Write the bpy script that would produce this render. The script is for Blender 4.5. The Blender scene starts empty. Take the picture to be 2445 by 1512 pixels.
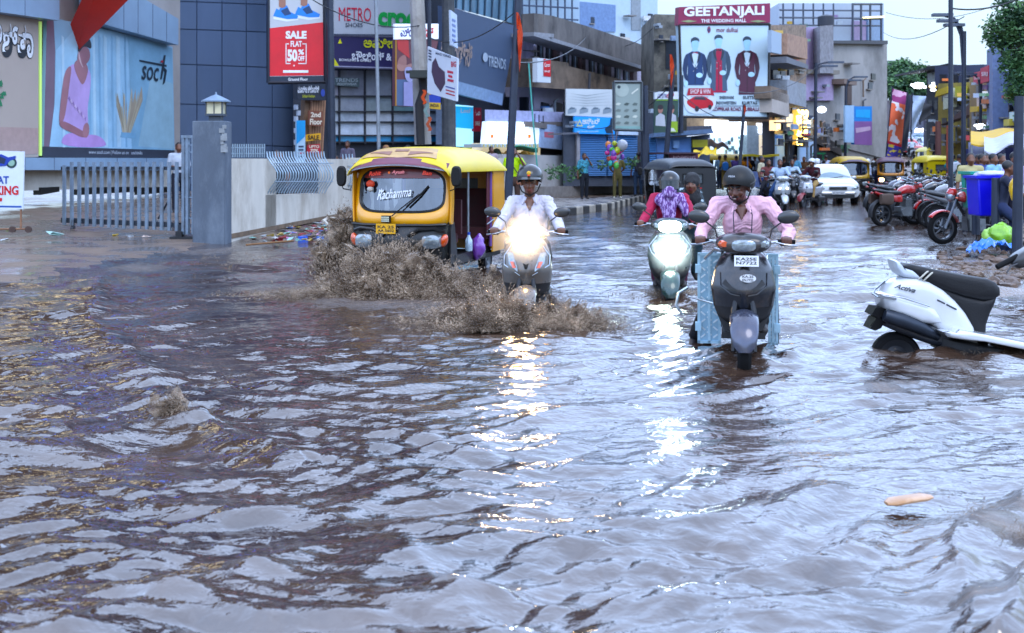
import bpy, math, random
import numpy as np
from mathutils import Vector as V, Matrix, noise as NZ
SC = bpy.context.scene
COL = SC.collection
PI = math.pi
R = math.radians
# ---------------------------------------------------------------- camera, world, sun, exposure
F, CX, HY, EYE = 2852.5, 1222.5, 383.0, 1.55
cam = bpy.data.cameras.new('camera'); camo = bpy.data.objects.new('camera', cam); COL.objects.link(camo)
camo.location = (0, 0, EYE); camo.rotation_euler = (R(90), 0, 0)
cam.sensor_width = 36; cam.lens = 42; cam.shift_y = -(756 - HY) / 2445.0
cam.clip_start = .1; cam.clip_end = 2500
cam.dof.use_dof = True; cam.dof.focus_distance = 11.5; cam.dof.aperture_fstop = 3.6
SC.camera = camo
SC.view_settings.view_transform = 'Standard'; SC.view_settings.look = 'None'
SC.view_settings.gamma = 1; SC.view_settings.exposure = -0.08
try:
    SC.cycles.use_denoising = True; SC.cycles.max_bounces = 6; SC.cycles.transparent_max_bounces = 14; SC.cycles.sample_clamp_indirect = 6
    SC.cycles.caustics_reflective = False; SC.cycles.caustics_refractive = False
except Exception: pass
wd = bpy.data.worlds.new('World'); SC.world = wd; wd.use_nodes = True
nt = wd.node_tree; nt.nodes.clear()
wout = nt.nodes.new('ShaderNodeOutputWorld')
skyn = nt.nodes.new('ShaderNodeTexSky'); skyn.sky_type = 'NISHITA'; skyn.sun_disc = False
skyn.sun_elevation = R(48); skyn.sun_rotation = R(200)
b1 = nt.nodes.new('ShaderNodeBackground'); b1.inputs[1].default_value = .05
nt.links.new(skyn.outputs[0], b1.inputs[0])
tc = nt.nodes.new('ShaderNodeTexCoord'); sp = nt.nodes.new('ShaderNodeSeparateXYZ')
nt.links.new(tc.outputs['Generated'], sp.inputs[0])
rp = nt.nodes.new('ShaderNodeValToRGB')
el = rp.color_ramp.elements
el[0].position = 0.0; el[0].color = (.54, .70, .84, 1)
el[1].position = 1.0; el[1].color = (1.8, 2.2, 3.1, 1)
e = el.new(.13); e.color = (.72, .92, 1.13, 1)
e = el.new(.26); e.color = (2.1, 2.85, 4.4, 1)
nt.links.new(sp.outputs[2], rp.inputs[0])
ns = nt.nodes.new('ShaderNodeTexNoise'); ns.inputs['Scale'].default_value = 2.2; ns.inputs['Detail'].default_value = 5
nt.links.new(tc.outputs['Generated'], ns.inputs['Vector'])
mr = nt.nodes.new('ShaderNodeMapRange'); mr.inputs[1].default_value = .3; mr.inputs[2].default_value = .7
mr.inputs[3].default_value = .82; mr.inputs[4].default_value = 1.18
nt.links.new(ns.outputs[0], mr.inputs[0])
b2 = nt.nodes.new('ShaderNodeBackground'); nt.links.new(rp.outputs[0], b2.inputs[0]); nt.links.new(mr.outputs[0], b2.inputs[1])
ad = nt.nodes.new('ShaderNodeAddShader'); nt.links.new(b1.outputs[0], ad.inputs[0]); nt.links.new(b2.outputs[0], ad.inputs[1])
nt.links.new(ad.outputs[0], wout.inputs[0])
sun = bpy.data.lights.new('sun', 'SUN'); suno = bpy.data.objects.new('sun', sun); COL.objects.link(suno)
sun.energy = 1.1; sun.angle = R(25); sun.color = (1, .95, .9)
suno.rotation_euler = (R(42), 0, R(20))          # high, soft, from behind the camera
# ---------------------------------------------------------------- helpers
def W(u, v, Y): return V(((u - CX) / F * Y, Y, EYE - (v - HY) / F * Y))
def G(u, v, z=0.):
    Y = (EYE - z) * F / (v - HY); return W(u, v, Y)
def lin(c):
    c = c / 255.; return c / 12.92 if c <= .04045 else ((c + .055) / 1.055) ** 2.4
def rgb(h):
    if isinstance(h, str):
        h = h.lstrip('#'); return tuple(lin(int(h[i:i + 2], 16)) for i in (0, 2, 4))
    return h
MC = {}
def M(col, rough=.6, metal=0., var=.18, scale=6., bump=0., bscale=40., coat=0., dirt=None, dirt_amt=.5, spec=.5, kind='', trans=0., stretch=None, ior=None):
    col = rgb(col); g_ = sum(col) / 3; col = tuple(max(.001, (g_ + (c - g_) * 1.18) * .80) for c in col)
    key = (tuple(round(c, 4) for c in col), rough, metal, var, scale, bump, bscale, coat, str(dirt), dirt_amt, spec, kind, trans, stretch, ior)
    if key in MC: return MC[key]
    m = bpy.data.materials.new('surface'); m.use_nodes = True; t = m.node_tree; n = t.nodes; L = t.links
    b = n['Principled BSDF']
    b.inputs['Roughness'].default_value = rough; b.inputs['Metallic'].default_value = metal
    b.inputs['Specular IOR Level'].default_value = spec; b.inputs['Coat Weight'].default_value = coat
    b.inputs['Coat Roughness'].default_value = .08
    b.inputs['Transmission Weight'].default_value = trans
    if ior: b.inputs['IOR'].default_value = ior
    c0 = tuple(max(0, x * (1 - var)) for x in col) + (1,); c1 = tuple(min(1, x * (1 + var)) for x in col) + (1,)
    tcn = n.new('ShaderNodeTexCoord'); vec = tcn.outputs['Object']
    if stretch:
        mp = n.new('ShaderNodeMapping'); mp.inputs['Scale'].default_value = stretch; L.new(vec, mp.inputs[0]); vec = mp.outputs[0]
    if var > 0:
        nz = n.new('ShaderNodeTexNoise'); nz.inputs['Scale'].default_value = scale; nz.inputs['Detail'].default_value = 6; nz.inputs['Roughness'].default_value = .65
        L.new(vec, nz.inputs['Vector'])
        r = n.new('ShaderNodeValToRGB'); r.color_ramp.elements[0].position = .32; r.color_ramp.elements[1].position = .68
        r.color_ramp.elements[0].color = c0; r.color_ramp.elements[1].color = c1; L.new(nz.outputs[0], r.inputs[0]); out = r.outputs[0]
        if dirt is not None:
            n2 = n.new('ShaderNodeTexNoise'); n2.inputs['Scale'].default_value = scale * .7; n2.inputs['Detail'].default_value = 9; n2.inputs['Roughness'].default_value = .72
            L.new(vec, n2.inputs['Vector'])
            r2 = n.new('ShaderNodeValToRGB'); r2.color_ramp.elements[0].position = .47; r2.color_ramp.elements[1].position = .66
            r2.color_ramp.elements[0].color = (0, 0, 0, 1); r2.color_ramp.elements[1].color = (dirt_amt,) * 3 + (1,)
            L.new(n2.outputs[0], r2.inputs[0])
            mx = n.new('ShaderNodeMix'); mx.data_type = 'RGBA'; L.new(r2.outputs[0], mx.inputs[0]); L.new(out, mx.inputs[6])
            mx.inputs[7].default_value = rgb(dirt) + (1,); out = mx.outputs[2]
        L.new(out, b.inputs['Base Color'])
        rr = n.new('ShaderNodeMapRange'); rr.inputs[3].default_value = max(.02, rough * .8); rr.inputs[4].default_value = min(1, rough * 1.2)
        L.new(nz.outputs[0], rr.inputs[0]); L.new(rr.outputs[0], b.inputs['Roughness'])
    else: b.inputs['Base Color'].default_value = col + (1,)
    if bump > 0:
        n3 = n.new('ShaderNodeTexNoise'); n3.inputs['Scale'].default_value = bscale; n3.inputs['Detail'].default_value = 4
        L.new(vec, n3.inputs['Vector']); bp = n.new('ShaderNodeBump'); bp.inputs['Strength'].default_value = bump; bp.inputs['Distance'].default_value = .02
        L.new(n3.outputs[0], bp.inputs['Height']); L.new(bp.outputs[0], b.inputs['Normal'])
    MC[key] = m; return m
def EM(col, s=1.):
    key = ('e', str(col), s)
    if key in MC: return MC[key]
    m = bpy.data.materials.new('lit'); m.use_nodes = True; t = m.node_tree; n = t.nodes; b = n['Principled BSDF']
    c = rgb(col) + (1,); b.inputs['Base Color'].default_value = c
    b.inputs['Emission Color'].default_value = c; b.inputs['Emission Strength'].default_value = s
    b.inputs['Roughness'].default_value = .3
    MC[key] = m; return m
def pick(m0, m1, scale=8., thr=.5, kind='noise', stretch=(1, 1, 1)):
    """cloth with a printed pattern of two colours"""
    m = bpy.data.materials.new('printed_cloth'); m.use_nodes = True; t = m.node_tree; n = t.nodes; L = t.links; b = n['Principled BSDF']
    b.inputs['Roughness'].default_value = .8
    tcn = n.new('ShaderNodeTexCoord'); mp = n.new('ShaderNodeMapping'); mp.inputs['Scale'].default_value = stretch; L.new(tcn.outputs['Object'], mp.inputs[0])
    if kind == 'noise': tx = n.new('ShaderNodeTexNoise'); tx.inputs['Detail'].default_value = 2
    else: tx = n.new('ShaderNodeTexVoronoi')
    tx.inputs['Scale'].default_value = scale; L.new(mp.outputs[0], tx.inputs['Vector'])
    r = n.new('ShaderNodeValToRGB'); r.color_ramp.interpolation = 'CONSTANT'; r.color_ramp.elements[1].position = thr
    r.color_ramp.elements[0].color = rgb(m0) + (1,); r.color_ramp.elements[1].color = rgb(m1) + (1,)
    L.new(tx.outputs[0], r.inputs[0]); L.new(r.outputs[0], b.inputs['Base Color']); return m
BLACK = M('#0c0c0e', .4, coat=.1, var=.25)
RUBBER = M('#0e0e10', .8, var=.3, scale=20, spec=.2)
CHROME = M('#b8bcc2', .18, metal=1., var=.1)
STEEL = M('#8d9299', .4, metal=.8, var=.2)
GLASSY = M('#8c959b', .14, metal=.55, coat=1., var=.35, scale=30)
AMBER = M('#c8561a', .15, coat=1., var=.2, scale=25)
class MB:
    def __init__(s): s.v = []; s.f = []; s.m = []; s.mats = []
    def mi(s, mat):
        if mat is None: return 0
        if mat not in s.mats: s.mats.append(mat)
        return s.mats.index(mat)
    def add(s, vs, fs, mat=None):
        o = len(s.v); k = s.mi(mat)
        s.v.extend([tuple(q) for q in vs]); s.f.extend([tuple(i + o for i in f) for f in fs]); s.m.extend([k] * len(fs)); return s
    def box(s, c, d, mat=None, rot=None, taper=1.):
        x, y, z = d[0] / 2, d[1] / 2, d[2] / 2
        vs = [V((a * x * (taper if e > 0 else 1), b * y * (taper if e > 0 else 1), e * z)) for e in (-1, 1) for b in (-1, 1) for a in (-1, 1)]
        if rot is not None:
            vs = [rot @ q for q in vs]
        vs = [q + V(c) for q in vs]
        return s.add(vs, [(0, 2, 3, 1), (4, 5, 7, 6), (0, 1, 5, 4), (2, 6, 7, 3), (0, 4, 6, 2), (1, 3, 7, 5)], mat)
    def tube(s, pts, r, n=8, mat=None, cap=True, flat=None):
        pts = [V(p) for p in pts]; N = len(pts)
        rs = r if isinstance(r, (list, tuple)) else [r] * N
        vs = []; up = V((0, 0, 1)); prev = None
        for i, p in enumerate(pts):
            d = (pts[min(i + 1, N - 1)] - pts[max(i - 1, 0)])
            d = d.normalized() if d.length > 1e-9 else V((0, 0, 1))
            if prev is None:
                a = d.cross(up) if abs(d.z) < .9 else d.cross(V((1, 0, 0)))
            else: a = prev - d * prev.dot(d)
            a.normalize(); b = d.cross(a); prev = a
            for k in range(n):
                t = 2 * PI * k / n; o = a * math.cos(t) * rs[i] + b * math.sin(t) * rs[i]
                if flat: o = V((o.x * flat[0], o.y * flat[1], o.z * flat[2]))
                vs.append(p + o)
        fs = [(i * n + k, i * n + (k + 1) % n, (i + 1) * n + (k + 1) % n, (i + 1) * n + k) for i in range(N - 1) for k in range(n)]
        if cap: fs += [tuple(reversed(range(n))), tuple((N - 1) * n + k for k in range(n))]
        return s.add(vs, fs, mat)
    def caps(s, p0, p1, r0, r1, n=12, mat=None, ax=None, k=1.):
        """tapered capsule with round ends"""
        p0 = V(p0); p1 = V(p1); d = p1 - p0
        if d.length < 1e-6: d = V((0, 0, 1e-4))
        D = d.normalized(); pts = []; rs = []
        for a in (-90, -60, -30, 0): pts.append(p0 + D * r0 * math.sin(R(a))); rs.append(max(1e-4, r0 * math.cos(R(a))))
        for a in (0, 30, 60, 90): pts.append(p1 + D * r1 * math.sin(R(a))); rs.append(max(1e-4, r1 * math.cos(R(a))))
        fl = None
        if ax is not None: fl = tuple(k if i == ax else 1 for i in range(3))
        a = D.cross(V((0, 0, 1))) if abs(D.z) < .9 else D.cross(V((1, 0, 0)))
        a.normalize(); b = D.cross(a); vs = []
        for p, r in zip(pts, rs):
            for q in range(n):
                t = 2 * PI * q / n; o = (a * math.cos(t) + b * math.sin(t)) * r
                if fl: o = V((o.x * fl[0], o.y * fl[1], o.z * fl[2]))
                vs.append(p + o)
        N = len(pts)
        fs = [(i * n + q, i * n + (q + 1) % n, (i + 1) * n + (q + 1) % n, (i + 1) * n + q) for i in range(N - 1) for q in range(n)]
        fs += [tuple(reversed(range(n))), tuple((N - 1) * n + q for q in range(n))]
        return s.add(vs, fs, mat)
    def ell(s, c, r, nu=14, nv=9, mat=None, rot=None):
        vs = []; c = V(c)
        for i in range(nv + 1):
            a = -PI / 2 + PI * i / nv
            for j in range(nu):
                t = 2 * PI * j / nu; q = V((r[0] * math.cos(a) * math.cos(t), r[1] * math.cos(a) * math.sin(t), r[2] * math.sin(a)))
                if rot is not None: q = rot @ q
                vs.append(c + q)
        fs = [(i * nu + j, i * nu + (j + 1) % nu, (i + 1) * nu + (j + 1) % nu, (i + 1) * nu + j) for i in range(nv) for j in range(nu)]
        return s.add(vs, fs, mat)
    def lathe(s, prof, c=(0, 0, 0), axis='x', n=24, mat=None):
        vs = []
        for a, r in prof:
            for k in range(n):
                t = 2 * PI * k / n; p, q = r * math.cos(t), r * math.sin(t)
                vs.append(V(c) + (V((a, p, q)) if axis == 'x' else V((p, q, a)) if axis == 'z' else V((q, a, p))))
        N = len(prof)
        fs = [(i * n + k, i * n + (k + 1) % n, (i + 1) * n + (k + 1) % n, (i + 1) * n + k) for i in range(N - 1) for k in range(n)]
        return s.add(vs, fs, mat)
    def poly(s, pts, d, mat=None):
        """prism: flat outline pts extruded by vector d"""
        pts = [V(p) for p in pts]; d = V(d); n = len(pts)
        return s.add(pts + [p + d for p in pts], [tuple(range(n)), tuple(reversed(range(n, 2 * n)))] + [(k, k + n, (k + 1) % n + n, (k + 1) % n) for k in range(n)], mat)
    def shell(s, fn, nu, nv, th, mat=None):
        """surface fn(a,b), a,b in 0..1, given thickness along vector th"""
        th = V(th); A = [V(fn(i / nu, j / nv)) for i in range(nu + 1) for j in range(nv + 1)]; B = [p + th for p in A]
        n = len(A); w = nv + 1; fs = []
        for i in range(nu):
            for j in range(nv):
                a = i * w + j; fs.append((a, a + 1, a + w + 1, a + w)); fs.append((a + n, a + w + n, a + w + 1 + n, a + 1 + n))
        for i in range(nu): a = i * w; fs.append((a, a + w, a + w + n, a + n)); a += nv; fs.append((a, a + n, a + w + n, a + w))
        for j in range(nv): a = j; fs.append((a, a + n, a + 1 + n, a + 1)); a = nu * w + j; fs.append((a, a + 1, a + 1 + n, a + n))
        return s.add(A + B, fs, mat)
    def loft(s, secs, n=20, mat=None, axis='y'):
        """secs: (pos, cx, cz, halfwidth, halfheight, power) superellipse rings along an axis, ends closed"""
        vs = []
        for pos, cx, cz, w, h, p in secs:
            for k in range(n):
                t = 2 * PI * k / n; c, q = math.cos(t), math.sin(t)
                a = cx + w * math.copysign(abs(c) ** (2 / p), c); b = cz + h * math.copysign(abs(q) ** (2 / p), q)
                vs.append((a, pos, b) if axis == 'y' else (a, b, pos) if axis == 'z' else (pos, a, b))
        N = len(secs)
        fs = [(i * n + k, i * n + (k + 1) % n, (i + 1) * n + (k + 1) % n, (i + 1) * n + k) for i in range(N - 1) for k in range(n)]
        fs += [tuple(reversed(range(n))), tuple((N - 1) * n + k for k in range(n))]
        return s.add(vs, fs, mat)
    def mesh(s, name, mats=None, smooth=True, angle=35):
        me = bpy.data.meshes.new(name); me.from_pydata(s.v, [], s.f); me.validate(verbose=False)
        ml = s.mats if s.mats else (mats if isinstance(mats, (list, tuple)) else [mats])
        for m in ml: me.materials.append(m)
        if s.mats and len(me.polygons) == len(s.m): me.polygons.foreach_set('material_index', s.m)
        if smooth:
            me.shade_smooth()
            try: me.set_sharp_from_angle(angle=R(angle))
            except Exception: pass
        me.update(); return me
    def build(s, name, mat=None, parent=None, smooth=True, angle=35, **kw):
        o = bpy.data.objects.new(name, s.mesh(name, mat, smooth, angle)); COL.objects.link(o)
        if parent is not None: o.parent = parent
        for k, q in kw.items(): o[k] = q
        return o
def tag(o, label=None, cat=None, group=None, kind=None):
    if label: o['label'] = label
    if cat: o['category'] = cat
    if group: o['group'] = group
    if kind: o['kind'] = kind
    return o
def E(name, loc=(0, 0, 0), rz=0., label=None, cat=None, group=None, rot=None):
    o = bpy.data.objects.new(name, None); COL.objects.link(o); o.location = loc; o.rotation_euler = rot if rot else (0, 0, R(rz))
    o.empty_display_size = .1
    return tag(o, label, cat, group)
def copy_tree(o, parent=None):
    c = o.copy(); COL.objects.link(c)
    if parent is not None: c.parent = parent
    for ch in list(KIDS.get(o.name, o.children)): copy_tree(ch, c)
    return c
KIDS = {}
TX = {}
def text_geo(body, bold=0., shear=0.):
    key = (body, bold, shear)
    if key in TX: return TX[key]
    cu = bpy.data.curves.new('t', 'FONT'); cu.body = body; cu.offset = bold; cu.shear = shear; cu.resolution_u = 3
    cu.align_x = 'CENTER'
    ob = bpy.data.objects.new('t', cu); COL.objects.link(ob); bpy.context.view_layer.update()
    me = bpy.data.meshes.new_from_object(ob.evaluated_get(bpy.context.evaluated_depsgraph_get()))
    vs = np.array([q.co[:2] for q in me.vertices]) if len(me.vertices) else np.zeros((1, 2))
    fs = [tuple(p.vertices) for p in me.polygons]
    bpy.data.objects.remove(ob); bpy.data.curves.remove(cu); bpy.data.meshes.remove(me)
    lo, hi = vs.min(0), vs.max(0); vs = (vs - lo) / np.maximum(hi - lo, 1e-6)
    TX[key] = (vs, fs); return TX[key]
def put_text(mb, body, o, ex, ey, mat, bold=0., shear=0.):
    """lettering filling the parallelogram o, o+ex, o+ey"""
    vs, fs = text_geo(body, bold, shear); o = V(o); ex = V(ex); ey = V(ey)
    mb.add([o + ex * float(a) + ey * float(b) for a, b in vs], fs, mat)
class Bd:
    """a board or facade: vertical plane through two ground spots (u,Y); photo positions map onto the real plane"""
    def __init__(s, u0, Y0, u1, Y1, pts=None):
        if pts: a, b, c = [W(*p) for p in pts]; s.o = a; s.x = (b - a).normalized(); s.n = s.x.cross(c - a).normalized()
        else: s.o = W(u0, HY, Y0); b = W(u1, HY, Y1); s.x = (b - s.o).normalized(); s.n = s.x.cross(V((0, 0, 1)))
        if (V((0, 0, EYE)) - s.o).dot(s.n) < 0: s.n = -s.n
        s.up = s.n.cross(s.x) * -1
        if s.up.z < 0: s.up = -s.up
    def P(s, u, v, off=0.):
        d = V(((u - CX) / F, 1, -(v - HY) / F)); o = V((0, 0, EYE)); t = (s.o + s.n * off - o).dot(s.n) / d.dot(s.n)
        return o + d * t
    def rect(s, mb, u0, v0, u1, v1, off=0., th=.05, mat=None):
        """upright box on the plane; heights are taken at its left end, front face at off"""
        a = s.P(u0, v0, off); c = s.P(u0, v1, off); b = s.P(u1, v1, off)
        L = (b - c).dot(s.x); e = s.x * L; h = a - c
        return mb.poly([c, c + e, c + e + h, c + h], -s.n * th if th < 2 else V((0, th, 0)), mat)
    def quad(s, mb, pts, off=0., th=.02, mat=None):
        return mb.poly([s.P(u, v, off) for u, v in pts], -s.n * th if th < 2 else V((0, th, 0)), mat)
    def flat(s, mb, pts, off, mat): return mb.add([s.P(u, v, off) for u, v in pts], [tuple(range(len(pts)))], mat)
    def disc(s, mb, u, v, ru, rv, off, mat, n=16):
        return s.flat(mb, [(u + ru * math.cos(2 * PI * k / n), v + rv * math.sin(2 * PI * k / n)) for k in range(n)], off, mat)
    def text(s, mb, body, u0, v0, u1, v1, off, mat, bold=0., shear=0., dv=0.):
        o = s.P(u0, v1, off); put_text(mb, body, o, s.P(u1, v1 + dv, off) - o, s.P(u0, v0, off) - o, mat, bold, shear)
P_ = lambda c, r=.45: M(c, r, var=.12, scale=1.6)
def rnd(p, n=2):
    for _ in range(n): p = [q for (a, b), (c, d) in zip(p, p[1:] + p[:1]) for q in ((a * .75 + c * .25, b * .75 + d * .25), (a * .25 + c * .75, b * .25 + d * .75))]
    return p
def smooth01(a, b, x): t = np.clip((x - a) / (b - a), 0, 1); return t * t * (3 - 2 * t)
def grid_obj(name, X, Y, Z, mat, attrs=None):
    ny, nx = X.shape; co = np.stack([X, Y, Z], -1).reshape(-1, 3).astype(np.float32)
    me = bpy.data.meshes.new(name); me.vertices.add(len(co)); me.vertices.foreach_set('co', co.ravel())
    i = np.arange(ny - 1)[:, None] * nx + np.arange(nx - 1)[None]; q = np.stack([i, i + 1, i + nx + 1, i + nx], -1).reshape(-1, 4)
    me.loops.add(q.size); me.loops.foreach_set('vertex_index', q.ravel().astype(np.int32)); me.polygons.add(len(q))
    me.polygons.foreach_set('loop_start', (np.arange(len(q)) * 4).astype(np.int32)); me.update(calc_edges=True)
    me.shade_smooth(); me.materials.append(mat)
    for k, a in (attrs or {}).items():
        at = me.attributes.new(k, 'FLOAT', 'POINT'); at.data.foreach_set('value', a.ravel().astype(np.float32))
    o = bpy.data.objects.new(name, me); COL.objects.link(o); return o
# ---------------------------------------------------------------- ground
def gz(x, y):
    x = np.asarray(x, float); y = np.asarray(y, float)
    z = -.14 + 0 * x
    edge = np.interp(y, [0, 14, 17, 22.5, 34, 50, 76], [-6.6, -6.2, -6.1, -5.3, -.6, 5.6, 16.3])
    z = z + .17 * smooth01(.9, -.6, x - edge)                        # slope up to the left bank
    z = z + smooth01(22, 33, y) * smooth01(-4.6, -5.6, x + .0 * y) * .36 * (y < 60)
    z = z + .11 * smooth01(36, 46, y)
    redge = np.interp(y, [0, 9, 12, 20, 28, 45, 75], [7.6, 6.6, 7.5, 8.7, 10.2, 14.5, 27])
    z = z + .16 * smooth01(-.5, .9, x - redge)
    z = z + np.clip(y - 76, 0, 1e9) * .085
    return z
def wet_mat(name, c0, c1, rough, scale=1.2, bump=.15):
    m = bpy.data.materials.new(name); m.use_nodes = True; t = m.node_tree; n = t.nodes; L = t.links; b = n['Principled BSDF']
    tcn = n.new('ShaderNodeTexCoord'); nz = n.new('ShaderNodeTexNoise'); nz.inputs['Scale'].default_value = scale; nz.inputs['Detail'].default_value = 8
    L.new(tcn.outputs['Object'], nz.inputs['Vector'])
    r = n.new('ShaderNodeValToRGB'); r.color_ramp.elements[0].position = .35; r.color_ramp.elements[1].position = .65
    r.color_ramp.elements[0].color = rgb(c0) + (1,); r.color_ramp.elements[1].color = rgb(c1) + (1,); L.new(nz.outputs[0], r.inputs[0]); L.new(r.outputs[0], b.inputs['Base Color'])
    mr = n.new('ShaderNodeMapRange'); mr.inputs[1].default_value = .4; mr.inputs[2].default_value = .62; mr.inputs[3].default_value = rough * .35; mr.inputs[4].default_value = rough * 1.6
    L.new(nz.outputs[0], mr.inputs[0]); L.new(mr.outputs[0], b.inputs['Roughness'])
    n3 = n.new('ShaderNodeTexNoise'); n3.inputs['Scale'].default_value = 9; n3.inputs['Detail'].default_value = 6; L.new(tcn.outputs['Object'], n3.inputs['Vector'])
    bp = n.new('ShaderNodeBump'); bp.inputs['Strength'].default_value = bump; bp.inputs['Distance'].default_value = .03
    L.new(n3.outputs[0], bp.inputs['Height']); L.new(bp.outputs[0], b.inputs['Normal']); return m
ys = np.concatenate([np.arange(-6, 60, .5), np.arange(60, 140, 2.), np.array([160, 200, 260])])
xs = np.concatenate([np.arange(-60, -14, 2.), np.arange(-14, 20, .35), np.arange(20, 110, 3.)])
X, Y = np.meshgrid(xs, ys)
tag(grid_obj('ground', X, Y, gz(X, Y), wet_mat('wet_road', '#57483d', '#6d5d50', .32)), kind='structure')
# ---------------------------------------------------------------- flood water
rng = np.random.RandomState(4)
v = np.concatenate([np.arange(1620, 470, -1.7), np.arange(470, 430, -1.)]); Yr = EYE * F / (v - HY); Yr = Yr[Yr < 62]
u = np.arange(-330, 2800, 3.6)
Y = np.repeat(Yr[:, None], len(u), 1); X = (u[None] - CX) / F * Y * 1.0
dY = np.abs(np.gradient(Yr))[:, None] + 0 * X; dX = Y * 3.6 / F
def waves(X, Y):
    r = np.random.RandomState(11); h = np.zeros_like(X)
    wx = X + .22 * np.sin(Y * 1.1 + .7 * X) + .11 * np.sin(2.3 * X - 1.7 * Y); wy = Y + .20 * np.sin(X * 1.3 + 1) + .10 * np.sin(3.1 * X + 2.2 * Y)
    patch = .72 + .38 * np.sin(X * .55 + 1.3 * np.sin(Y * .37)) * np.sin(Y * .61 + np.sin(X * .8)) + .18 * np.sin(X * 1.9 + Y * 1.3)
    patch = patch * (1 - .55 * np.exp(-((X + 2.0) / 1.7) ** 2 - ((Y - 10) / 2.6) ** 2))
    for i in range(84):
        lam = math.exp(r.uniform(math.log(.10), math.log(1.7))); th = r.normal(PI / 2 + .14, .46)
        kx, ky = math.cos(th) * 2 * PI / lam, math.sin(th) * 2 * PI / lam
        sl = .042 * r.uniform(.5, 1.4) * (.7 if lam < .16 else 1.3 if lam < .55 else .62) ; a = sl * lam / (2 * PI)
        fade = np.clip((lam / np.maximum(dX * abs(math.cos(th)) + dY * abs(math.sin(th)), 1e-3) - 2.2) / 2.5, 0, 1)
        p = kx * wx + ky * wy + r.uniform(0, 6.28)
        s_ = np.sin(p); h += a * fade * (s_ + .28 * np.cos(2 * p)) * patch
    return h
def ridge(h, pts, ht, wd, sharp=1.):
    best = np.full(X.shape, 1e9); side = np.zeros(X.shape)
    for (x0, y0), (x1, y1) in zip(pts[:-1], pts[1:]):
        dx, dy = x1 - x0, y1 - y0; L2 = dx * dx + dy * dy
        t = np.clip(((X - x0) * dx + (Y - y0) * dy) / L2, 0, 1); d = np.hypot(X - x0 - t * dx, Y - y0 - t * dy)
        cr = (dx * (Y - y0) - dy * (X - x0)); m_ = d < best; best = np.where(m_, d, best); side = np.where(m_, np.sign(cr), side)
    sd = best * side + .05 * np.sin(X * 5 + Y * 3)
    w_ = np.where(sd > 0, wd * .55, wd * 1.3)
    return h + ht * np.exp(-np.abs(sd / w_) ** 1.6) - .35 * ht * np.exp(-((np.abs(sd) - wd * 2.1) / wd) ** 2)
def gp(*L): return [tuple(G(a, b)[:2]) for a, b in L]
H = waves(X, Y)
for pts, ht, wdt in [
    (gp((620, 588), (480, 600), (300, 640), (215, 690), (225, 760), (330, 850), (400, 960), (520, 1040), (700, 1100)), .030, .20),
    (gp((-60, 1090), (150, 1060), (400, 1010)), .06, .18),
    (gp((480, 1010), (700, 1100), (1000, 1090), (1300, 1050)), .035, .16),
    (gp((560, 1230), (780, 1230), (960, 1330), (1060, 1440), (1150, 1540)), .022, .17),
    (gp((1000, 1250), (1300, 1290), (1700, 1250), (2000, 1180)), .025, .12),
    (gp((1100, 1420), (1400, 1440), (1750, 1390), (2000, 1310)), .03, .09),
    (gp((100, 1560), (420, 1400), (700, 1330)), .03, .12),
    (gp((2300, 1530), (2290, 1400), (2330, 1250), (2445, 1190)), .05, .10),
    (gp((2380, 1560), (2400, 1450), (2470, 1380)), .06, .08),
    (gp((1560, 770), (1700, 745)), .03, .2), (gp((2060, 650), (2200, 640), (2330, 690)), .05, .25),
    (gp((1930, 655), (2060, 650)), .04, .2), (gp((2200, 850), (2330, 835), (2445, 850)), .05, .1),
    (gp((1280, 1000), (1500, 960), (1750, 960), (1900, 900)), .025, .15)]:
    H = ridge(H, pts, ht, wdt)
def bow(u_, v_, r_, h_):        # wave pushed up around a wheel or a body in the flow
    global H
    p = G(u_, v_); d = np.hypot((X - p.x), (Y - p.y)); H = H + h_ * np.exp(-((d - r_) / (.16)) ** 2) * (1 + .4 * np.sin(7 * np.arctan2(Y - p.y, X - p.x)))
bow(930, 700, .9, .025); bow(1270, 750, .6, .03); bow(1600, 700, .5, .05); bow(1800, 850, .3, .035); bow(2200, 840, .6, .03)
H = H + .0 * X
foam = np.zeros_like(X)
def foamspot(u_, v_, rx, ry, a):
    global foam
    p = G(u_, v_); foam = np.maximum(foam, a * np.exp(-((X - p.x) / rx) ** 2 - ((Y - p.y) / ry) ** 2))
for a in [(760, 690, 1.1, .8, .6), (950, 720, 1.2, .8, .62), (1150, 745, 1., .7, .6), (1300, 760, .8, .6, .95), (1430, 740, .5, .4, .5), (640, 660, .8, .9, .5),
          (410, 1000, .18, .16, .8), (1600, 700, .55, .6, .7), (2400, 640, 1.2, 2., .8), (2440, 700, .6, 1.2, .9), (2350, 600, 1., 2., .5), (330, 640, .6, 1., .55), (480, 600, .8, 1.2, .5),
          (2390, 1270, .2, .2, .6), (2440, 1220, .2, .2, .6), (2350, 1440, .12, .1, .8), (2440, 1370, .1, .2, .5), (1990, 655, .5, .5, .5), (2200, 645, 1., .5, .5)]:
    foamspot(*a)
for k in range(46):
    q_ = rng.rand(4); foamspot(1850 + 600 * q_[0], 620 + 330 * q_[1] ** 1.4, .05 + .16 * q_[2], .06 + .16 * q_[3], .62)
wm = bpy.data.materials.new('muddy_water'); wm.use_nodes = True; t = wm.node_tree; n = t.nodes; L = t.links; b = n['Principled BSDF']
tcn = n.new('ShaderNodeTexCoord'); mp = n.new('ShaderNodeMapping'); mp.inputs['Scale'].default_value = (.7, 1, 1); L.new(tcn.outputs['Object'], mp.inputs[0])
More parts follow.
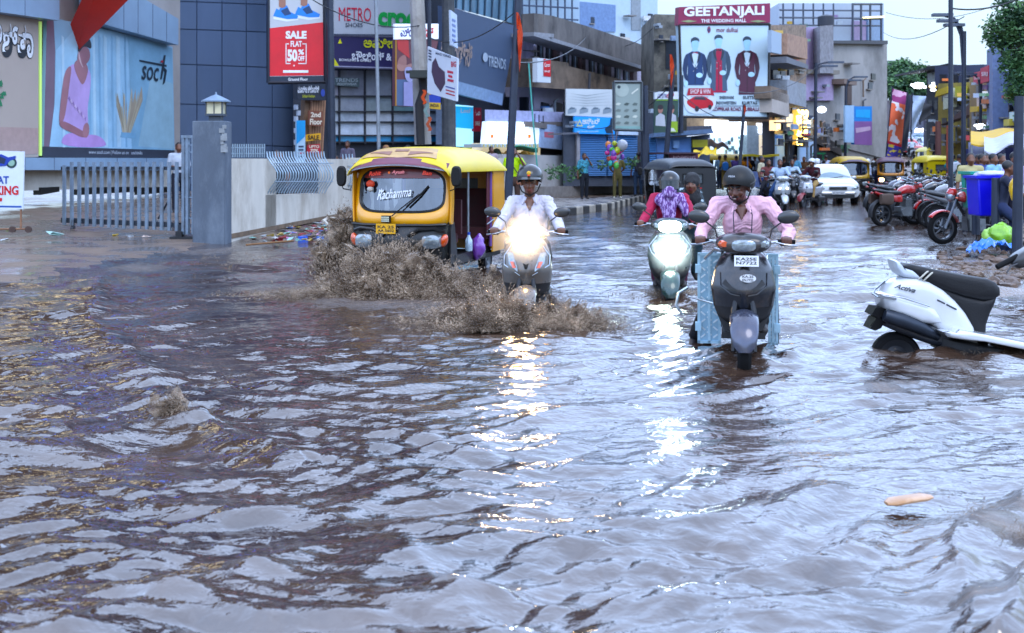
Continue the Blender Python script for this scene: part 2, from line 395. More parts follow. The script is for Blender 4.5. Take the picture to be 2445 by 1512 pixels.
nz = n.new('ShaderNodeTexNoise'); nz.inputs['Scale'].default_value = .9; nz.inputs['Detail'].default_value = 9; nz.inputs['Roughness'].default_value = .7; L.new(mp.outputs[0], nz.inputs['Vector'])
r = n.new('ShaderNodeValToRGB'); r.color_ramp.elements[0].position = .36; r.color_ramp.elements[1].position = .68
r.color_ramp.elements[0].color = (.020, .0095, .006, 1); r.color_ramp.elements[1].color = (.066, .040, .027, 1); L.new(nz.outputs[0], r.inputs[0])
at = n.new('ShaderNodeAttribute'); at.attribute_name = 'foam'
n2 = n.new('ShaderNodeTexNoise'); n2.inputs['Scale'].default_value = 5.5; n2.inputs['Detail'].default_value = 9; n2.inputs['Roughness'].default_value = .75; n2.inputs['Distortion'].default_value = 1.2
L.new(tcn.outputs['Object'], n2.inputs['Vector'])
ma = n.new('ShaderNodeMath'); ma.operation = 'ADD'; L.new(at.outputs['Fac'], ma.inputs[0]); L.new(n2.outputs[0], ma.inputs[1])
mr = n.new('ShaderNodeMapRange'); mr.inputs[1].default_value = .82; mr.inputs[2].default_value = 1.3; L.new(ma.outputs[0], mr.inputs[0])
mx = n.new('ShaderNodeMix'); mx.data_type = 'RGBA'; L.new(mr.outputs[0], mx.inputs[0]); L.new(r.outputs[0], mx.inputs[6]); mx.inputs[7].default_value = (.15, .10, .072, 1)
L.new(mx.outputs[2], b.inputs['Base Color'])
mrr = n.new('ShaderNodeMapRange'); mrr.inputs[3].default_value = .045; mrr.inputs[4].default_value = .24; L.new(mr.outputs[0], mrr.inputs[0]); L.new(mrr.outputs[0], b.inputs['Roughness'])
b.inputs['IOR'].default_value = 2.1
mp2 = n.new('ShaderNodeMapping'); mp2.inputs['Scale'].default_value = (1, 1.5, 1); L.new(tcn.outputs['Object'], mp2.inputs[0])
n3 = n.new('ShaderNodeTexNoise'); n3.inputs['Scale'].default_value = 7; n3.inputs['Detail'].default_value = 3; n3.inputs['Roughness'].default_value = .45; n3.inputs['Distortion'].default_value = .6; L.new(mp2.outputs[0], n3.inputs['Vector'])
bp = n.new('ShaderNodeBump'); bp.inputs['Strength'].default_value = 1.; bp.inputs['Distance'].default_value = .014; L.new(n3.outputs[0], bp.inputs['Height'])
n5 = n.new('ShaderNodeTexNoise'); n5.inputs['Scale'].default_value = 19; n5.inputs['Detail'].default_value = 3; n5.inputs['Distortion'].default_value = .8; L.new(mp2.outputs[0], n5.inputs['Vector']); bp5 = n.new('ShaderNodeBump'); bp5.inputs['Strength'].default_value = 1.; bp5.inputs['Distance'].default_value = .003; L.new(n5.outputs[0], bp5.inputs['Height']); L.new(bp.outputs[0], bp5.inputs['Normal'])
n4 = n.new('ShaderNodeTexNoise'); n4.inputs['Scale'].default_value = 30; n4.inputs['Detail'].default_value = 4; L.new(tcn.outputs['Object'], n4.inputs['Vector'])
ml = n.new('ShaderNodeMath'); ml.operation = 'MULTIPLY'; L.new(n4.outputs[0], ml.inputs[0]); L.new(mr.outputs[0], ml.inputs[1])
bp2 = n.new('ShaderNodeBump'); bp2.inputs['Strength'].default_value = .8; bp2.inputs['Distance'].default_value = .06; L.new(ml.outputs[0], bp2.inputs['Height']); L.new(bp5.outputs[0], bp2.inputs['Normal'])
L.new(bp2.outputs[0], b.inputs['Normal'])
tag(grid_obj('flood_water', X, Y, H, wm, {'foam': foam}), kind='structure')
WATER = (X, Y, H)
# ================================================================ THE PLACE: mall, boards, walls
CONC = M('#a9a6a2', .75, var=.14, scale=2.5, bump=.1, dirt='#6f665e', dirt_amt=.45)
WHITEWALL = M('#cfcac0', .75, var=.10, scale=1.6, bump=.1, dirt='#7c6e5c', dirt_amt=.5, stretch=(1.1, 1.1, .55))
FASCIA = M('#8fa6bd', .4, var=.08, scale=1.)
PANELG = M('#57667f', .4, var=.14, scale=.5, metal=.1, dirt='#55606e', dirt_amt=.4, stretch=(1, 1, .25))
DARKPOLE = M('#2c3342', .4, var=.2, metal=.3)
# ---- mall with curved fascia
mall = E('mall_building', (-11.5, 38, .3), 0, 'pale mall front with curved grey blue fascia, billboards and red slanting beam', 'building')
mall.location = (0, 0, 0)
fm = Bd(0, 30, 425, 40)
mb = MB(); fm.rect(mb, -500, -2300, 430, 480, -.12, .5); mb.build('wall', M('#a8a3a0', .7, var=.12, scale=1.), mall)
# curved fascia panels: left one and right one
def band(bd, ul, vt0, vb0, ur, vt1, vb1, off, th, name, mat, par, seams=()):
    m_ = MB(); bd.quad(m_, [(ul, vb0), (ur, vb1), (ur, vt1), (ul, vt0)], off, th); o = m_.build(name, mat, par)
    for sx in seams:
        k = (sx - ul) / (ur - ul); m2 = MB(); bd.quad(m2, [(sx - .7, vb0 + (vb1 - vb0) * k), (sx + .7, vb0 + (vb1 - vb0) * k), (sx + .7, vt0 + (vt1 - vt0) * k), (sx - .7, vt0 + (vt1 - vt0) * k)], off + .004, .008)
        m2.build('panel_seam', M('#5d6c80', .6), par)
    return o
band(fm, -420, -260, -30, 142, -190, 49, .55, .5, 'fascia', FASCIA, mall, (-300, -190, -90, 0, 60))
band(fm, 228, -70, 52, 426, 45, 108, .55, .5, 'fascia', FASCIA, mall, (250, 296, 330, 365, 398))
mb = MB(); fm.quad(mb, [(-420, -300), (228, -72), (228, -1500), (-420, -2300)], .5, .4); mb.build('upper_fascia', M('#4c3626', .7), mall)
band(fm, -500, 374, 405, 423, 378, 407, .6, 1.0, 'ledge', FASCIA, mall, (60, 130, 205, 280, 350))
mb = MB(); fm.quad(mb, [(-500, 470), (428, 446), (428, 407), (-500, 405)], .1, .3); mb.build('base_wall', WHITEWALL, mall)
for a, b_ in ((96, 142), (190, 330), (335, 415)):
    mb = MB(); fm.quad(mb, [(a, 466), (b_, 458), (b_, 446), (a, 448)], .14, .2); mb.build('gap_shade_slab', BLACK, mall)  # solid black slabs stand in for the shade of the gap
mb = MB()                                                            # red beam: box girder sloping up towards the camera
a = W(180, 128, 33.5); c = W(395, -90, 31); e_ = W(300, -230, 31); f_ = W(136, 128, 33.5)
for q in ((a, c, e_, f_),):
    mb.poly(q, (.1, 1.6, .9))
mb.build('beam', M('#b23a33', .5, var=.12, scale=2.), mall, smooth=False)
mb = MB(); mb.poly([W(128, 105, 34.5), W(148, 105, 34.5), W(170, -30, 34), W(135, -30, 34)], (0, .5, 0)); mb.build('beam_bracket', M('#20222a', .6), mall)
mb = MB(); mb.tube([fm.P(96, 372, .12), fm.P(96, 52, .12)], .045); mb.build('light_strip', EM('#a9d06a', .55), mall)
# the backlit blue sign and cream window that light the water from above the picture
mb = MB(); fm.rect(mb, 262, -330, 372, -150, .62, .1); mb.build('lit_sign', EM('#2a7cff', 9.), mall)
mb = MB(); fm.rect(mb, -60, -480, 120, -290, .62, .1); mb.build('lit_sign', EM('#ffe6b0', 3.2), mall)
# left billboard (greige, white Kannada letters)
bl = E('billboard', (0, 0, 0), 0, 'beige billboard with white Kannada letters at the far left of the mall', 'billboard')
mb = MB(); fm.quad(mb, [(-120, 378), (92, 375), (92, 36), (-120, 6)], .16, .1); mb.build('panel', M('#b5a9a0', .55, var=.04, scale=.7), bl)
mb = MB(); fm.quad(mb, [(-120, 372), (92, 368), (92, 306), (-120, 300)], .17, .01); mb.build('picture', M('#b29b95', .55, var=.1), bl)
mb = MB(); fm.text(mb, 'ರಿಶ್ತಾ', -34, 44, 81, 135, .175, P_('#20262e'), .055, 0, 6); fm.text(mb, 'ರಿಶ್ತಾ', -33, 46, 80, 133, .19, P_('#f4f7fb'), .02, 0, 6); mb.build('lettering', None, bl, smooth=False)
mb = MB()
rr = random.Random(3)
for k in range(14):
    a = rr.uniform(-22, 4); b_ = rr.uniform(195, 260); fm.flat(mb, [(a, b_), (a + 9, b_ - 8), (a + 12, b_ + 3)], .18 + k * .001, P_('#2f7a55'))
mb.build('picture', None, bl, smooth=False)
# woman billboard
bw = E('billboard', (0, 0, 0), 0, 'large billboard of a seated woman in pink against pale curtains, soch logo', 'billboard')
mb = MB(); fm.quad(mb, [(104, 373), (417, 381), (412, 112), (262, 72), (112, 40)], .16, .1); mb.build('panel', M('#9cc0d8', .5, var=.05, scale=.6), bw)
mb = MB(); FP = lambda pts, c, o: fm.flat(mb, rnd(pts) if len(pts) > 4 and o > 4.9 else pts, .16 + o * .003, P_(c))
FP([(104, 373), (118, 373), (130, 250), (132, 120), (128, 44), (112, 40)], '#7d6a78', 1)
FP([(118, 352), (318, 356), (314, 130), (300, 84), (190, 56), (134, 120), (130, 250)], '#a9cde4', 2)
for k, (x, w, c) in enumerate(((212, 7, '#8fb6d2'), (224, 6, '#c3dfee'), (238, 5, '#93bad6'), (250, 8, '#bfdcec'), (268, 5, '#96bcd6'), (280, 9, '#bedaea'), (300, 4, '#8ab2ce'), (150, 6, '#bdd9ea'), (190, 6, '#96bdd8'))):
    FP([(x, 352), (x + w, 352), (x + w * 1.1 - 4, 90), (x - 3, 84)], c, 3 + k * .2)
FP([(315, 356), (415, 360), (411, 116), (306, 86)], '#8db4cc', 3.1); FP([(330, 350), (414, 356), (412, 200), (360, 180)], '#9dbccb', 3.4)
FP([(145, 350), (150, 325), (170, 316), (200, 322), (232, 322), (250, 335), (256, 353)], '#c29fd6', 5)            # skirt
FP([(140, 295), (146, 258), (150, 215), (153, 178), (162, 160), (182, 150), (208, 160), (218, 178), (215, 220), (208, 262), (212, 306), (190, 318), (160, 312)], '#c4abdc', 5.4)
FP([(153, 178), (162, 160), (172, 158), (166, 200), (160, 250), (152, 292), (140, 296), (144, 250), (148, 215)], '#a57a82', 5.8)   # arm
FP([(140, 292), (152, 288), (186, 306), (206, 318), (212, 326), (196, 330), (170, 316), (146, 306)], '#9c7078', 6)
FP([(196, 322), (200, 296), (212, 292), (214, 318), (206, 332)], '#a87c84', 6.2)
FP([(174, 156), (186, 140), (206, 150), (212, 168), (200, 205), (190, 196)], '#a67a82', 6.4)                         # neckline
FP([(184, 142), (188, 118), (200, 108), (214, 118), (216, 138), (208, 152), (198, 162), (188, 152)], '#9c7079', 6.6)  # face
FP([(186, 128), (186, 108), (196, 92), (210, 88), (218, 100), (219, 118), (208, 112), (198, 112), (192, 122)], '#2a2834', 6.8)
FP([(187, 118), (190, 130), (194, 150), (200, 162), (196, 160), (188, 142)], '#c9b0b4', 7)
for k in range(9): FP([(162 + k * 5, 235 + k * 6), (166 + k * 5, 230 + k * 6), (172 + k * 4, 250 + k * 5)], '#d8c3e0' if k % 2 else '#9a7fb2', 7.2 + k * .05)
for k in range(26):
    a = rr.uniform(-1, 1); tx = 308 + a * 32 + rr.uniform(-6, 6); FP([(300 + a * 8, 318), (304 + a * 8, 318), (tx + 2, rr.uniform(212, 262)), (tx, rr.uniform(205, 255))], rr.choice(['#b9b29c', '#a99c8a', '#c4bba6']), 4 + k * .02)
FP([(287, 328), (326, 331), (324, 318), (290, 316)], '#86b0cc', 4.8)
mb.build('picture', None, bw, smooth=False)
mb = MB(); fm.quad(mb, [(102, 375), (417, 383), (417, 359), (102, 350)], .172, .01); mb.build('footer', M('#353a46', .5), bw)
mb = MB(); fm.text(mb, 'www.soch.com | Follow us on   sochindia', 212, 359, 340, 370, .18, P_('#d5dde6'), 0, 0, 1.5)
fm.text(mb, 'soc', 338, 156, 380, 190, .19, P_('#23313f'), .01, .25, 6); fm.quad(mb, [(334, 147), (398, 160), (398, 155), (334, 143)], .195, .01, P_('#23313f'))
fm.quad(mb, [(383, 190), (386, 190), (391, 168), (394, 172), (389, 202), (394, 198), (399, 168), (392, 161), (396, 132), (392, 132)], .195, .01, P_('#23313f')); fm.disc(mb, 387, 147, 3, 3, .2, P_('#b03a4a')); mb.build('lettering', None, bw, smooth=False)
# ---- grey blue panelled building
pb = E('panelled_building', (0, 0, 0), 0, 'tall windowless building clad in square slate blue panels', 'building')
fp = Bd(412, 42, 715, 46)
mb = MB(); fp.rect(mb, 408, -1700, 716, 470, 0, .8); mb.build('wall', M('#3c4a66', .5), pb, smooth=False)
vl = [408, 470, 530, 588, 650, 720]; hl = [-420, -260, -140, 3, 69, 153, 248, 340, 440]
for i in range(5):
    for j in range(8):
        mb = MB(); a, c = vl[i] + 1.2, vl[i + 1] - 1.2; s0 = (a - 415) * .028; s1 = (c - 415) * .028
        fp.quad(mb, [(a, hl[j + 1] - 1.2 + s0 * 1.3), (c, hl[j + 1] - 1.2 + s1 * 1.3), (c, hl[j] + 1.2 + s1 * 1.3), (a, hl[j] + 1.2 + s0 * 1.3)], .05 + rr.uniform(0, .006), .04)
        mb.build('cladding_panel', PANELG if (i * 3 + j) % 4 else M('#52617a', .42, var=.14, scale=.5, metal=.1, dirt='#505b6a', dirt_amt=.4, stretch=(1, 1, .25)), pb)
# ---- gate pillar, lamp, low walls, railings
gp_ = E('gate_pillar', (-5.62, 22.4, 0), 0, 'slate grey square gate pillar with chipped corner beside the sliding gate', 'pillar')
mb = MB(); mb.box((0, 0, 1.1), (.60, .55, 2.36)); pil = mb.build('shaft', M('#525c69', .7, var=.16, scale=3, bump=.15, dirt='#75808c', dirt_amt=.45, stretch=(1, 1, .4)), gp_)
bv = pil.modifiers.new('b', 'BEVEL'); bv.width = .015; bv.segments = 2
mb = MB()
for k in range(7): mb.box((.27 + rr.uniform(-.03, .02), -.26 + rr.uniform(-.02, .01), 1.75 + k * .07), (rr.uniform(.05, .12), .06, rr.uniform(.05, .11)), rot=Matrix.Rotation(rr.uniform(-.5, .5), 3, 'Z'))
mb.build('chipped_plaster', M('#8f9498', .9, bump=.5, bscale=30), gp_)
ll = E('gate_lamp', (-5.55, 22.4, 2.28), 0, 'small square lantern with conical hat on top of the grey gate pillar', 'lamp')
mb = MB(); mb.box((0, 0, .05), (.22, .22, .10)); mb.box((0, 0, .12), (.34, .34, .04)); mb.build('base', M('#3b444f', .5), ll)
mb = MB(); mb.box((0, 0, .25), (.29, .29, .22)); mb.build('glass', M('#d9d2b4', .25, var=.1), ll)
mb = MB()
for sx in (-1, 1):
    for sy in (-1, 1): mb.box((sx * .15, sy * .15, .25), (.022, .022, .24))
for k in (0, ): mb.box((0, -.15, .25), (.015, .015, .22))
mb.build('frame', M('#3b444f', .5), ll)
mb = MB(); mb.lathe([(.36, .02), (.36, .27), (.385, .27), (.47, .10), (.50, .02), (.55, .012)], axis='z', n=20); mb.build('hat', M('#7d8fa3', .5), ll)
# low boundary walls
def wall_seg(name, pts, z0, z1, th, mat, label, coping=True):
    w = E(name, (0, 0, 0), 0, label, 'wall'); mb = MB()
    for (x0, y0), (x1, y1) in zip(pts[:-1], pts[1:]):
        d = V((x1 - x0, y1 - y0, 0)); nn = V((d.y, -d.x, 0)).normalized() * -th
        mb.poly([(x0, y0, z0), (x1, y1, z0), (x1, y1, z1), (x0, y0, z1)], nn)
    mb.build('wall_body', mat, w, smooth=False); return w
Ax, Ay = W(548, 383, 22.6)[:2]; Bx, By = W(842, 383, 32)[:2]
wl = wall_seg('boundary_wall', [(Ax, Ay), (Ax + (Bx - Ax) * .30, Ay + (By - Ay) * .30)], -.1, 1.585, .22, WHITEWALL, 'dirty white boundary wall between grey pillar and autorickshaw')
f1 = Bd(548, 22.6, 842, 32)
mb = MB(); f1.quad(mb, [(634, 552), (780, 520), (780, 461), (634, 466)], 0, .2); f1.quad(mb, [(779, 530), (842, 500), (842, 380), (779, 380)], 0.002, .2); mb.build('wall_body', WHITEWALL, wl, smooth=False)
mb = MB(); f1.quad(mb, [(545, 572), (842, 512), (842, 504), (545, 560)], .012, .02); mb.build('mud_line', M('#6b5a4a', .8, var=.4, scale=5), wl)
def railing(bd, u0, u1, vt, vb, n_, name, label, curved=True, off=.0, col='#9fb0bd'):
    r_ = E(name, (0, 0, 0), 0, label, 'railing', 'curved steel railings on the mall wall'); m_ = M(col, .35, metal=.6)
    for k in range(n_):
        u_ = u0 + (u1 - u0) * (k + .5) / n_; a = bd.P(u_, vt); c = bd.P(u_, vb); mb = MB(); pts = []
        for i in range(9):
            t_ = i / 8; p = c.lerp(a, t_) + bd.n * (off + (.22 * math.sin(PI * min(1, t_ * 1.15)) ** 1.5 - .10 * max(0, t_ - .8) if curved else 0)); pts.append(p)
        mb.tube(pts, .017, 6); mb.build('bar', m_, r_)
    for vv in (.28, .72):
        mb = MB(); a = bd.P(u0, vb + (vt - vb) * vv); c = bd.P(u1, vb + (vt - vb) * vv); o = bd.n * (off - .02 + (.2 if curved else 0)); mb.tube([a + o, c + o], .014, 6); mb.build('rail', m_, r_)
    return r_
railing(f1, 636, 778, 362, 462, 22, 'railing', 'bulging steel railing in the opening of the white wall')
fb = Bd(548, 26, 640, 29)
railing(fb, 553, 634, 344, 376, 15, 'railing', 'short straight steel railing behind the white wall top', False)
# wall further on, behind the autorickshaw and along the pavement
C0 = W(842, 383, 32); C1 = W(1010, 383, 38.); C2 = W(1205, 383, 43)
wall_seg('boundary_wall', [C0[:2], C1[:2], C2[:2]], 0, 1.62, .2, WHITEWALL, 'white wall running on behind the yellow autorickshaw')
railing(Bd(842, 32.2, 1010, 38.2), 816, 846, 368, 470, 4, 'railing', 'bit of curved steel railing left of the autorickshaw roof')
fw = Bd(1205, 43, 1545, 55)
w2 = E('planter_wall', (0, 0, 0), 0, 'long cream planter wall with stepped top along the pavement', 'wall')
mb = MB(); fw.quad(mb, [(1200, 470), (1345, 466), (1345, 385), (1345, 372), (1200, 368)], 0, .25); fw.quad(mb, [(1344, 475), (1420, 470), (1420, 416), (1344, 418)], .0, .25)
fw.quad(mb, [(1419, 470), (1548, 457), (1548, 378), (1419, 382)], .01, .25); mb.build('wall_body', M('#b3b2b2', .75, var=.1, scale=1.5, dirt='#857b70', dirt_amt=.5), w2, smooth=False)
mb = MB(); fw.quad(mb, [(1300, 474), (1420, 468), (1420, 444), (1300, 446)], .5, .55)
mb.build('step', M('#8f8b88', .8, dirt='#5f574f'), w2, smooth=False)
mb = MB()
for a in (1436, 1478, 1520): fw.rect(mb, a, 392, a + 22, 440, .03, .06)
mb.build('grey_panel', M('#7d7f86', .8), w2, smooth=False)  # darker grey slabs, slightly proud of the wall face
fr = E('fence', (0, 0, 0), 0, 'dark metal grille on the planter wall with small bushes before it', 'fence')
for k in range(11):
    mb = MB(); a = 1335 + k * 6.6; mb.tube([fw.P(a, 420, -.05), fw.P(a, 372, -.05)], .03, 6); mb.build('bar', M('#2b2f36', .5), fr)
mb = MB(); mb.tube([fw.P(1330, 372, -.05), fw.P(1405, 371, -.05)], .05, 6); mb.tube([fw.P(1332, 385, -.05), fw.P(1520, 386, -.05)], .02, 6); mb.build('rail', M('#2b2f36', .5), fr)
# kerbed pavement
kb = [W(1040, 383, 32.2), W(1200, 383, 33.3), G(1360, 512, 0), G(1450, 500, 0), G(1550, 474, 0), G(1640, 459, 0), G(1760, 447, 0), G(1850, 438, 0)]
kb = [(p.x, p.y) for p in kb]
back = [(28, 90), (8, 80), (-8, 46), (-4.3, 33)]
mb = MB(); pts = [V((x, y, -.1)) for x, y in kb + back]; mb.poly(pts, (0, 0, .235)); mb.build('pavement', wet_mat('wet_slabs', '#77716c', '#8e8985', .4, 2., .3), None, smooth=False, kind='structure')
def along(pts, step):
    out = []; acc = 0
    for (x0, y0), (x1, y1) in zip(pts[:-1], pts[1:]):
        d = math.hypot(x1 - x0, y1 - y0); t_ = (step - acc) % step
        while t_ < d: out.append((x0 + (x1 - x0) * t_ / d, y0 + (y1 - y0) * t_ / d, math.atan2(y1 - y0, x1 - x0))); t_ += step
        acc = (acc + d) % step
    return out
kr = E('kerb', (0, 0, 0), 0, 'kerb of concrete blocks painted black and cream at the pavement edge', 'kerb')
for i, (x, y, a) in enumerate(along(kb, .62)):
    if y > 66: break
    mb = MB(); mb.box((x, y, .06), (.585, .2, .28), rot=Matrix.Rotation(a, 3, 'Z')); o = mb.build('kerb_block', M('#22211f', .7) if (i % 2 and y > 34) else M('#a39d92', .75, dirt='#6d655a'), kr)
    bv = o.modifiers.new('b', 'BEVEL'); bv.width = .03; bv.segments = 2
# ---- sliding gate
g = E('sliding_gate', (0, 0, 0), 0, 'grey slatted sliding gate on small wheels left of the grey pillar', 'gate')
fg = Bd(145, 25.4, 425, 23.2); gm = M('#8393a4', .45, metal=.3, var=.2, dirt='#5c5650', dirt_amt=.4); gd = M('#1c222c', .5)
for k in range(16):
    a = 152 + k * 17.9; w_ = 6.8
    top = 387 + (8 if k in (0,) else 0); mb = MB(); fg.quad(mb, [(a - w_ / 2, 538 + k * .9), (a + w_ / 2, 538 + k * .9), (a + w_ / 2, top), (a - w_ / 2, top)], 0, .03); mb.build('slat', gm, g)
for v0, v1 in ((398, 406), (520, 532)):
    mb = MB(); fg.quad(mb, [(145, v1), (428, v1 + 12 * (v0 > 500)), (428, v0 + 12 * (v0 > 500)), (145, v0)], -.035, .06); mb.build('rail', gd, g)
mb = MB(); mb.tube([fg.P(378, 522, -.05), fg.P(408, 470, -.05)], .02, 6); mb.build('brace', gd, g)
for a, z_ in ((174, 0), (430, 0)):
    mb = MB(); c = fg.P(a, 548, -.03); c.z = .10; mb.lathe([(-.03, .01), (-.03, .075), (.03, .075), (.03, .01)], c, 'x', 16); mb.box((c.x, c.y, .2), (.05, .05, .2)); mb.build('wheel', gd, g)
mb = MB(); c = fg.P(442, 560, 0); mb.box((c.x + .02, c.y, .03), (.55, .35, .09)); mb.box((c.x - .1, c.y, .12), (.12, .2, .12)); mb.build('roller_block', M('#1a1d22', .7), g)
for a in (436, 446, 460):
    mb = MB(); fg.quad(mb, [(a - 3, 560), (a + 3, 560), (a + 3, 324), (a - 3, 324)], .05, .05); mb.build('upright', gm, g)
mb = MB(); fg.quad(mb, [(432, 330), (468, 330), (468, 323), (432, 323)], .055, .06); mb.build('crossbar', gm, g)
for vv in (345, 362, 420, 470, 520):
    mb = MB(); fg.quad(mb, [(439, vv + 3), (463, vv + 3), (463, vv), (439, vv)], .03, .02); mb.build('crossbar', gm, g)
# ---- parking sign on a wheeled stand
s = E('parking_sign', (0, 0, 0), 0, 'white parking notice board on a rusty wheeled stand at the left edge', 'sign')
fs_ = Bd(-60, 24.2, 57, 23.8); mb = MB(); fs_.quad(mb, [(-75, 497), (54, 500), (57, 362), (-75, 358)], 0, .03); mb.build('board', M('#dbe4ee', .4, var=.05), s)
mb = MB(); fs_.quad(mb, [(-75, 494), (51, 496), (51, 492), (-75, 490)], .005, .01, P_('#2f57a8'))
fs_.text(mb, 'PARK AT', -62, 421, 21, 439, .008, P_('#27499c'), .03); fs_.text(mb, 'PARKING', -52, 444, 44, 466, .008, P_('#cf2536'), .035)
fs_.quad(mb, [(-60, 481), (4, 481), (4, 473), (-60, 473)], .01, .01, P_('#cf2536')); mb.build('lettering', None, s, smooth=False)
mb = MB()
fs_.disc(mb, 27, 389, 13, 13, .006, P_('#1f3a3c')); fs_.disc(mb, 27, 389, 8, 8, .009, P_('#8fb0a0')); fs_.disc(mb, -18, 389, 13, 13, .006, P_('#1f3a3c'))
fs_.flat(mb, [(-25, 382), (2, 368), (20, 376), (38, 372), (36, 380), (24, 384), (14, 396), (-8, 398)], .012, P_('#1a3f9a')); fs_.flat(mb, [(-4, 372), (14, 380), (10, 392), (-8, 388)], .015, P_('#10233f')); mb.build('picture', None, s, smooth=False)
mb = MB(); mb.tube([fs_.P(50, 360, -.03), fs_.P(50, 548, -.03)], .022); mb.tube([fs_.P(-70, 548, -.03), fs_.P(66, 547, -.03)], .02); mb.build('stand', M('#8a6a55', .8, dirt='#5c4033'), s)
for a in (30, 68):
    mb = MB(); mb.lathe([(-.025, .01), (-.025, .065), (.025, .065), (.025, .01)], fs_.P(a, 548, 0), 'y', 16); mb.build('wheel', M('#4a3a35', .8), s)
# ================================================================ boards and signs in the middle
def board(name, label, bd, quad, col, off=0., th=.12, cat='billboard', frame=None, lit=0):
    b_ = E(name, (0, 0, 0), 0, label, cat); mb = MB(); bd.quad(mb, quad, off, th)
    mb.build('panel', EM(col, lit) if lit else M(col, .5, var=.05, scale=.8), b_, smooth=False)
    if frame:
        u0, v0 = quad[3]; u1, v1 = quad[1]; mb = MB(); q = quad
        for i in range(4):
            a = bd.P(*q[i], .02); c = bd.P(*q[(i + 1) % 4], .02); mb.tube([a, c], .05, 4)
        mb.build('frame', M(frame, .5), b_)
    return b_
# shoe sale board
fsb = Bd(640, 34, 775, 34.2); sb = board('billboard', 'sale billboard with blue trainers above a red Sale Flat 50% off panel', fsb, [(640, 198), (777, 196), (774, -60), (640, -60)], '#c5c9cf', frame='#1b2330')
mb = MB(); fsb.flat(mb, [(641, 182), (775, 180), (774, 53), (640, 68)], .004, P_('#d4273f')); fsb.flat(mb, [(640, 197), (776, 195), (775, 181), (641, 183)], .006, P_('#17263c'))
for dx, dy, m_ in ((0, 0, 1), (52, -4, 1)):
    q = lambda pts: [(640 + dx + a, dy + c) for a, c in pts]
    fsb.flat(mb, q([(12, 38), (13, 46), (44, 52), (72, 48), (72, 42), (48, 43)]), .006, P_('#e8eef4'))
    fsb.flat(mb, q([(12, 39), (20, 20), (26, 24), (36, 10), (46, 14), (52, 28), (72, 38), (70, 45), (46, 46)]), .01, P_('#2f8ae0')); fsb.flat(mb, q([(30, 26), (46, 18), (56, 34), (40, 38)]), .014, P_('#17406e'))
    fsb.flat(mb, q([(26, -40), (42, -40), (42, 16), (34, 20), (26, 16)]), .012, P_('#9c7264'))
mb.build('picture', None, sb, smooth=False)
mb = MB(); WH = P_('#f2f4f6')
for tx in (('SALE', 682, 74, 732, 93, .05), ('FLAT', 694, 98, 721, 112, .03), ('50', 686, 118, 710, 147, .05), ('%', 712, 118, 726, 131, .04), ('OFF', 711, 134, 727, 146, .03), ('+', 700, 155, 704, 159, .05), ('Ground Floor', 688, 186, 735, 193, .02)): fsb.text(mb, *tx[:5], .012, WH, tx[5])
for q in ([(682, 153), (684, 153), (684, 104), (682, 104)], [(730, 153), (732, 153), (732, 104), (730, 104)], [(682, 106), (690, 106), (690, 104), (682, 104)], [(722, 106), (732, 106), (732, 104), (722, 104)], [(682, 153), (694, 153), (694, 151), (682, 151)], [(712, 153), (732, 153), (732, 151), (712, 151)], [(676, 174), (736, 174), (736, 168), (676, 168)]): fsb.flat(mb, q, .012, WH)
mb.build('lettering', None, sb, smooth=False)
# metro / crocs board and bowling board
fmt = Bd(792, 44, 1010, 46)
b3 = board('billboard', 'pale shop board reading METRO SHOES and crocs', fmt, [(793, 84), (1010, 86), (1010, -20), (793, -20)], '#b9bec6', frame='#1f2a3d')
mb = MB(); fmt.text(mb, 'METRO', 809, 17, 886, 50, .03, P_('#c22f4a'), 0.0, 0, 2); fmt.text(mb, 'SHOES', 825, 55, 866, 65, .03, P_('#30364a'), 0.01); fmt.text(mb, 'crocs', 903, 28, 1010, 64, .03, P_('#1f9a4a'), .045, 0, 4); mb.build('lettering', None, b3, smooth=False)
b4 = board('billboard', 'dark purple board with yellow and white Kannada letters, BOWLING & GAMES', fmt, [(793, 160), (1010, 166), (1010, 90), (793, 84)], '#2a2450', .01, frame='#7a7a90')
mb = MB(); fmt.text(mb, 'ಅಮೀಬಾ', 868, 114 - 24, 962, 114, .035, P_('#c8c93a'), .02, 0, 3); fmt.text(mb, 'ಬೌಲಿಂಗ್ & ಗೇ', 840, 122, 960, 143, .035, P_('#e6e9f2'), .02, 0, 3)
fmt.text(mb, 'BOWLING & GAMES', 810, 168 - 12 + -24 + 8, 886, 137 + 13 + -4, .035, P_('#e6e9f2'), .02, 0, 2)
mb.build('lettering', None, b4, smooth=False); mb = MB(); fmt.flat(mb, [(794, 158), (810, 158.5), (794, 132)], .03, P_('#d3cf35')); fmt.flat(mb, [(807, 90 + 14), (812, 92 + 0), (817, 104)], .03, P_('#d3cf35')); mb.build('picture', None, b4, smooth=False)
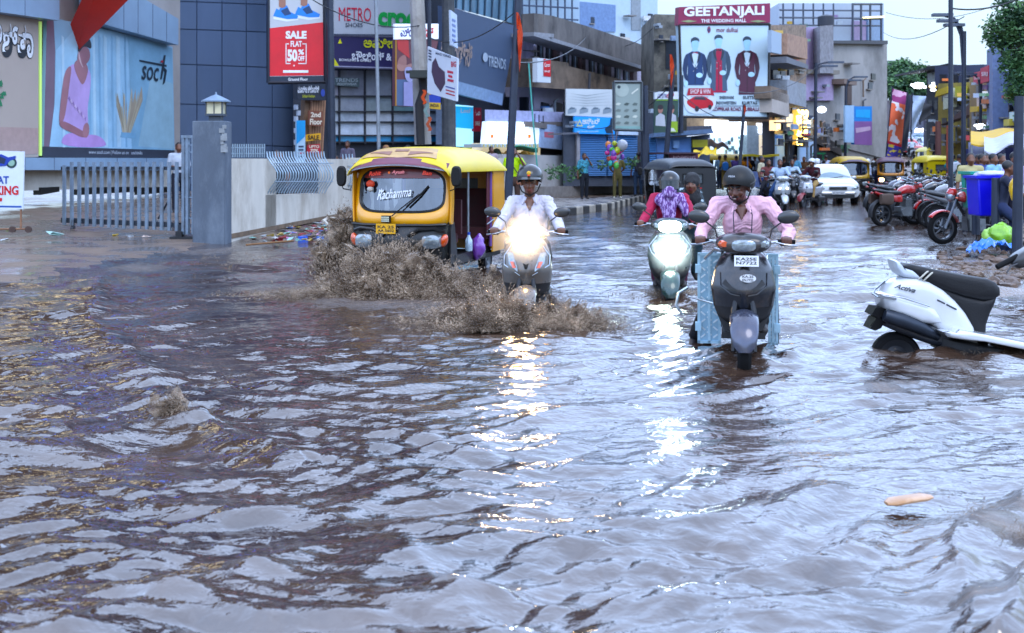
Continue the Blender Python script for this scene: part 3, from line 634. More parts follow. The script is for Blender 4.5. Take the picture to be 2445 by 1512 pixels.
# glazed shop front with posters behind a dark frame
sf = E('glazed_shop', (0, 0, 0), 0, 'dark framed glazed shop front with faded posters under the bowling board', 'building')
fsf = Bd(775, 44.6, 1090, 47)
mb = MB(); fsf.rect(mb, 700, -1100, 1090, 470, -.3, 5.); mb.build('wall', M('#242a38', .6), sf, smooth=False)
cols = [(793, 812), (813, 872), (874, 938), (940, 1005), (1007, 1060)]; rows = [(168, 228), (231, 265), (268, 290), (293, 322), (324, 338)]
pc = [['#8f8c98', '#7c7f8c', '#8a8f98', '#5c5a66', '#4a4d5a'], ['#9aa0a8', '#98a0ae', '#8d9aa0', '#7fa0a6', '#6a7a8a'], ['#c0cbd8', '#bcc9d8', '#c8d0da', '#b8c6d6', '#9fb0c4'], ['#cdd8e6', '#c9d6e6', '#d2dce8', '#cfdae6', '#b5c3d6'], ['#3c9bd0', '#57aada', '#4aa3d8', '#3f9ad2', '#3a86ba']]
for j, (r0, r1) in enumerate(rows):
    for i, (c0, c1) in enumerate(cols):
        mb = MB(); fsf.quad(mb, [(c0, r1), (c1, r1 + 1), (c1, r0 + 1), (c0, r0)], -.12, .05); mb.build('poster', M(pc[j][i], .25, var=.25, scale=1.3, dirt='#4c5266', dirt_amt=.4), sf)
for i, (c0, c1) in enumerate(cols):
    mb = MB(); fsf.quad(mb, [(c0 - 3, 345), (c0, 345), (c0, 162), (c0 - 3, 162)], 0, .12); mb.build('mullion', M('#161b26', .5), sf)
for j, (r0, r1) in enumerate(rows):
    mb = MB(); fsf.quad(mb, [(792, r1 + 3), (1060, r1 + 4), (1060, r1 + 0), (792, r1)], .01, .12); mb.build('transom', M('#161b26', .5), sf)
ts = board('sign', 'small dark trends footwear sign on the glazed shop front', fsf, [(796, 204), (858, 208), (858, 188), (796, 184)], '#4a5a5e', .1, .08, 'sign')
mb = MB(); fsf.text(mb, 'TRENDS', 800, 187, 855, 196, .11, P_('#aab4b8'), .02); fsf.text(mb, 'FOOTWEAR', 806, 198, 852, 204, .11, P_('#aab4b8'), .02); mb.build('lettering', None, ts, smooth=False)
ts = board('sign', 'dark sign with white Kannada letter and a beige shoe sole', fsf, [(938, 232), (1005, 234), (1005, 168), (938, 165)], '#474754', .1, .08, 'sign')
mb = MB(); fsf.text(mb, 'ಮಿ', 911 + 30, 190, 965, 215, .115, P_('#e5e8ee'), .02); fsf.flat(mb, [(966, 230), (964, 218), (974, 200), (984, 190), (990, 198), (980, 222)], .11, P_('#a89c88')); mb.build('lettering', None, ts, smooth=False)
# signs at the passage: mobile world style fascia, arch with wooden slats
fpa = Bd(706, 40, 776, 41)
pa = E('passage_arch', (0, 0, 0), 0, 'passage portal with wood slats and 2nd Floor sign below the sale billboard', 'portal')
mb = MB(); fpa.quad(mb, [(710, 238), (776, 240), (776, 200), (710, 198)], .3, .2); mb.build('fascia', M('#232a38', .5), pa)
mb = MB(); fpa.text(mb, 'ಮೂಲೀಜ ಕ್ಲೋದ್ಸ್', 711, 204, 762, 222, .32, P_('#e9edf4'), .02); fpa.text(mb, 'Urban Fashion', 722, 226, 752, 233, .32, P_('#c3c940'), .01); fpa.disc(mb, 771, 222, 5, 9, .32, P_('#3c4fa0')); mb.build('lettering', None, pa, smooth=False)
mb = MB(); fpa.quad(mb, [(722, 385), (744, 385), (752, 238), (728, 238)], .0, .2); mb.build('wall', M('#7c6350', .7), pa)
for k in range(11):
    mb = MB(); a = 744 + k * 3; fpa.quad(mb, [(a - 6, 385), (a - 4, 385), (a + 4, 240), (a + 2, 240)], .12, .1); mb.build('slat', M('#8c6a55' if k % 2 else '#b48c72', .6), pa)
mb = MB()
for k in range(9): fpa.quad(mb, [(706 + (k % 2) * 6, 262 + k * 14), (712 + (k % 2) * 6, 262 + k * 14), (712 + (k % 2) * 6, 250 + k * 14), (706 + (k % 2) * 6, 250 + k * 14)], .1, .1)
mb.build('side_panel', M('#b9c3d2', .5), pa)
for lab, q, c, tx in (('brown 2nd Floor sign in the passage portal', [(738, 300), (771, 302), (771, 266), (738, 264)], '#7c4a38', [('2nd', 742, 268, 766, 280), ('Floor', 740, 284, 769, 298)]), ('yellow SALE sign in the passage portal', [(731, 338), (766, 334), (766, 318), (731, 322)], '#e0a928', [('SALE', 735, 323, 762, 334)]), ('red flat 50 sign low in the portal', [(734, 366), (766, 366), (764, 344), (736, 346)], '#b8303c', [('UPTO', 738, 347, 762, 354), ('70%', 741, 356, 760, 364)])):
    sg = board('sign', lab, fpa, q, c, .35, .06, 'sign'); mb = MB()
    for t_ in tx: fpa.text(mb, *t_, .365, P_('#f3ead8') if c != '#e0a928' else P_('#3a2410'), .03)
    mb.build('lettering', None, sg, smooth=False)
fbn = Bd(708, 39, 730, 39.3); sg = board('standee', 'narrow blue and white standing banner left of the portal', fbn, [(708, 388), (729, 388), (729, 288), (708, 288)], '#bcd7ea', .4, .06, 'banner')
mb = MB(); fbn.flat(mb, [(708, 345), (729, 325), (729, 288), (708, 288)], .41, P_('#3a9fdc'))
for k in range(4): fbn.flat(mb, [(713, 352 + k * 8), (725, 352 + k * 8), (725, 348 + k * 8), (713, 348 + k * 8)], .415, P_('#3a4660' if k != 2 else '#b8304a'))
mb.build('picture', None, sg, smooth=False)
# max board with woman, tilted hoarding, little signs
fmx = Bd(943, 37, 1048, 38); mxb = board('billboard', 'tall board with ಮ್ಯಾಕ್ಸ್ in blue and red above a woman in a white top', fmx, [(943, 253), (1012, 256), (1047, 94), (943, 94)], '#6c4048', 0, .15)
mb = MB(); fmx.quad(mb, [(943, 94), (1047, 93), (1047, 57), (943, 57)], .05, .1); mb.build('header', EM('#dfe9f6', .5), mxb, smooth=False)
mb = MB(); fmx.text(mb, 'ಮ್ಯಾ', 956, 65, 1000, 88, .06, P_('#2a2a8c'), .03); fmx.text(mb, 'ಕ್ಸ್', 1002, 63, 1036, 90, .06, P_('#c8283c'), .03); mb.build('lettering', None, mxb, smooth=False)
mb = MB(); FQ = lambda pts, c, o: fmx.flat(mb, rnd(pts) if len(pts) > 4 else pts, .004 * o, P_(c))
FQ([(944, 252), (1010, 255), (1010, 190), (944, 190)], '#566a8e', 1); FQ([(948, 92), (975, 96), (978, 140), (950, 118)], '#c94a4a', 2); FQ([(948, 165), (950, 140), (968, 128), (972, 148), (968, 165)], '#a87a74', 3)
FQ([(948, 150), (966, 158), (984, 150), (986, 160), (960, 172), (948, 166)], '#b58880', 4); FQ([(964, 165), (976, 158), (988, 166), (988, 196), (970, 196)], '#b8b6dc', 5); FQ([(964, 196), (986, 196), (988, 254), (964, 253)], '#a7a4d0', 6)
FQ([(944, 253), (947, 253), (947, 94), (944, 94)], '#b98a3c', 7); mb.build('picture', None, mxb, smooth=False)
fx2 = Bd(1014, 38.5, 1050, 39); sg = board('sign', 'blue and yellow sign strips beside the concrete pole', fx2, [(1014, 258), (1052, 262), (1052, 150), (1014, 150)], '#2540a0', 0, .1, 'sign')
mb = MB(); fx2.flat(mb, [(1014, 258), (1052, 262), (1052, 246), (1014, 244)], .01, P_('#c8a22c')); fx2.flat(mb, [(1014, 226), (1030, 226), (1030, 190), (1014, 190)], .01, P_('#d0a82c')); fx2.text(mb, 'IN INDIA', 1018, 248, 1048, 256, .02, P_('#2c2820'), .02); fx2.text(mb, 'X', 1016, 193, 1028, 205, .02, P_('#2c2820'), .03); fx2.text(mb, '3', 1016, 210, 1028, 224, .02, P_('#2c2820'), .03); mb.build('lettering', None, sg, smooth=False)
ft = Bd(0, 0, 0, 0, pts=[(1020, 222, 33), (1090, 242, 32.2), (1020, 112, 33)])
sg = board('hoarding', 'white tilted hoarding with a dark silhouette picture and red lines', ft, [(1020, 222), (1090, 242), (1092, 140), (1021, 111)], '#d3dcea', 0, .06)
mb = MB(); ft.flat(mb, [(1052, 220), (1038, 200), (1030, 172), (1032, 150), (1040, 138), (1048, 160), (1062, 172), (1063, 200)], .006, P_('#4c3f52'))
for k, (a, b_, c, d_) in enumerate(((1068, 168, 1082, 174), (1070, 178, 1080, 184), (1068, 188, 1083, 194))): ft.flat(mb, [(a, d_), (c, d_ + 3), (c, b_ + 3), (a, b_)], .006, P_('#b8485a'))
for k in range(3): ft.flat(mb, [(1064, 208 + k * 8), (1086, 214 + k * 8), (1086, 211 + k * 8), (1064, 205 + k * 8)], .006, P_('#4c5a9a' if k < 1 else '#b0444f'))
for k in range(4): ft.flat(mb, [(1023, 122 + k * 7), (1030, 125 + k * 7), (1030, 121 + k * 7), (1023, 118 + k * 7)], .006, P_('#3a4258'))
mb.build('picture', None, sg, smooth=False)
mb = MB(); ft.text(mb, 'MAD KING', 1040, 124, 1076, 130, .008, P_('#33405c'), .02, 0, 9); ft.text(mb, 'BIG', 1077, 147, 1089, 160, .008, P_('#b8384a'), .03); mb.build('lettering', None, sg, smooth=False)
fv = Bd(1077, 31.8, 1092, 34); sg = board('sign', 'narrow white upright sign strip on the dark pole above the tilted hoarding', fv, [(1078, 108), (1093, 116), (1091, 36), (1076, 24)], '#c9d6ea', 0, .05, 'sign')
mb = MB()
for k in range(5): fv.flat(mb, [(1080, 50 + k * 12), (1088, 54 + k * 12), (1088, 48 + k * 12), (1080, 44 + k * 12)], .01, P_('#6a7fb8'))
mb.build('picture', None, sg, smooth=False)
# trends building with leaning fascia
tr = E('store_building', (0, 0, 0), 0, 'department store with leaning dark grey fascia lettered TRENDS and glass above', 'building')
ftr = Bd(0, 0, 0, 0, pts=[(1088, 215, 42), (1200, 250, 46.5), (1083, 20, 40.5)])
mb = MB(); ftr.quad(mb, [(1085, 222), (1199, 252), (1232, 62), (1083, 20)], 0, .6); mb.build('fascia', M('#5a6a84', .45, var=.06, metal=.2), tr, smooth=False)
mb = MB(); ftr.quad(mb, [(1085, 222), (1199, 252), (1201, 224), (1085, 192)], .03, .1); mb.build('lower_band', M('#8ea6c4', .45), tr, smooth=False)
mb = MB(); ftr.quad(mb, [(1083, 18), (1231, 58), (1290, -700), (1030, -740)], .0, .3); mb.build('glass', M('#7ea0b8', .12, var=.35, scale=.6, coat=1.), tr, smooth=False)
for k in range(9):
    mb = MB(); a = 1090 + k * 17; ftr.quad(mb, [(a, 20 + k * 4.6), (a + 2, 20.5 + k * 4.6), (a + 6 + k * .6, -120), (a + 4 + k * .6, -120)], .06, .08); mb.build('mullion', M('#3f5568', .4), tr)
mb = MB(); ftr.text(mb, 'ಟ್ರೆಂಡ್ಸ್', 1052, 82, 1128, 146, .05, P_('#a08f88'), .02, 0, 16); ftr.disc(mb, 1159, 137, 6, 11, .05, P_('#b9c6d6')); ftr.text(mb, 'TRENDS', 1166, 132, 1208, 158, .05, P_('#a9b6c6'), .02, 0, 9); mb.build('lettering', None, tr, smooth=False)
frl = Bd(1040, 44, 1210, 50)
mb = MB(); frl.rect(mb, 1050, 200, 1205, 470, -.2, 4.); mb.build('wall', M('#3f4352', .7), tr, smooth=False)
mb = MB(); frl.rect(mb, 1058, 250, 1076, 345, .0, .3); mb.build('column', M('#7a8799', .6), tr, smooth=False)
mb = MB(); frl.rect(mb, 1090, 250, 1130, 350, -.05, .1); mb.build('lit_doorway', EM('#9fe0ff', 1.3), tr, smooth=False)
for lab, q, c, tx, lit in (('lit cyan sign under the leaning fascia', [(1090, 305), (1130, 308), (1130, 256), (1090, 254)], '#1d9fd8', [('Leef', 1100, 259, 1124, 270)], .8),
                        ('red and white upright sign left of the lit sweet shop', [(1131, 314), (1150, 314), (1149, 258), (1130, 257)], '#b5384c', [('ಓಂ', 1134, 262, 1146, 276), ('SHREE', 1135, 290, 1146, 300)], 0)):
    sg = board('sign', lab, frl, q, c, .3, .08, 'sign', lit=lit); mb = MB()
    for t_ in tx: frl.text(mb, *t_, .32, P_('#f0f4f8'), .02)
    mb.build('lettering', None, sg, smooth=False)
# ================================================================ buildings along the street
OLD = M('#64605e', .85, var=.35, scale=1.2, dirt='#171619', dirt_amt=.85, stretch=(1, 1, .5)); PINKW = M('#b9b4c6', .75, var=.12, scale=.8, dirt='#6f6a78', dirt_amt=.35)
STAIN = M('#7c6d60', .85, var=.3, scale=1.3, dirt='#26221f', dirt_amt=.8); DARKW = M('#22262e', .35, var=.3); PALE = M('#b9b0a8', .8, var=.15, scale=.7, dirt='#6d675f', dirt_amt=.5)
ob = E('old_building', (0, 0, 0), 0, 'old three storey corner building with mouldy parapet and long balcony', 'building')
fl = Bd(1205, 49.5, 1275, 48); fo = Bd(1275, 48, 1550, 61)
Wq = lambda bd, par, nm, pts, off, th, mat: (lambda mb: (bd.quad(mb, pts, off, th), mb.build(nm, mat, par, smooth=False))[1])(MB())
Wq(fl, ob, 'wall', [(1203, 440), (1275, 440), (1275, 50), (1203, 50)], -.6, 6, PINKW)
Wq(fo, ob, 'wall', [(1275, 440), (1548, 425), (1548, 140), (1275, 50)], -.6, 6, PINKW)
Wq(fl, ob, 'parapet', [(1203, 80), (1276, 77), (1276, 32), (1203, 36)], .3, .5, OLD)
Wq(fo, ob, 'parapet', [(1275, 77), (1548, 162), (1548, 112), (1400, 62), (1320, 38), (1275, 32)], .3, .5, OLD)
Wq(fo, ob, 'eave', [(1275, 86), (1548, 170), (1548, 162), (1275, 77)], 1.0, 1.0, M('#8a8d94', .8)); Wq(fl, ob, 'eave', [(1200, 86), (1276, 86), (1276, 77), (1200, 79)], 1.0, 1.0, M('#8a8d94', .8))
Wq(fl, ob, 'balcony', [(1200, 208), (1276, 208), (1276, 140), (1203, 140)], .5, .25, STAIN); Wq(fo, ob, 'balcony', [(1275, 208), (1358, 214), (1358, 150), (1275, 139)], .5, .25, STAIN); Wq(fo, ob, 'balcony', [(1358, 212), (1545, 240), (1545, 206), (1358, 158)], .5, .25, STAIN)
for i in range(12):
    a = 1287 + i * 20.5; t0 = 88 + (a - 1275) * .30; b0 = 142 + (a - 1275) * .25
    if i % 3 != 2:
        o = Wq(fo, ob, 'window', [(a, b0), (a + 11, b0 + 3), (a + 11, t0 + 6), (a, t0 + 2)], -.5, .15, DARKW)
        m2 = MB(); fo.quad(m2, [(a + 5, b0 + 2), (a + 6, b0 + 2), (a + 6, t0 + 4), (a + 5, t0 + 3)], -.47, .05); m2.build('mullion', M('#8fa0b8', .4), o)
    else: Wq(fo, ob, 'pillar', [(a, b0), (a + 9, b0 + 3), (a + 9, t0 + 6), (a, t0 + 2)], -.4, .3, M('#4c3a3e', .7))
for a in (1296, 1328, 1350, 1382): Wq(fo, ob, 'window', [(a, 285), (a + 16, 286), (a + 16, 248), (a, 244)], -.5, .15, DARKW)
for a in (1206, 1240): Wq(fl, ob, 'window', [(a, 270), (a + 18, 270), (a + 18, 232), (a, 232)], -.5, .15, DARKW)
Wq(fl, ob, 'window', [(1256, 140), (1274, 140), (1274, 88), (1256, 88)], -.5, .15, M('#c9c4da', .7))
mb = MB(); mb.tube([fl.P(1205, 268, .9), fl.P(1275, 272, .9), fo.P(1405, 300, .9)], .03, 5); mb.tube([fl.P(1205, 282, .9), fl.P(1275, 288, .9), fo.P(1405, 312, .9)], .03, 5)
for a in range(0, 13): p = fo.P(1277 + a * 10, 278 + a * 2.2, .9); mb.tube([p + V((0, 0, .1)), p - V((0, 0, .35))], .02, 4)
mb.build('balcony_rail', M('#23262c', .5), ob)
Wq(fl, ob, 'slab', [(1190, 298), (1276, 300), (1276, 290), (1190, 289)], 1.0, 1.6, M('#6f6a6a', .8)); Wq(fo, ob, 'slab', [(1275, 302), (1420, 330), (1420, 318), (1275, 290)], 1.0, 1.6, M('#6f6a6a', .8))
Wq(fo, ob, 'ground_floor', [(1275, 440), (1420, 440), (1420, 325), (1275, 300)], .3, 1., M('#2a2930', .7))
mb = MB(); mb.tube([fo.P(1405, 240, .9), fo.P(1408, 90 + 85, .9)], .06); mb.build('pipe', M('#3a3a40', .6), ob)
sg = board('sign', 'small white and red sign box on the old building balcony', fo, [(1283, 196), (1315, 198), (1315, 142), (1283, 138)], '#d5dbe2', 1.1, .2, 'sign')
mb = MB(); fo.flat(mb, [(1298, 182), (1315, 184), (1315, 144), (1298, 141)], 1.12, P_('#c8363c')); fo.text(mb, 'Canon', 1300, 150, 1313, 160, 1.13, P_('#f0e4e4'), .02); fo.text(mb, 'IMAGE', 1300, 168, 1313, 173, 1.13, P_('#f0e4e4'), .02); mb.build('lettering', None, sg, smooth=False)
# lit sweet shop board
fsw = Bd(1150, 44, 1345, 47.5); sg = board('sign', 'glaring white lit shop board with two orange cup lamps', fsw, [(1158, 344), (1285, 350), (1290, 292), (1163, 290)], '#cfe4ff', 0, .25, 'sign', lit=1.0)
for k, (a, b_, r_) in enumerate(((1175, 318, 9), (1264, 319, 9), (1180, 300, 5), (1200, 300, 6), (1222, 306, 10), (1240, 302, 6), (1205, 322, 7), (1228, 330, 6), (1190, 332, 5), (1250, 300, 4))):
    mb = MB(); mb.ell(fsw.P(a, b_, .1), (r_ * .0085,) * 3, 12, 8); mb.build('lamp', EM('#fff6e6' if k > 1 else '#fff0c8', 6 if k > 1 else 9), sg)
mb = MB()
for a in (1175, 1264): fsw.flat(mb, [(a - 4, 321), (a + 4, 321), (a + 3, 330), (a - 3, 330)], .24, EM('#e0661e', 1.))
mb.build('lettering', None, sg, smooth=False)
sp2 = E('shop', (0, 0, 0), 0, 'open shop with bright interior below the glaring white board', 'shop')
Wq(fsw, sp2, 'upper_wall', [(1158, 292), (1346, 298), (1346, 268), (1158, 262)], -.1, 2., M('#a9aed0', .7)); Wq(fsw, sp2, 'interior', [(1150, 440), (1290, 440), (1290, 346), (1150, 342)], -.4, .5, EM('#ffeec8', .45))
Wq(fsw, sp2, 'sign_panel', [(1290, 352), (1342, 358), (1345, 300), (1290, 296)], .05, .2, M('#9fb2d2', .5)); Wq(fsw, sp2, 'interior', [(1290, 440), (1380, 440), (1380, 358), (1290, 352)], -.4, .5, M('#1c1a20', .8))
mb = MB(); fsw.quad(mb, [(1300, 328), (1322, 330), (1322, 316), (1300, 315)], .06, .02, P_('#b5707e')); mb.build('lettering', None, sp2)
mb = MB()
for k in range(30): a = 1150 + k * 4.6; fsw.quad(mb, [(a, 352), (a + 2.6, 352), (a + 2.6, 344), (a, 344)], .6, .9, P_('#d9cf9c' if k % 2 else '#c9d2d4'))
mb.build('awning', None, sp2, smooth=False)
for k in range(9): mb = MB(); mb.ell(fsw.P(1160 + k * 13, 378 - (k % 3) * 5, .0), (.18, .15, .22), 8, 6); mb.build('merchandise', M(rr.choice(['#5b4a3c', '#caa25a', '#3a4a3c', '#b8c4cc']), .6), sp2)
# white upper building, scaffold
ub = E('white_building', (0, 0, 0), 0, 'white modern block rising behind the old building with grey glass panel', 'building')
fu = Bd(1380, 70, 1565, 74); Wq(fu, ub, 'wall', [(1384, 300), (1570, 300), (1570, -60), (1384, -60)], 0, 6, M('#b9cbd8', .7, var=.06))
Wq(fu, ub, 'glass_panel', [(1386, 76), (1470, 76), (1470, 12), (1386, 4)], .1, .1, M('#7088ae', .3)); Wq(fu, ub, 'ledge', [(1384, 105), (1505, 108), (1505, 90), (1384, 78)], .6, .6, M('#c9c6be', .7)); Wq(fu, ub, 'ledge', [(1440, 140), (1565, 150), (1565, 128), (1440, 110)], .8, .8, M('#c2bfb8', .7)); Wq(fu, ub, 'window', [(1508, 72), (1530, 72), (1530, -10), (1508, -10)], .05, .05, M('#8d959c', .5))
fsc = Bd(1225, 60, 1390, 64); sc_ = E('scaffolded_building', (0, 0, 0), 0, 'pale building wrapped in scaffolding behind the mouldy parapet', 'building')
Wq(fsc, sc_, 'wall', [(1225, 200), (1384, 200), (1384, -60), (1225, -60)], 0, 5, M('#9fb4c4', .6, var=.15, scale=.5))
mb = MB()
for k in range(9): mb.tube([fsc.P(1230 + k * 17, 120, .8), fsc.P(1230 + k * 17, -60, .8)], .05, 5)
for k in range(4): mb.tube([fsc.P(1228, 40 - k * 28, .8), fsc.P(1380, 48 - k * 28, .8)], .045, 5)
mb.build('scaffold', M('#39465a', .6), sc_)
# white banner with pictures, blue sign, grey picture board, shutters
fcb = Bd(1350, 46.5, 1560, 49)
cv = board('banner', 'creased white cloth banner with faint machine drawings', fcb, [(1352, 276), (1468, 281), (1468, 214), (1352, 212)], '#c9cfd2', .2, .08, 'banner')
mb = MB()
for k in range(4): a = 1356 + k * 28; fcb.flat(mb, [(a, 272), (a + 20, 268), (a + 21, 260), (a + 8, 255), (a, 262)], .215, P_('#8d9aa4')); fcb.flat(mb, [(a + 3, 262), (a + 16, 260), (a + 16, 257), (a + 5, 258)], .22, P_('#5f6c78'))
for k in range(5): fcb.flat(mb, [(1354, 222 + k * 7), (1400, 228 + k * 6), (1466, 219 + k * 8), (1400, 230 + k * 6)], .212, P_('#a8b0b4'))
mb.build('picture', None, cv, smooth=False)
cv = board('sign', 'bright blue sign with white Kannada letters and triangle above the blue shutter', fcb, [(1372, 319), (1468, 321), (1468, 281), (1372, 278)], '#1f86d8', .25, .1, 'sign', lit=.35)
mb = MB(); fcb.text(mb, 'ಅಸ್ಟರ್', 1390, 282, 1432, 297, .265, P_('#e8f0f6'), .02); fcb.text(mb, 'ಕೃಷಿ', 1402, 299, 1420, 309, .265, P_('#e8f0f6'), .02); fcb.text(mb, 'ಕೃಷಿ ಕೇಂದ್ರ ಹುಬ್ಬಳ್ಳಿ', 1378, 312, 1430, 318, .265, P_('#cfe2f2'), .01)
fcb.flat(mb, [(1376, 302), (1392, 302), (1384, 285)], .265, P_('#d5d89a')); fcb.flat(mb, [(1380, 299), (1389, 299), (1384, 291)], .27, P_('#2f8ad8')); fcb.flat(mb, [(1448, 318), (1464, 319), (1462, 300), (1468, 284), (1458, 282), (1456, 298), (1444, 308)], .27, P_('#1d3348')); mb.build('lettering', None, cv, smooth=False)
fgb = Bd(1465, 41, 1535, 41.5); cv = board('billboard', 'grey green board with rows of small drawings on a black post', fgb, [(1466, 310), (1532, 312), (1532, 196), (1466, 196)], '#8f9c98', 0, .12, frame='#4a5054')
mb = MB(); fgb.disc(mb, 1485, 215, 17, 17, .008, P_('#a5b0aa')); fgb.disc(mb, 1478, 208, 4, 4, .012, P_('#26343a'))
for k in range(13): a = 1470 + (k % 3) * 20; b_ = 205 + 40 + (k // 3) * 15; fgb.flat(mb, [(a, b_ + 6), (a + 8 + k % 4, b_ + 7), (a + 13, b_ + 2), (a + 6, b_), (a + 1, b_ + 3)], .01, P_(rr.choice(['#5c6864', '#46524e', '#c2c8be', '#6a7470'])))
fgb.flat(mb, [(1508, 226), (1524, 214), (1524, 210), (1508, 222)], .012, P_('#d5d8ce')); fgb.flat(mb, [(1467, 309), (1531, 311), (1531, 302), (1467, 301)], .01, P_('#7fa09c')); mb.build('picture', None, cv, smooth=False)
sh = E('shop', (0, 0, 0), 0, 'closed shop with wide blue roller shutters below the bright blue sign', 'shop')
Wq(fcb, sh, 'wall', [(1345, 445), (1566, 445), (1566, 270), (1345, 270)], -.1, 3, M('#4a505c', .7))
SHUT = bpy.data.materials.new('roller_shutter'); SHUT.use_nodes = True; n = SHUT.node_tree.nodes; L = SHUT.node_tree.links
wv = n.new('ShaderNodeTexWave'); wv.bands_direction = 'Z'; wv.inputs['Scale'].default_value = 4.5; tcn = n.new('ShaderNodeTexCoord'); L.new(tcn.outputs['Object'], wv.inputs[0]); bp = n.new('ShaderNodeBump'); bp.inputs['Distance'].default_value = .05; L.new(wv.outputs[0], bp.inputs['Height']); L.new(bp.outputs[0], n['Principled BSDF'].inputs['Normal']); n['Principled BSDF'].inputs['Base Color'].default_value = rgb('#3f78b4') + (1,); n['Principled BSDF'].inputs['Roughness'].default_value = .5
Wq(fcb, sh, 'shutter', [(1386, 420), (1448, 420), (1448, 322), (1386, 320)], .02, .1, SHUT); Wq(fcb, sh, 'shutter', [(1452, 420), (1522, 420), (1522, 324), (1452, 322)], .02, .1, SHUT)
Wq(fcb, sh, 'lit_box', [(1478, 322), (1524, 323), (1524, 312), (1478, 311)], .15, .2, M('#cfe0f4', .4)); Wq(fcb, sh, 'wall_post', [(1378, 420), (1385, 420), (1385, 318), (1378, 318)], .05, .1, M('#9a9aa0', .6)); Wq(fcb, sh, 'canopy', [(1345, 322), (1382, 320), (1382, 316), (1345, 318)], 1., 1., M('#5d5f68', .7))
# dark mossy building with grille windows
fdb = Bd(1560, 50, 1625, 50.5); db = E('mossy_building', (0, 0, 0), 0, 'narrow mossy black stained building left of the wedding billboard', 'building')
Wq(fdb, db, 'wall', [(1560, 430), (1640, 430), (1640, 36), (1562, 34)], 0, 5, M('#6d6a62', .85, var=.4, scale=1.6, dirt='#15171b', dirt_amt=.85))
for v0, v1 in ((96, 165), (208, 260)): Wq(fdb, db, 'window', [(1590, v1), (1616, v1), (1616, v0), (1590, v0)], .03, .1, DARKW); Wq(fdb, db, 'window_frame', [(1586, v0), (1622, v0), (1622, v0 - 5), (1586, v0 - 5)], .2, .3, M('#8f8a80', .8))
Wq(fdb, db, 'column', [(1553, 420), (1562, 420), (1562, 260), (1553, 260)], .6, .4, M('#bcc8d4', .6)); Wq(fdb, db, 'balcony', [(1556, 345), (1590, 345), (1590, 300), (1556, 300)], .5, .5, M('#8a8f96', .6))
sg = board('poster', 'green framed poster of two people below ಮ್ಯಾಕ್ಸ್ header', Bd(1560, 44, 1622, 44.3), [(1562, 318), (1618, 318), (1620, 237), (1563, 237)], '#2f4a40', 0, .1); fpo = Bd(1560, 44, 1622, 44.3)
mb = MB(); fpo.quad(mb, [(1563, 237), (1620, 237), (1620, 219), (1563, 219)], .02, .1, M('#dbe2ea', .5)); fpo.text(mb, 'ಮ್ಯಾ', 1570, 222, 1592, 234, .03, P_('#3a3c7c'), .02); fpo.text(mb, 'ಕ್ಸ್', 1592, 222, 1610, 234, .03, P_('#b83a4c'), .02)
for (cx_, c) in ((1577, '#c8ccd4'), (1604, '#b9bcc6')):
    fpo.disc(mb, cx_, 262, 6, 9, .01, P_('#a97c70')); fpo.disc(mb, cx_, 256, 7, 6, .012, P_('#2a2026')); fpo.flat(mb, [(cx_ - 12, 300), (cx_ + 12, 302), (cx_ + 10, 276), (cx_, 270), (cx_ - 11, 278)], .008, P_(c))
fpo.flat(mb, [(1592, 316), (1618, 316), (1618, 290), (1592, 290)], .016, P_('#8fae3c')); fpo.flat(mb, [(1566, 240), (1618, 240), (1618, 238), (1566, 238)], .02, P_('#8fc04c')); fpo.flat(mb, [(1594, 314), (1614, 314), (1608, 306), (1598, 306)], .02, P_('#d8dcd4')); mb.build('picture', None, sg, smooth=False)
# wedding mall billboard
fg2 = Bd(1616, 47, 1838, 48.5); gb = board('billboard', 'huge GEETANJALI wedding mall billboard with three men in suits and a red car', fg2, [(1628, 279), (1834, 282), (1838, 58), (1622, 58)], '#c6dbe6', 0, .3, frame='#33302e')
mb = MB(); fg2.quad(mb, [(1619, 60), (1839, 54), (1839, 8), (1621, 17)], .05, .3); mb.build('header', M('#85284c', .5, var=.05), gb, smooth=False)
mb = MB(); fg2.text(mb, 'GEETANJALI', 1633, 17, 1825, 46, .07, P_('#f0f2f4'), .035, 0, -4); fg2.text(mb, 'THE WEDDING MALL', 1674, 46, 1782, 54, .07, P_('#f0f2f4'), .02, 0, -1)
for a, s_ in ((1645, -1), (1810, 1)): fg2.flat(mb, [(a - 20, 51), (a, 48), (a + 20, 51), (a, 54)], .07, P_('#8f9a72'))
fg2.text(mb, 'mor dulhai', 1711, 66, 1762, 77, .02, P_('#7c2f4c'), .012); fg2.disc(mb, 1693, 71, 4, 8, .02, P_('#7c2f4c')); fg2.disc(mb, 1693, 72, 2, 4, .025, P_('#2a3a6c'))
for tx in (('SHERWANI', 1718, 229, 1752, 237), ('SUITS', 1774, 229, 1800, 237), ('INDOWESTERN', 1710, 242, 1758, 250), ('KURTAS', 1772, 242, 1808, 250)): fg2.text(mb, *tx, .02, P_('#38424c'), .03)
fg2.text(mb, 'KOPPIKAR ROAD, HUBBALLI', 1701, 256, 1812, 267, .02, P_('#6c2444'), .03)
fg2.flat(mb, [(1705, 254), (1812, 254), (1812, 252.6), (1705, 252.6)], .02, P_('#4a4a54'))
mb.build('lettering', None, gb, smooth=False)
mb = MB(); FG = lambda pts, c, o: fg2.flat(mb, rnd(pts, 1) if len(pts) > 4 else pts, .008 + o * .003, P_(c))
SK = '#a9d2e4'
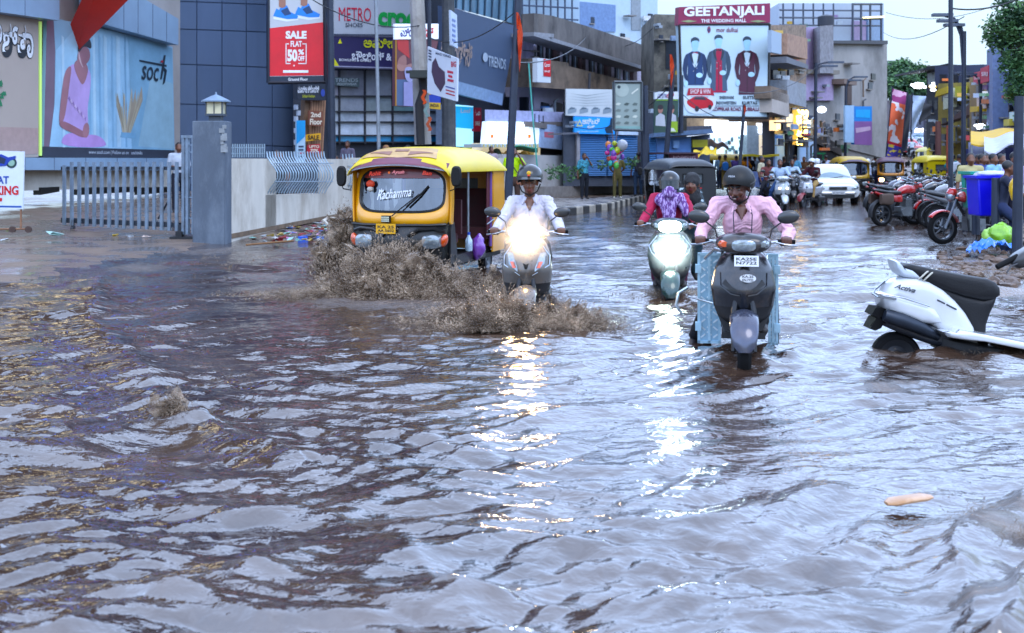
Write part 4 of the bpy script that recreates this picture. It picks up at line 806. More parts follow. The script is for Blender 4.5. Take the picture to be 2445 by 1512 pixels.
for cx_, top, c1, c2, inner, legs, b0 in ((1660, 92, '#1f3a68', '#24406e', '#cfe0ea', None, 207), (1716, 86, '#44586e', '#3d5064', '#a82848', '#b02c50', 221), (1784, 90, '#52283c', '#4a2436', '#c9dbe8', '#4e2438', 226)):
    FG([(cx_ - 9, top + 4), (cx_ + 9, top + 4), (cx_ + 8, top + 20), (cx_ + 3, top + 27), (cx_ - 3, top + 27), (cx_ - 8, top + 20)], SK, 2)
    FG([(cx_ - 10, top + 10), (cx_ - 10, top + 1), (cx_ - 2, top - 4), (cx_ + 8, top - 1), (cx_ + 11, top + 8), (cx_ + 6, top + 5), (cx_ - 4, top + 5)], '#2c3c4c', 3)
    FG([(cx_ - 7, top + 34), (cx_ + 7, top + 34), (cx_ + 5, top + 20), (cx_ - 5, top + 20)], SK, 1.5)
    Fq = lambda pts, c_, o: fg2.flat(mb, pts, .008 + o * .003, P_(c_)); dk_ = lambda h, k_=.72: '#' + ''.join('%02x' % int(int(h[i:i + 2], 16) * k_) for i in (1, 3, 5))
    Fq([(cx_ - 20, b0 - 4), (cx_ - 17, top + 70), (cx_ - 20, top + 45), (cx_ - 19, top + 37), (cx_ - 8, top + 31), (cx_ + 8, top + 31), (cx_ + 20, top + 37), (cx_ + 20, top + 48), (cx_ + 17, top + 70), (cx_ + 21, b0 - 4)], c1, 4)
    for q_ in (-1, 1):
        Fq([(cx_ + q_ * 16, top + 36), (cx_ + q_ * 22, top + 38), (cx_ + q_ * 27, top + 50), (cx_ + q_ * 30, top + 72), (cx_ + q_ * 26, top + 92), (cx_ + q_ * 20, top + 106), (cx_ + q_ * 15, top + 100), (cx_ + q_ * 20, top + 84), (cx_ + q_ * 18, top + 62)], dk_(c1, .82), 4.5)
        Fq([(cx_ + q_ * 3, top + 62), (cx_ + q_ * 9, top + 31), (cx_ + q_ * 14, top + 38), (cx_ + q_ * 10, top + 52)], dk_(c1, .6), 5.5)
    Fq([(cx_ - .7, b0 - 6), (cx_ + .7, b0 - 6), (cx_ + .7, top + 62), (cx_ - .7, top + 62)], dk_(c1, .5), 5.6)
    FG([(cx_ - 7, top + 60), (cx_ - 8, top + 32), (cx_ + 8, top + 32), (cx_ + 7, top + 60), (cx_, top + 72)] if inner != '#a82848' else [(cx_ - 7, b0), (cx_ - 6, top + 30), (cx_ + 7, top + 30), (cx_ + 9, b0)], inner, 5)
    if legs: FG([(cx_ - 20, b0), (cx_ - 18, b0 - 36), (cx_ + 20, b0 - 36), (cx_ + 18, b0)], legs, 3.6)
    FG([(cx_ - 6, top + 36), (cx_ + 6, top + 32), (cx_ + 6, top + 37), (cx_ - 6, top + 33)], '#a02a48' if cx_ < 1700 else '#1c2434', 6)
    for k in range(4): fg2.disc(mb, cx_ + (4 if k % 2 else -4), top + 64 + k * 7, 1, 1, .03, P_('#c9ccd2'))
    fg2.disc(mb, cx_ + 10, top + 88, 8, 6, .03, P_('#b9dcec')); fg2.disc(mb, cx_ - 22, top + 108, 5, 8, .03, P_('#b9dcec'))
FG([(1644, 211), (1700, 211), (1706, 228), (1640, 228)], '#a82e3e', 7); FG([(1632, 226), (1712, 226), (1708, 258), (1690, 272), (1648, 272), (1634, 256)], '#d9e2e8', 6.5)
FG([(1641, 250), (1640, 240), (1650, 236), (1660, 229), (1682, 229), (1694, 238), (1708 - 6, 242), (1704, 254), (1690, 258), (1660, 262)], '#b82a38', 8); FG([(1655, 238), (1661, 231), (1680, 231), (1688, 239)], '#3c2c38', 9)
fg2.disc(mb, 1664, 260, 5, 7, .045, P_('#23262c')); fg2.disc(mb, 1695, 256, 4, 6, .045, P_('#23262c')); fg2.text(mb, 'SHOP & WIN', 1648, 213, 1696, 224, .04, P_('#e8d4d8'), .02); fg2.text(mb, 'EXCITING PRIZES', 1650, 229.5, 1692, 233, .036, P_('#8f8f9a'), .01)
mb.build('picture', None, gb, smooth=False)
# shop block under the billboard
ws = E('shop', (0, 0, 0), 0, 'dazzling white lit garment shop under the wedding billboard', 'shop'); fws = Bd(1616, 66, 1850, 68)
Wq(fws, ws, 'wall', [(1616, 306), (1850, 306), (1850, 200), (1616, 200)], -.4, 1, M('#a08c74', .8, dirt='#5c4c3e')); Wq(fws, ws, 'lit_fascia', [(1688, 320), (1782, 322), (1782, 290), (1688, 286)], .3, .3, EM('#eaf6ff', 3.)); Wq(fws, ws, 'lit_interior', [(1700, 430), (1784, 430), (1784, 322), (1700, 320)], -.6, .2, EM('#d8f2ff', 1.1))
Wq(fws, ws, 'column', [(1784, 430), (1812, 430), (1812, 300), (1784, 300)], .3, .5, M('#aebfcb', .6)); Wq(fws, ws, 'lit_interior', [(1812, 430), (1850, 430), (1850, 322), (1812, 322)], -.6, .2, EM('#f0e2c8', .8)); Wq(fws, ws, 'lit_fascia', [(1812, 318), (1846, 318), (1846, 296), (1812, 294)], .4, .3, EM('#f4f8ff', 2.))
Wq(fws, ws, 'canopy', [(1640, 318), (1700, 316), (1700, 300), (1640, 302)], .9, 1.2, M('#5a6070', .7))
for k in range(26): mb = MB(); a = 1702 + rr.random() * 80; b_ = rr.uniform(326, 365); fws.rect(mb, a, b_, a + rr.uniform(2, 6), b_ + rr.uniform(5, 12), -.5, .1); mb.build('merchandise', M(rr.choice(['#3f7a8c', '#8fb8c4', '#b0c8a4', '#d8e4ea', '#7c94a8', '#c08c8c']), .6), ws)
# blue kiosk, juice cart, yellow tarpaulin
fk = Bd(1550, 44.5, 1690, 46); kk = E('kiosk', (0, 0, 0), 0, 'blue metal kiosk with tin roof behind the black autorickshaw', 'kiosk')
Wq(fk, kk, 'wall', [(1568, 425), (1650, 425), (1650, 326), (1568, 330)], 0, 2.5, M('#5d80b4', .6, var=.1)); Wq(fk, kk, 'side_wall', [(1650, 425), (1695, 425), (1695, 320), (1650, 326)], -.3, 2, M('#3a4658', .7)); Wq(fk, kk, 'roof', [(1558, 328), (1705, 318), (1700, 308), (1562, 318)], .6, 3, M('#566b88', .6)); Wq(fk, kk, 'shutter', [(1552, 400), (1566, 400), (1566, 326), (1552, 328)], .1, .2, SHUT); Wq(fk, kk, 'meter_box', [(1608, 354), (1622, 354), (1622, 336), (1608, 336)], .12, .12, M('#7f9fc8', .5))
fj = Bd(1595, 42, 1668, 43); jc = E('juice_cart', (0, 0, 0), 0, 'dark red juice cart with a lettered sign board', 'cart')
Wq(fj, jc, 'sign_panel', [(1602, 386), (1666, 388), (1666, 368), (1602, 366)], .3, .1, M('#5c2a3a', .5)); Wq(fj, jc, 'roof', [(1594, 368), (1672, 368), (1672, 364), (1594, 364)], .5, 1.4, M('#3c2a34', .6)); Wq(fj, jc, 'body', [(1604, 432), (1664, 434), (1664, 400), (1604, 398)], .2, 1.1, M('#8c7f88', .5, dirt='#4a4048'))
mb = MB(); fj.text(mb, 'BADAMSHAKE', 1607, 372, 1661, 384, .32, P_('#c9a8b0'), .03); mb.build('lettering', None, jc, smooth=False)
mb = MB(); [mb.tube([fj.P(a, 400, .25), fj.P(a, 366, .25)], .03, 5) for a in (1604, 1664)]; mb.tube([fj.P(1664, 452, .25), fj.P(1664, 366, .25)], .05, 5); mb.build('post', M('#5a4a4c', .6), jc)
ty = E('tarpaulin', (0, 0, 0), 0, 'yellow tarpaulin awning stretched before the lit garment shop', 'awning'); Y0 = 44.
fnn = lambda a, b_: W(1656 + 55 * a, 360 + 14 * b_ - 7 * a + 3 * math.sin(a * 9), 44 + a * 1.2 + b_ * -.8) + V((0, 0, .05 * math.sin(a * 14 + b_ * 3)))
mb = MB(); mb.shell(fnn, 14, 4, (0, .03, .02)); mb.build('cloth', M('#d2b43a', .6), ty)
mb = MB(); mb.shell(lambda a, b_: W(1690 + 50 * a, 333 + 14 * a + 20 * b_ * (1 - a * .6), 45 + b_ * .5) + V((0, 0, .06 * math.sin(a * 11))), 12, 4, (0, .03, .02)); mb.build('cloth', M('#b9b4be', .6, dirt='#a06a72'), ty)
sg = board('sign', 'yellow poster with small dark pictures above the yellow tarpaulin', fk, [(1654, 352), (1694, 352), (1694, 334), (1654, 334)], '#a9a23c', .1, .06, 'sign')
# buildings further right, receding
r1 = E('balcony_building', (0, 0, 0), 0, 'stained apartment block with projecting balconies right of the wedding billboard', 'building'); fr1 = Bd(1838, 52, 1925, 58)
Wq(fr1, r1, 'wall', [(1838, 290), (1925, 285), (1925, 60), (1838, 60)], -.4, 1.9, M('#8f7c6c', .8, var=.25, dirt='#2c2420', dirt_amt=.7))
for (a, b_, c, d_), m_ in (((1840, 235, 1880, 205), STAIN), ((1843, 268, 1884, 215), PALE), ((1880, 130, 1928, 80), M('#a88a78', .8, dirt='#5c4438')), ((1880, 245, 1925, 190), M('#9aa0a8', .7, dirt='#6a6460'))):
    Wq(fr1, r1, 'balcony', [(a, b_), (c, b_ + 12), (c, d_ + 12), (a, d_)], 1.1, 1.4, m_)
for a, b_, c, d_ in ((1846, 190, 1860, 120), (1865, 200, 1876, 130), (1884, 180, 1896, 140), (1850, 320, 1870, 280), (1880, 315, 1900, 270)): Wq(fr1, r1, 'window', [(a, b_), (c, b_), (c, d_), (a, d_)], -.3, .2, DARKW)
Wq(fr1, r1, 'awning', [(1878, 150), (1930, 165), (1930, 155), (1878, 135)], 1.3, 1.6, M('#6d7078', .7))
sg = board('sign', 'small pale blue sign on the stained apartment block corner', fr1, [(1842, 125), (1866, 130), (1866, 80), (1842, 72)], '#9fb0c2', 1.4, .15, 'sign')
r2 = E('concrete_building', (0, 0, 0), 0, 'large blotchy concrete side wall with pink building top and scaffolding', 'building'); fr2 = Bd(1922, 62, 2118, 72)
CB = M('#9c9a98', .85, var=.2, scale=.35, dirt='#4a4844', dirt_amt=.6)
Wq(fr2, r2, 'wall', [(1925, 330), (2118, 380), (2118, 98), (1985, 98), (1985, 88), (1925, 88)], 0, 8, CB)
Wq(fr2, r2, 'wall', [(2010, 400), (2118, 400), (2118, 340), (2010, 300)], -.1, 4, CB)
Wq(fr2, r2, 'upper_floor', [(1860, 160), (2110, 100), (2110, 8), (1860, 8)], -3, 5, M('#a9b4c2', .6, var=.06)); Wq(fr2, r2, 'upper_floor', [(1925, 240), (1990, 240), (1990, 65), (1925, 65)], .2, .3, M('#a596b4', .75)); Wq(fr2, r2, 'upper_floor', [(2040, 96), (2072, 96), (2072, 50), (2040, 50)], -2.8, .3, M('#a99ab8', .75))
Wq(fr2, r2, 'glass', [(2072, 96), (2110, 98), (2110, 40), (2072, 40)], -2.7, .2, M('#6d86a8', .25)); Wq(fr2, r2, 'parapet', [(1985, 104), (2120, 106), (2120, 97), (1985, 97)], .3, .6, M('#4a4c50', .8))
Wq(fr2, r2, 'tower', [(1958, 175), (1990, 175), (1990, 60), (1958, 62)], 1., 3., M('#8a8a90', .85, var=.25, dirt='#3a3a3c')); Wq(fr2, r2, 'window', [(2040 - 16, 250), (2034, 252), (2034, 200), (2024, 200)], .1, .2, M('#4a3a34', .7)); Wq(fr2, r2, 'window_hood', [(2016, 200), (2046, 204), (2046, 190), (2016, 188)], .9, .9, M('#7a6a62', .8)); Wq(fr2, r2, 'ledge', [(1930, 176), (2005, 178), (2005, 168), (1930, 166)], .5, .6, M('#7d7870', .85))
Wq(fr2, r2, 'canopy_edge', [(1925, 330), (2010, 372), (2010, 350), (1925, 300)], .2, 1., M('#3c3430', .8)); Wq(fr2, r2, 'bay_shade_slab', [(1925, 440), (2010, 430), (2010, 365), (1925, 318)], .1, .3, M('#1c1a1e', .8))  # dark slab stands in for the shade of the open bay
mb = MB()
for k in range(6): mb.tube([fr2.P(1870 + k * 24, 60, -2), fr2.P(1870 + k * 24, 8, -2)], .05, 4)
for k in range(3): mb.tube([fr2.P(1862, 60 - k * 18, -2), fr2.P(2100, 62 - k * 18, -2)], .05, 4)
for a in (2036, 2056, 2078, 2104): mb.tube([fr2.P(a, 100, -1.9), fr2.P(a, 8, -1.9)], .07, 4)
mb.tube([fr2.P(2036, 10, -1.9), fr2.P(2106, 10, -1.9)], .07, 4); mb.tube([fr2.P(2036, 45, -1.9), fr2.P(2106, 45, -1.9)], .07, 4); mb.build('scaffold', M('#3f4654', .6), r2)
Wq(fr2, r2, 'lit_strip', [(2070, 44), (2112, 42), (2112, 38), (2070, 40)], -1.6, .3, EM('#fff0b0', 1.2))
mb = MB(); mb.lathe([(0, .45), (.5, .45), (.6, .2)], fr2.P(1972, 62, -.5), 'z', 14); mb.build('water_tank', M('#2a2e38', .6), r2)
sg = board('billboard', 'tall poster board, blue above and purple below, under the concrete wall', Bd(2038, 60, 2085, 61), [(2040, 345), (2082, 347), (2082, 254), (2040, 254)], '#2f7fc4', .0, .2); fb5 = Bd(2038, 60, 2085, 61)
mb = MB(); fb5.flat(mb, [(2040, 345), (2082, 347), (2082, 290), (2040, 290)], .01, P_('#7d5a8c')); fb5.flat(mb, [(2044, 280), (2078, 282), (2078, 262), (2044, 262)], .01, P_('#2fa0d8')); fb5.flat(mb, [(2043, 306), (2078, 302), (2079, 311), (2044, 318)], .02, P_('#b8a0b8')); fb5.quad(mb, [(2018, 340), (2040, 341), (2040, 252), (2018, 252)], -.02, .1, P_('#9db9d4')); mb.build('picture', None, sg, smooth=False)
# shop row with bright signs at the foot of the receding street
def shop(label, u0, v0, u1, v1, Ya, Yb, col, lit, wallc='#2c3448', nm='shop', top=None):
    bd = Bd(u0, Ya, u1, Yb); s_ = E(nm, (0, 0, 0), 0, label, 'shop'); Wq(bd, s_, 'wall', [(u0, 430), (u1, 430), (u1, (top or v0 - 12)), (u0, (top or v0 - 12))], -.3, 3, M(wallc, .7))
    Wq(bd, s_, 'lit_sign' if lit else 'sign_panel', [(u0 + 1, v1), (u1 - 1, v1), (u1 - 1, v0), (u0 + 1, v0)], .2, .3, EM(col, lit) if lit else M(col, .5)); Wq(bd, s_, 'interior', [(u0 + 3, 410), (u1 - 3, 410), (u1 - 3, v1 + 6), (u0 + 3, v1 + 6)], -.2, .1, EM('#8fb4e0', .25) if lit else M('#1c2230', .7)); return s_
shop('shop with glowing orange and white box sign', 1852, 287, 1876, 312, 54, 56, '#ffd6a0', 1.6)
shop('shop with a white and pink lettered board', 1876, 272, 1906, 310, 56, 58, '#b7c3d8', 0, top=262)
shop('shop with tall column of warm light chains', 1906, 262, 1928, 346, 57, 58.5, '#c9a84a', .5, '#3a3a48')
shop('shop with small white lit box and blue awning', 1928, 288, 1952, 306, 60, 62, '#f2fbff', 1.8)
shop('shop with dull blue front and lilac boards', 1952, 300, 1990, 318, 63, 67, '#8f94c4', 0, '#3a4a78')
shop('shop with a blazing violet white vertical lamp panel', 1990, 322, 2012, 372, 68, 71, '#d6d0ff', 5., '#2a2c54')
shop('shop with spaced white globe lamps by the poster board', 2012, 275, 2038, 282, 70, 73, '#c4dcff', 2., '#2b3150')
ch = E('light_chain', (0, 0, 0), 0, 'dense column of warm fairy lights over a shop front', 'lights'); mb = MB(); bdl = Bd(1900, 56.5, 1932, 57.5)
for k in range(150): mb.ell(bdl.P(rr.uniform(1903, 1928), rr.uniform(263, 345), .6 + rr.uniform(0, .3)), (.055,) * 3, 6, 4)
mb.build('bulbs', EM('#ffdc78', 7.), ch)
for k, (a, b_, Y_) in enumerate(((2028, 287, 69), (2030, 302, 69), (2028, 316, 69), (2031, 328, 69), (2098, 298, 80), (2101, 312, 80), (1962, 262, 60))):
    o = E('globe_lamp', W(a, b_, Y_), 0, ['white globe lamp, topmost in the row left of the poster board', 'white globe lamp, second in the row left of the poster board', 'white globe lamp, third in the row left of the poster board', 'white globe lamp, lowest in the row left of the poster board', 'upper round lamp right of the concrete building', 'lower round lamp right of the concrete building', 'small round lamp on the shop with blue awning'][k], 'lamp', 'round lamps on the shop fronts')
    mb = MB(); mb.ell((0, 0, 0), (.24, .2, .17), 12, 8); mb.build('globe', EM('#e2f0ff', 4.), o); mb = MB(); mb.tube([(0, .2, 0), (0, 1.2, .1)], .04, 5); mb.build('bracket', DARKPOLE, o)
# clutter on the weathered fronts: windows, air conditioners, pipes, boards, ledges
def clutter(bd, par, u0, u1, vt, vb, n_, off, seed, nx=None, lit=0):
    r = random.Random(seed); WC = ['#1c222c', '#2a3444', '#39424e', '#141820']; BC_ = ['#8fa6c4', '#b8c4d0', '#a83c44', '#c9a43c', '#3c6ca8', '#d8dce0', '#5c8c6c', '#8c6c9c', '#c9703c']
    for k in range(n_):
        a = r.uniform(u0, u1); t_ = (a - u0) / max(1, u1 - u0); hi = vt[0] + (vt[1] - vt[0]) * t_; lo = vb[0] + (vb[1] - vb[0]) * t_; b_ = r.uniform(hi, lo); q = r.random(); w = (u1 - u0)
        if q < .34: o = Wq(bd, par, 'window', [(a, b_ + 15), (a + 9, b_ + 16), (a + 9, b_ + 1), (a, b_)], off + .02, .1, M(r.choice(WC), .3)); Wq(bd, par, 'sill', [(a - 1, b_ + 17), (a + 10, b_ + 18), (a + 10, b_ + 16), (a - 1, b_ + 15)], off + .12, .2, M('#8f8a84', .8))
        elif q < .48: Wq(bd, par, 'air_conditioner', [(a, b_ + 6), (a + 8, b_ + 6), (a + 8, b_), (a, b_)], off + .4, .35, M('#9aa4ae', .5, dirt='#5c5a58'))
        elif q < .62: mb = MB(); mb.tube([bd.P(a, b_ + 40, off + .1), bd.P(a, b_, off + .1), bd.P(a + 6, b_ - 4, off + .1)], .05, 5); mb.build('pipe', M(r.choice(['#3c4048', '#8f9aa4', '#6c5a4c']), .6), par)
        elif q < .74: Wq(bd, par, 'ledge', [(a, b_ + 2), (a + 18, b_ + 3), (a + 18, b_), (a, b_ - 1)], off + .5, .5, M('#7d7a78', .8))
        else:
            c_ = r.choice(BC_); h_ = r.uniform(5, 13); w_ = r.uniform(8, 20); Wq(bd, par, 'sign_panel', [(a, b_ + h_), (a + w_, b_ + h_), (a + w_, b_), (a, b_)], off + r.uniform(.1, .7), .12, EM(c_, lit * r.uniform(.5, 2)) if lit and r.random() < .5 else M(c_, .5, dirt='#5c5650'))
clutter(fo, ob, 1280, 1400, (232, 245), (255, 270), 9, -.55, 1); clutter(fl, ob, 1203, 1270, (92, 92), (120, 120), 3, -.55, 2); clutter(fcb, sh, 1345, 1460, (276, 276), (300, 300), 5, .0, 3); clutter(fdb, db, 1562, 1612, (45, 45), (200, 200), 7, .02, 4)
clutter(fr1, r1, 1840, 1920, (70, 90), (275, 275), 34, -.35, 5); clutter(fr2, r2, 1930, 2110, (110, 110), (330, 300), 14, .05, 6); clutter(fr2, r2, 1870, 2030, (40, 20), (90, 90), 8, -2.9, 8); clutter(fws, ws, 1784, 1848, (205, 205), (285, 285), 8, -.3, 9, .4)
clutter(Bd(1850, 55, 2035, 72.5), ws, 1852, 2030, (262, 300), (345, 360), 46, 1.2, 12, .9); clutter(fu, ub, 1390, 1560, (0, 0), (120, 120), 8, .1, 14)
# right side of the street
RB = [('black_building', 'dark wooden fronted building at the bend of the street', 2212, 2268, 158, 430, 82, 80, '#22252e'), ('yellow_building', 'yellow fronted shop house with large white board', 2240, 2325, 200, 430, 66, 60, '#9c8c48'), ('grey_building', 'dark slatted upper storey behind the yellow shop house', 2232, 2350, 158, 205, 70, 66, '#3c4258'),
      ('red_sign_building', 'shop house with large red signs and mustard side wall', 2315, 2360, 185, 430, 56, 50, '#8c7448'), ('glass_building', 'grey glass and panel building partly behind the right tree', 2356, 2470, 120, 430, 48, 38, '#6a7896'), ('brown_building', 'weathered brown building standing right of the banners', 2205, 2245, 232, 430, 88, 86, '#3c3a4c')]
rbo = {}
for nm, lab, u0, u1, v0, v1, Ya, Yb, c in RB:
    bd = Bd(u0, Ya, u1, Yb); o = E(nm, (0, 0, 0), 0, lab, 'building'); Wq(bd, o, 'wall', [(u0, v1), (u1, v1), (u1, v0 - (4 if nm != 'glass_building' else 60)), (u0, v0)], 0, 1.5, M(c, .75, var=.2, scale=.5, dirt='#3a3530', dirt_amt=.3)); rbo[nm] = (bd, o)
    for i in range(4):
        for j in range(2):
            a = u0 + (u1 - u0) * (.1 + i * .24); b_ = v0 + 20 + j * 62
            if rr.random() < .75 and b_ < 330: Wq(bd, o, 'window', [(a, b_ + 22), (a + (u1 - u0) * .13, b_ + 22), (a + (u1 - u0) * .13, b_), (a, b_)], .03, .06, DARKW)
bd, o = rbo['yellow_building']; Wq(bd, o, 'sign_panel', [(2252, 262), (2276, 256), (2276, 210), (2252, 214)], .3, .2, M('#c9ccb4', .5)); Wq(bd, o, 'awning', [(2240, 300), (2325, 270), (2325, 240), (2262, 290)], 1., .4, M('#4c3a38', .7)); Wq(bd, o, 'trim', [(2232, 232), (2262, 222), (2262, 206), (2236, 216)], .4, .2, M('#c0a62c', .6)); Wq(bd, o, 'sign_panel', [(2280, 240), (2300, 236), (2300, 205), (2280, 208)], .3, .2, M('#b9b444', .5))
bd, o = rbo['black_building']; Wq(bd, o, 'sign_panel', [(2216, 205), (2240, 202), (2238, 170), (2214, 176)], .5, .2, M('#8f979c', .5)); Wq(bd, o, 'roof', [(2204, 168), (2270, 160), (2270, 150), (2204, 164)], 1.5, 6, M('#1f232c', .7))
bd, o = rbo['red_sign_building']; Wq(bd, o, 'sign_panel', [(2324, 202), (2340, 198), (2340, 170), (2324, 174)], .6, .2, M('#b03048', .5)); Wq(bd, o, 'sign_panel', [(2341, 200), (2360, 194), (2360, 156), (2341, 164)], .7, .2, M('#b42c48', .5)); Wq(bd, o, 'sign_panel', [(2332, 262), (2356, 258), (2356, 232), (2332, 234)], .4, .2, M('#c9b8b4', .5)); Wq(bd, o, 'balcony', [(2316, 268), (2334, 266), (2334, 254), (2316, 255)], .6, .4, M('#cfae22', .5))
mb = MB()
for q in ((2326, 184, 2338, 190), (2343, 172, 2358, 182)): bd.text(mb, 'SRI', *q, .73, P_('#e8d0d4'), .03)
mb.build('lettering', None, o, smooth=False)
bd, o = rbo['glass_building']; Wq(bd, o, 'column', [(2362, 420), (2370, 420), (2370, 80), (2362, 90)], .8, .5, M('#6d7da0', .5)); Wq(bd, o, 'panel', [(2372, 230), (2392, 228), (2392, 206), (2372, 208)], .3, .2, M('#a9bcd4', .4)); Wq(bd, o, 'cross_sign', [(2410, 290), (2438, 286), (2438, 266), (2410, 268)], .6, .2, M('#cfe6e6', .4)); Wq(bd, o, 'sign_panel', [(2396, 302), (2410, 300), (2410, 284), (2396, 286)], .7, .2, M('#c8bc5c', .4))
mb = MB(); bd.quad(mb, [(2418, 279), (2434, 277), (2434, 273), (2418, 275)], .63, .02, P_('#1f8a6c')); bd.quad(mb, [(2424, 284), (2428, 284), (2428, 269), (2424, 269)], .635, .02, P_('#1f8a6c')); mb.build('lettering', None, o)
for k, (a, b_, w_) in enumerate(((2178, 155 + 14, 16), (2195, 178, 12))): pass
def lamp_cluster(label, pts, Y_, r_):
    o = E('street_light_cluster', (0, 0, 0), 0, label, 'lights'); mb = MB(); mb.tube([W(a, b_, Y_ + .3) for a, b_ in pts], .05, 5); mb.build('bracket', DARKPOLE, o)
    for a, b_ in pts: mb = MB(); mb.ell(W(a, b_, Y_), (r_ * 1.3, r_, r_ * .6), 10, 6); mb.build('lamp', EM('#eaf4ff', 7.), o)
lamp_cluster('cluster of glaring white lamps above the black and white banners', ((2180, 203), (2190, 200), (2200, 201), (2208, 208), (2195, 209), (2186, 208)), 85, .15)
lamp_cluster('pair of glaring white lamps before the dark building', ((2226, 206), (2231, 200), (2228, 215)), 78, .15)
lamp_cluster('white lamps glowing under the red signs', ((2332, 300), (2342, 298), (2350, 302), (2338, 306)), 48, .09)
lamp_cluster('small warm lamps over the far shops', ((2190, 312), (2204, 311), (2214, 312)), 95, .25)
# banners at the bend
def hang(label, pts, Y_, cols, nm='banner'):
    o = E(nm, (0, 0, 0), 0, label, 'banner'); (a, b_), (c, d_), (e_, f_), (g_, h_) = pts
    for k, (m_, t0, t1) in enumerate(cols):
        def fn(s_, t_, t0=t0, t1=t1):
            t_ = t0 + (t1 - t0) * t_; L_ = (a + (g_ - a) * t_, b_ + (h_ - b_) * t_); R_ = (c + (e_ - c) * t_, d_ + (f_ - d_) * t_)
            return W(L_[0] + (R_[0] - L_[0]) * s_, L_[1] + (R_[1] - L_[1]) * s_, Y_ + .5 * s_ + .12 * math.sin(t_ * 9 + s_ * 4))
        mb = MB(); mb.shell(fn, 6, 12, (0, .04, 0)); mb.build('cloth', m_, o)
    mb = MB(); mb.tube([W(a - 1, b_ - 5, Y_ + .15), W(g_ - 1, h_ + 6, Y_ + .15)], .05, 6); mb.build('post', DARKPOLE, o)
PB = pick('#d8623c', '#d6d0d8', 1.3, .52, 'noise'); PB2 = pick('#3a2f8c', '#c8b030', 3., .55, 'noise', (1, 1, 2))
hang('tall banner printed orange and white with purple and yellow foot', [(2132, 212), (2166, 222), (2150, 385), (2116, 375)], 66, [(pick('#8c2f6c', '#c99ab4', 1.5, .5), 0, .18), (PB, .18, .76), (M('#b8283c', .6), .76, .80), (PB2, .80, 1)])
hang('plain dark navy upright banner', [(2168, 225), (2178, 228), (2166, 360), (2154, 362)], 65.4, [(M('#252c40', .6), 0, 1)])
hang('pale folded white banner hanging from a pole', [(2180, 228), (2212, 230), (2190, 300), (2176, 330)], 64, [(M('#aebfd6', .6), 0, 1)])
hang('drooping black cloth below the white lamps', [(2192, 244), (2226, 250), (2220, 280), (2198, 292)], 68, [(M('#23262e', .7), 0, 1)])
# street market awnings and orange flags on the right
def awn(label, pts, Y_, c, sag=.07):
    o = E('awning', (0, 0, 0), 0, label, 'awning', 'stall awnings on the right'); (a, b_), (c_, d_) = pts
    mb = MB(); mb.shell(lambda s_, t_: W(a + (c_ - a) * s_, b_ + (d_ - b_) * s_, Y_ + t_ * 2.5) + V((0, 0, .35 * t_ - sag * math.sin(PI * s_ * 2.3) * (1 - t_ * .4))), 14, 5, (0, 0, .04)); mb.build('cloth', M(c, .65, var=.15), o)
    mb = MB()
    for q in (a + 2, c_ - 2): mb.tube([W(q, b_ + (d_ - b_) * (q > a + 9), Y_), V((W(q, 0, Y_).x, Y_, .05))], .03, 6)
    mb.build('post', STEEL, o)
awn('yellow sagging awning over the stall behind the bins', ((2318, 346), (2440, 340)), 31, '#c9a43a'); awn('white awning sheet below the yellow one', ((2350, 362), (2450, 352)), 29, '#b9bccb', .1); awn('dark blue tarpaulin stall cover on the right', ((2312, 372), (2400, 366)), 32, '#2a2c5c', .05)
stl = E('stall_back', (0, 0, 0), 0, 'dark blue back cloth of the stall on the right', 'stall'); mb = MB(); bq = Bd(2300, 36, 2450, 34); bq.quad(mb, [(2300, 440), (2450, 440), (2450, 352), (2300, 356)], 0, .1); mb.build('cloth', M('#2c2f58', .8, var=.25), stl)
# trees
LEAFM = []
for c in ('#3a5c3c', '#4b7044', '#2f5038', '#5f8250'): LEAFM.append(M(c, .6, var=.3, scale=1.))
def tree(label, base, lobes, n_, size, trunk=True, seed=1, nm='tree', cat='tree'):
    r = random.Random(seed); o = E(nm, base, 0, label, cat, 'trees beyond the houses'); b0 = V(base)
    if trunk:
        mb = MB(); top = V((0, 0, 0)); 
        for c, q in lobes: top += (c - b0) / len(lobes)
        mb.tube([V((0, 0, -.3)), top * .3, top * .7], [.35, .28, .2], 8)
        for c, q in lobes: mb.tube([top * .45, (top * .45).lerp(c - b0, .55) + V((0, 0, .3)), c - b0], [.16, .1, .04], 6)
        mb.build('trunk', M('#4a4038', .9, bump=.4), o)
    mb = MB()
    for c, q in lobes:
        for k in range(int(n_ * q ** 2)):
            d = V((r.gauss(0, 1), r.gauss(0, 1), r.gauss(0, 1))).normalized() * q * (r.random() ** .35) * (.8 + .35 * NZ.noise(V((r.random() * 3, k * .01, 1))))
            p = c - b0 + V((d.x, d.y * .8, d.z * .75))
            if NZ.noise(p * (2.1 / q)) < -.10: continue
            s_ = size * r.uniform(.6, 1.3); a = V((r.gauss(0, 1), r.gauss(0, 1), r.gauss(0, .5))).normalized(); b_ = a.cross(V((r.gauss(0, 1), r.gauss(0, 1), r.gauss(0, 1)))).normalized()
            mb.add([p - a * s_, p + b_ * s_ * .45, p + a * s_, p - b_ * s_ * .45 + V((0, 0, -.1 * s_))], [(0, 1, 2, 3)], LEAFM[min(3, int(2 + 2.2 * NZ.noise(p * .8 + V((9, 2, 0))) + r.uniform(-.6, .6)))])
    mb.build('crown', None, o, smooth=False)
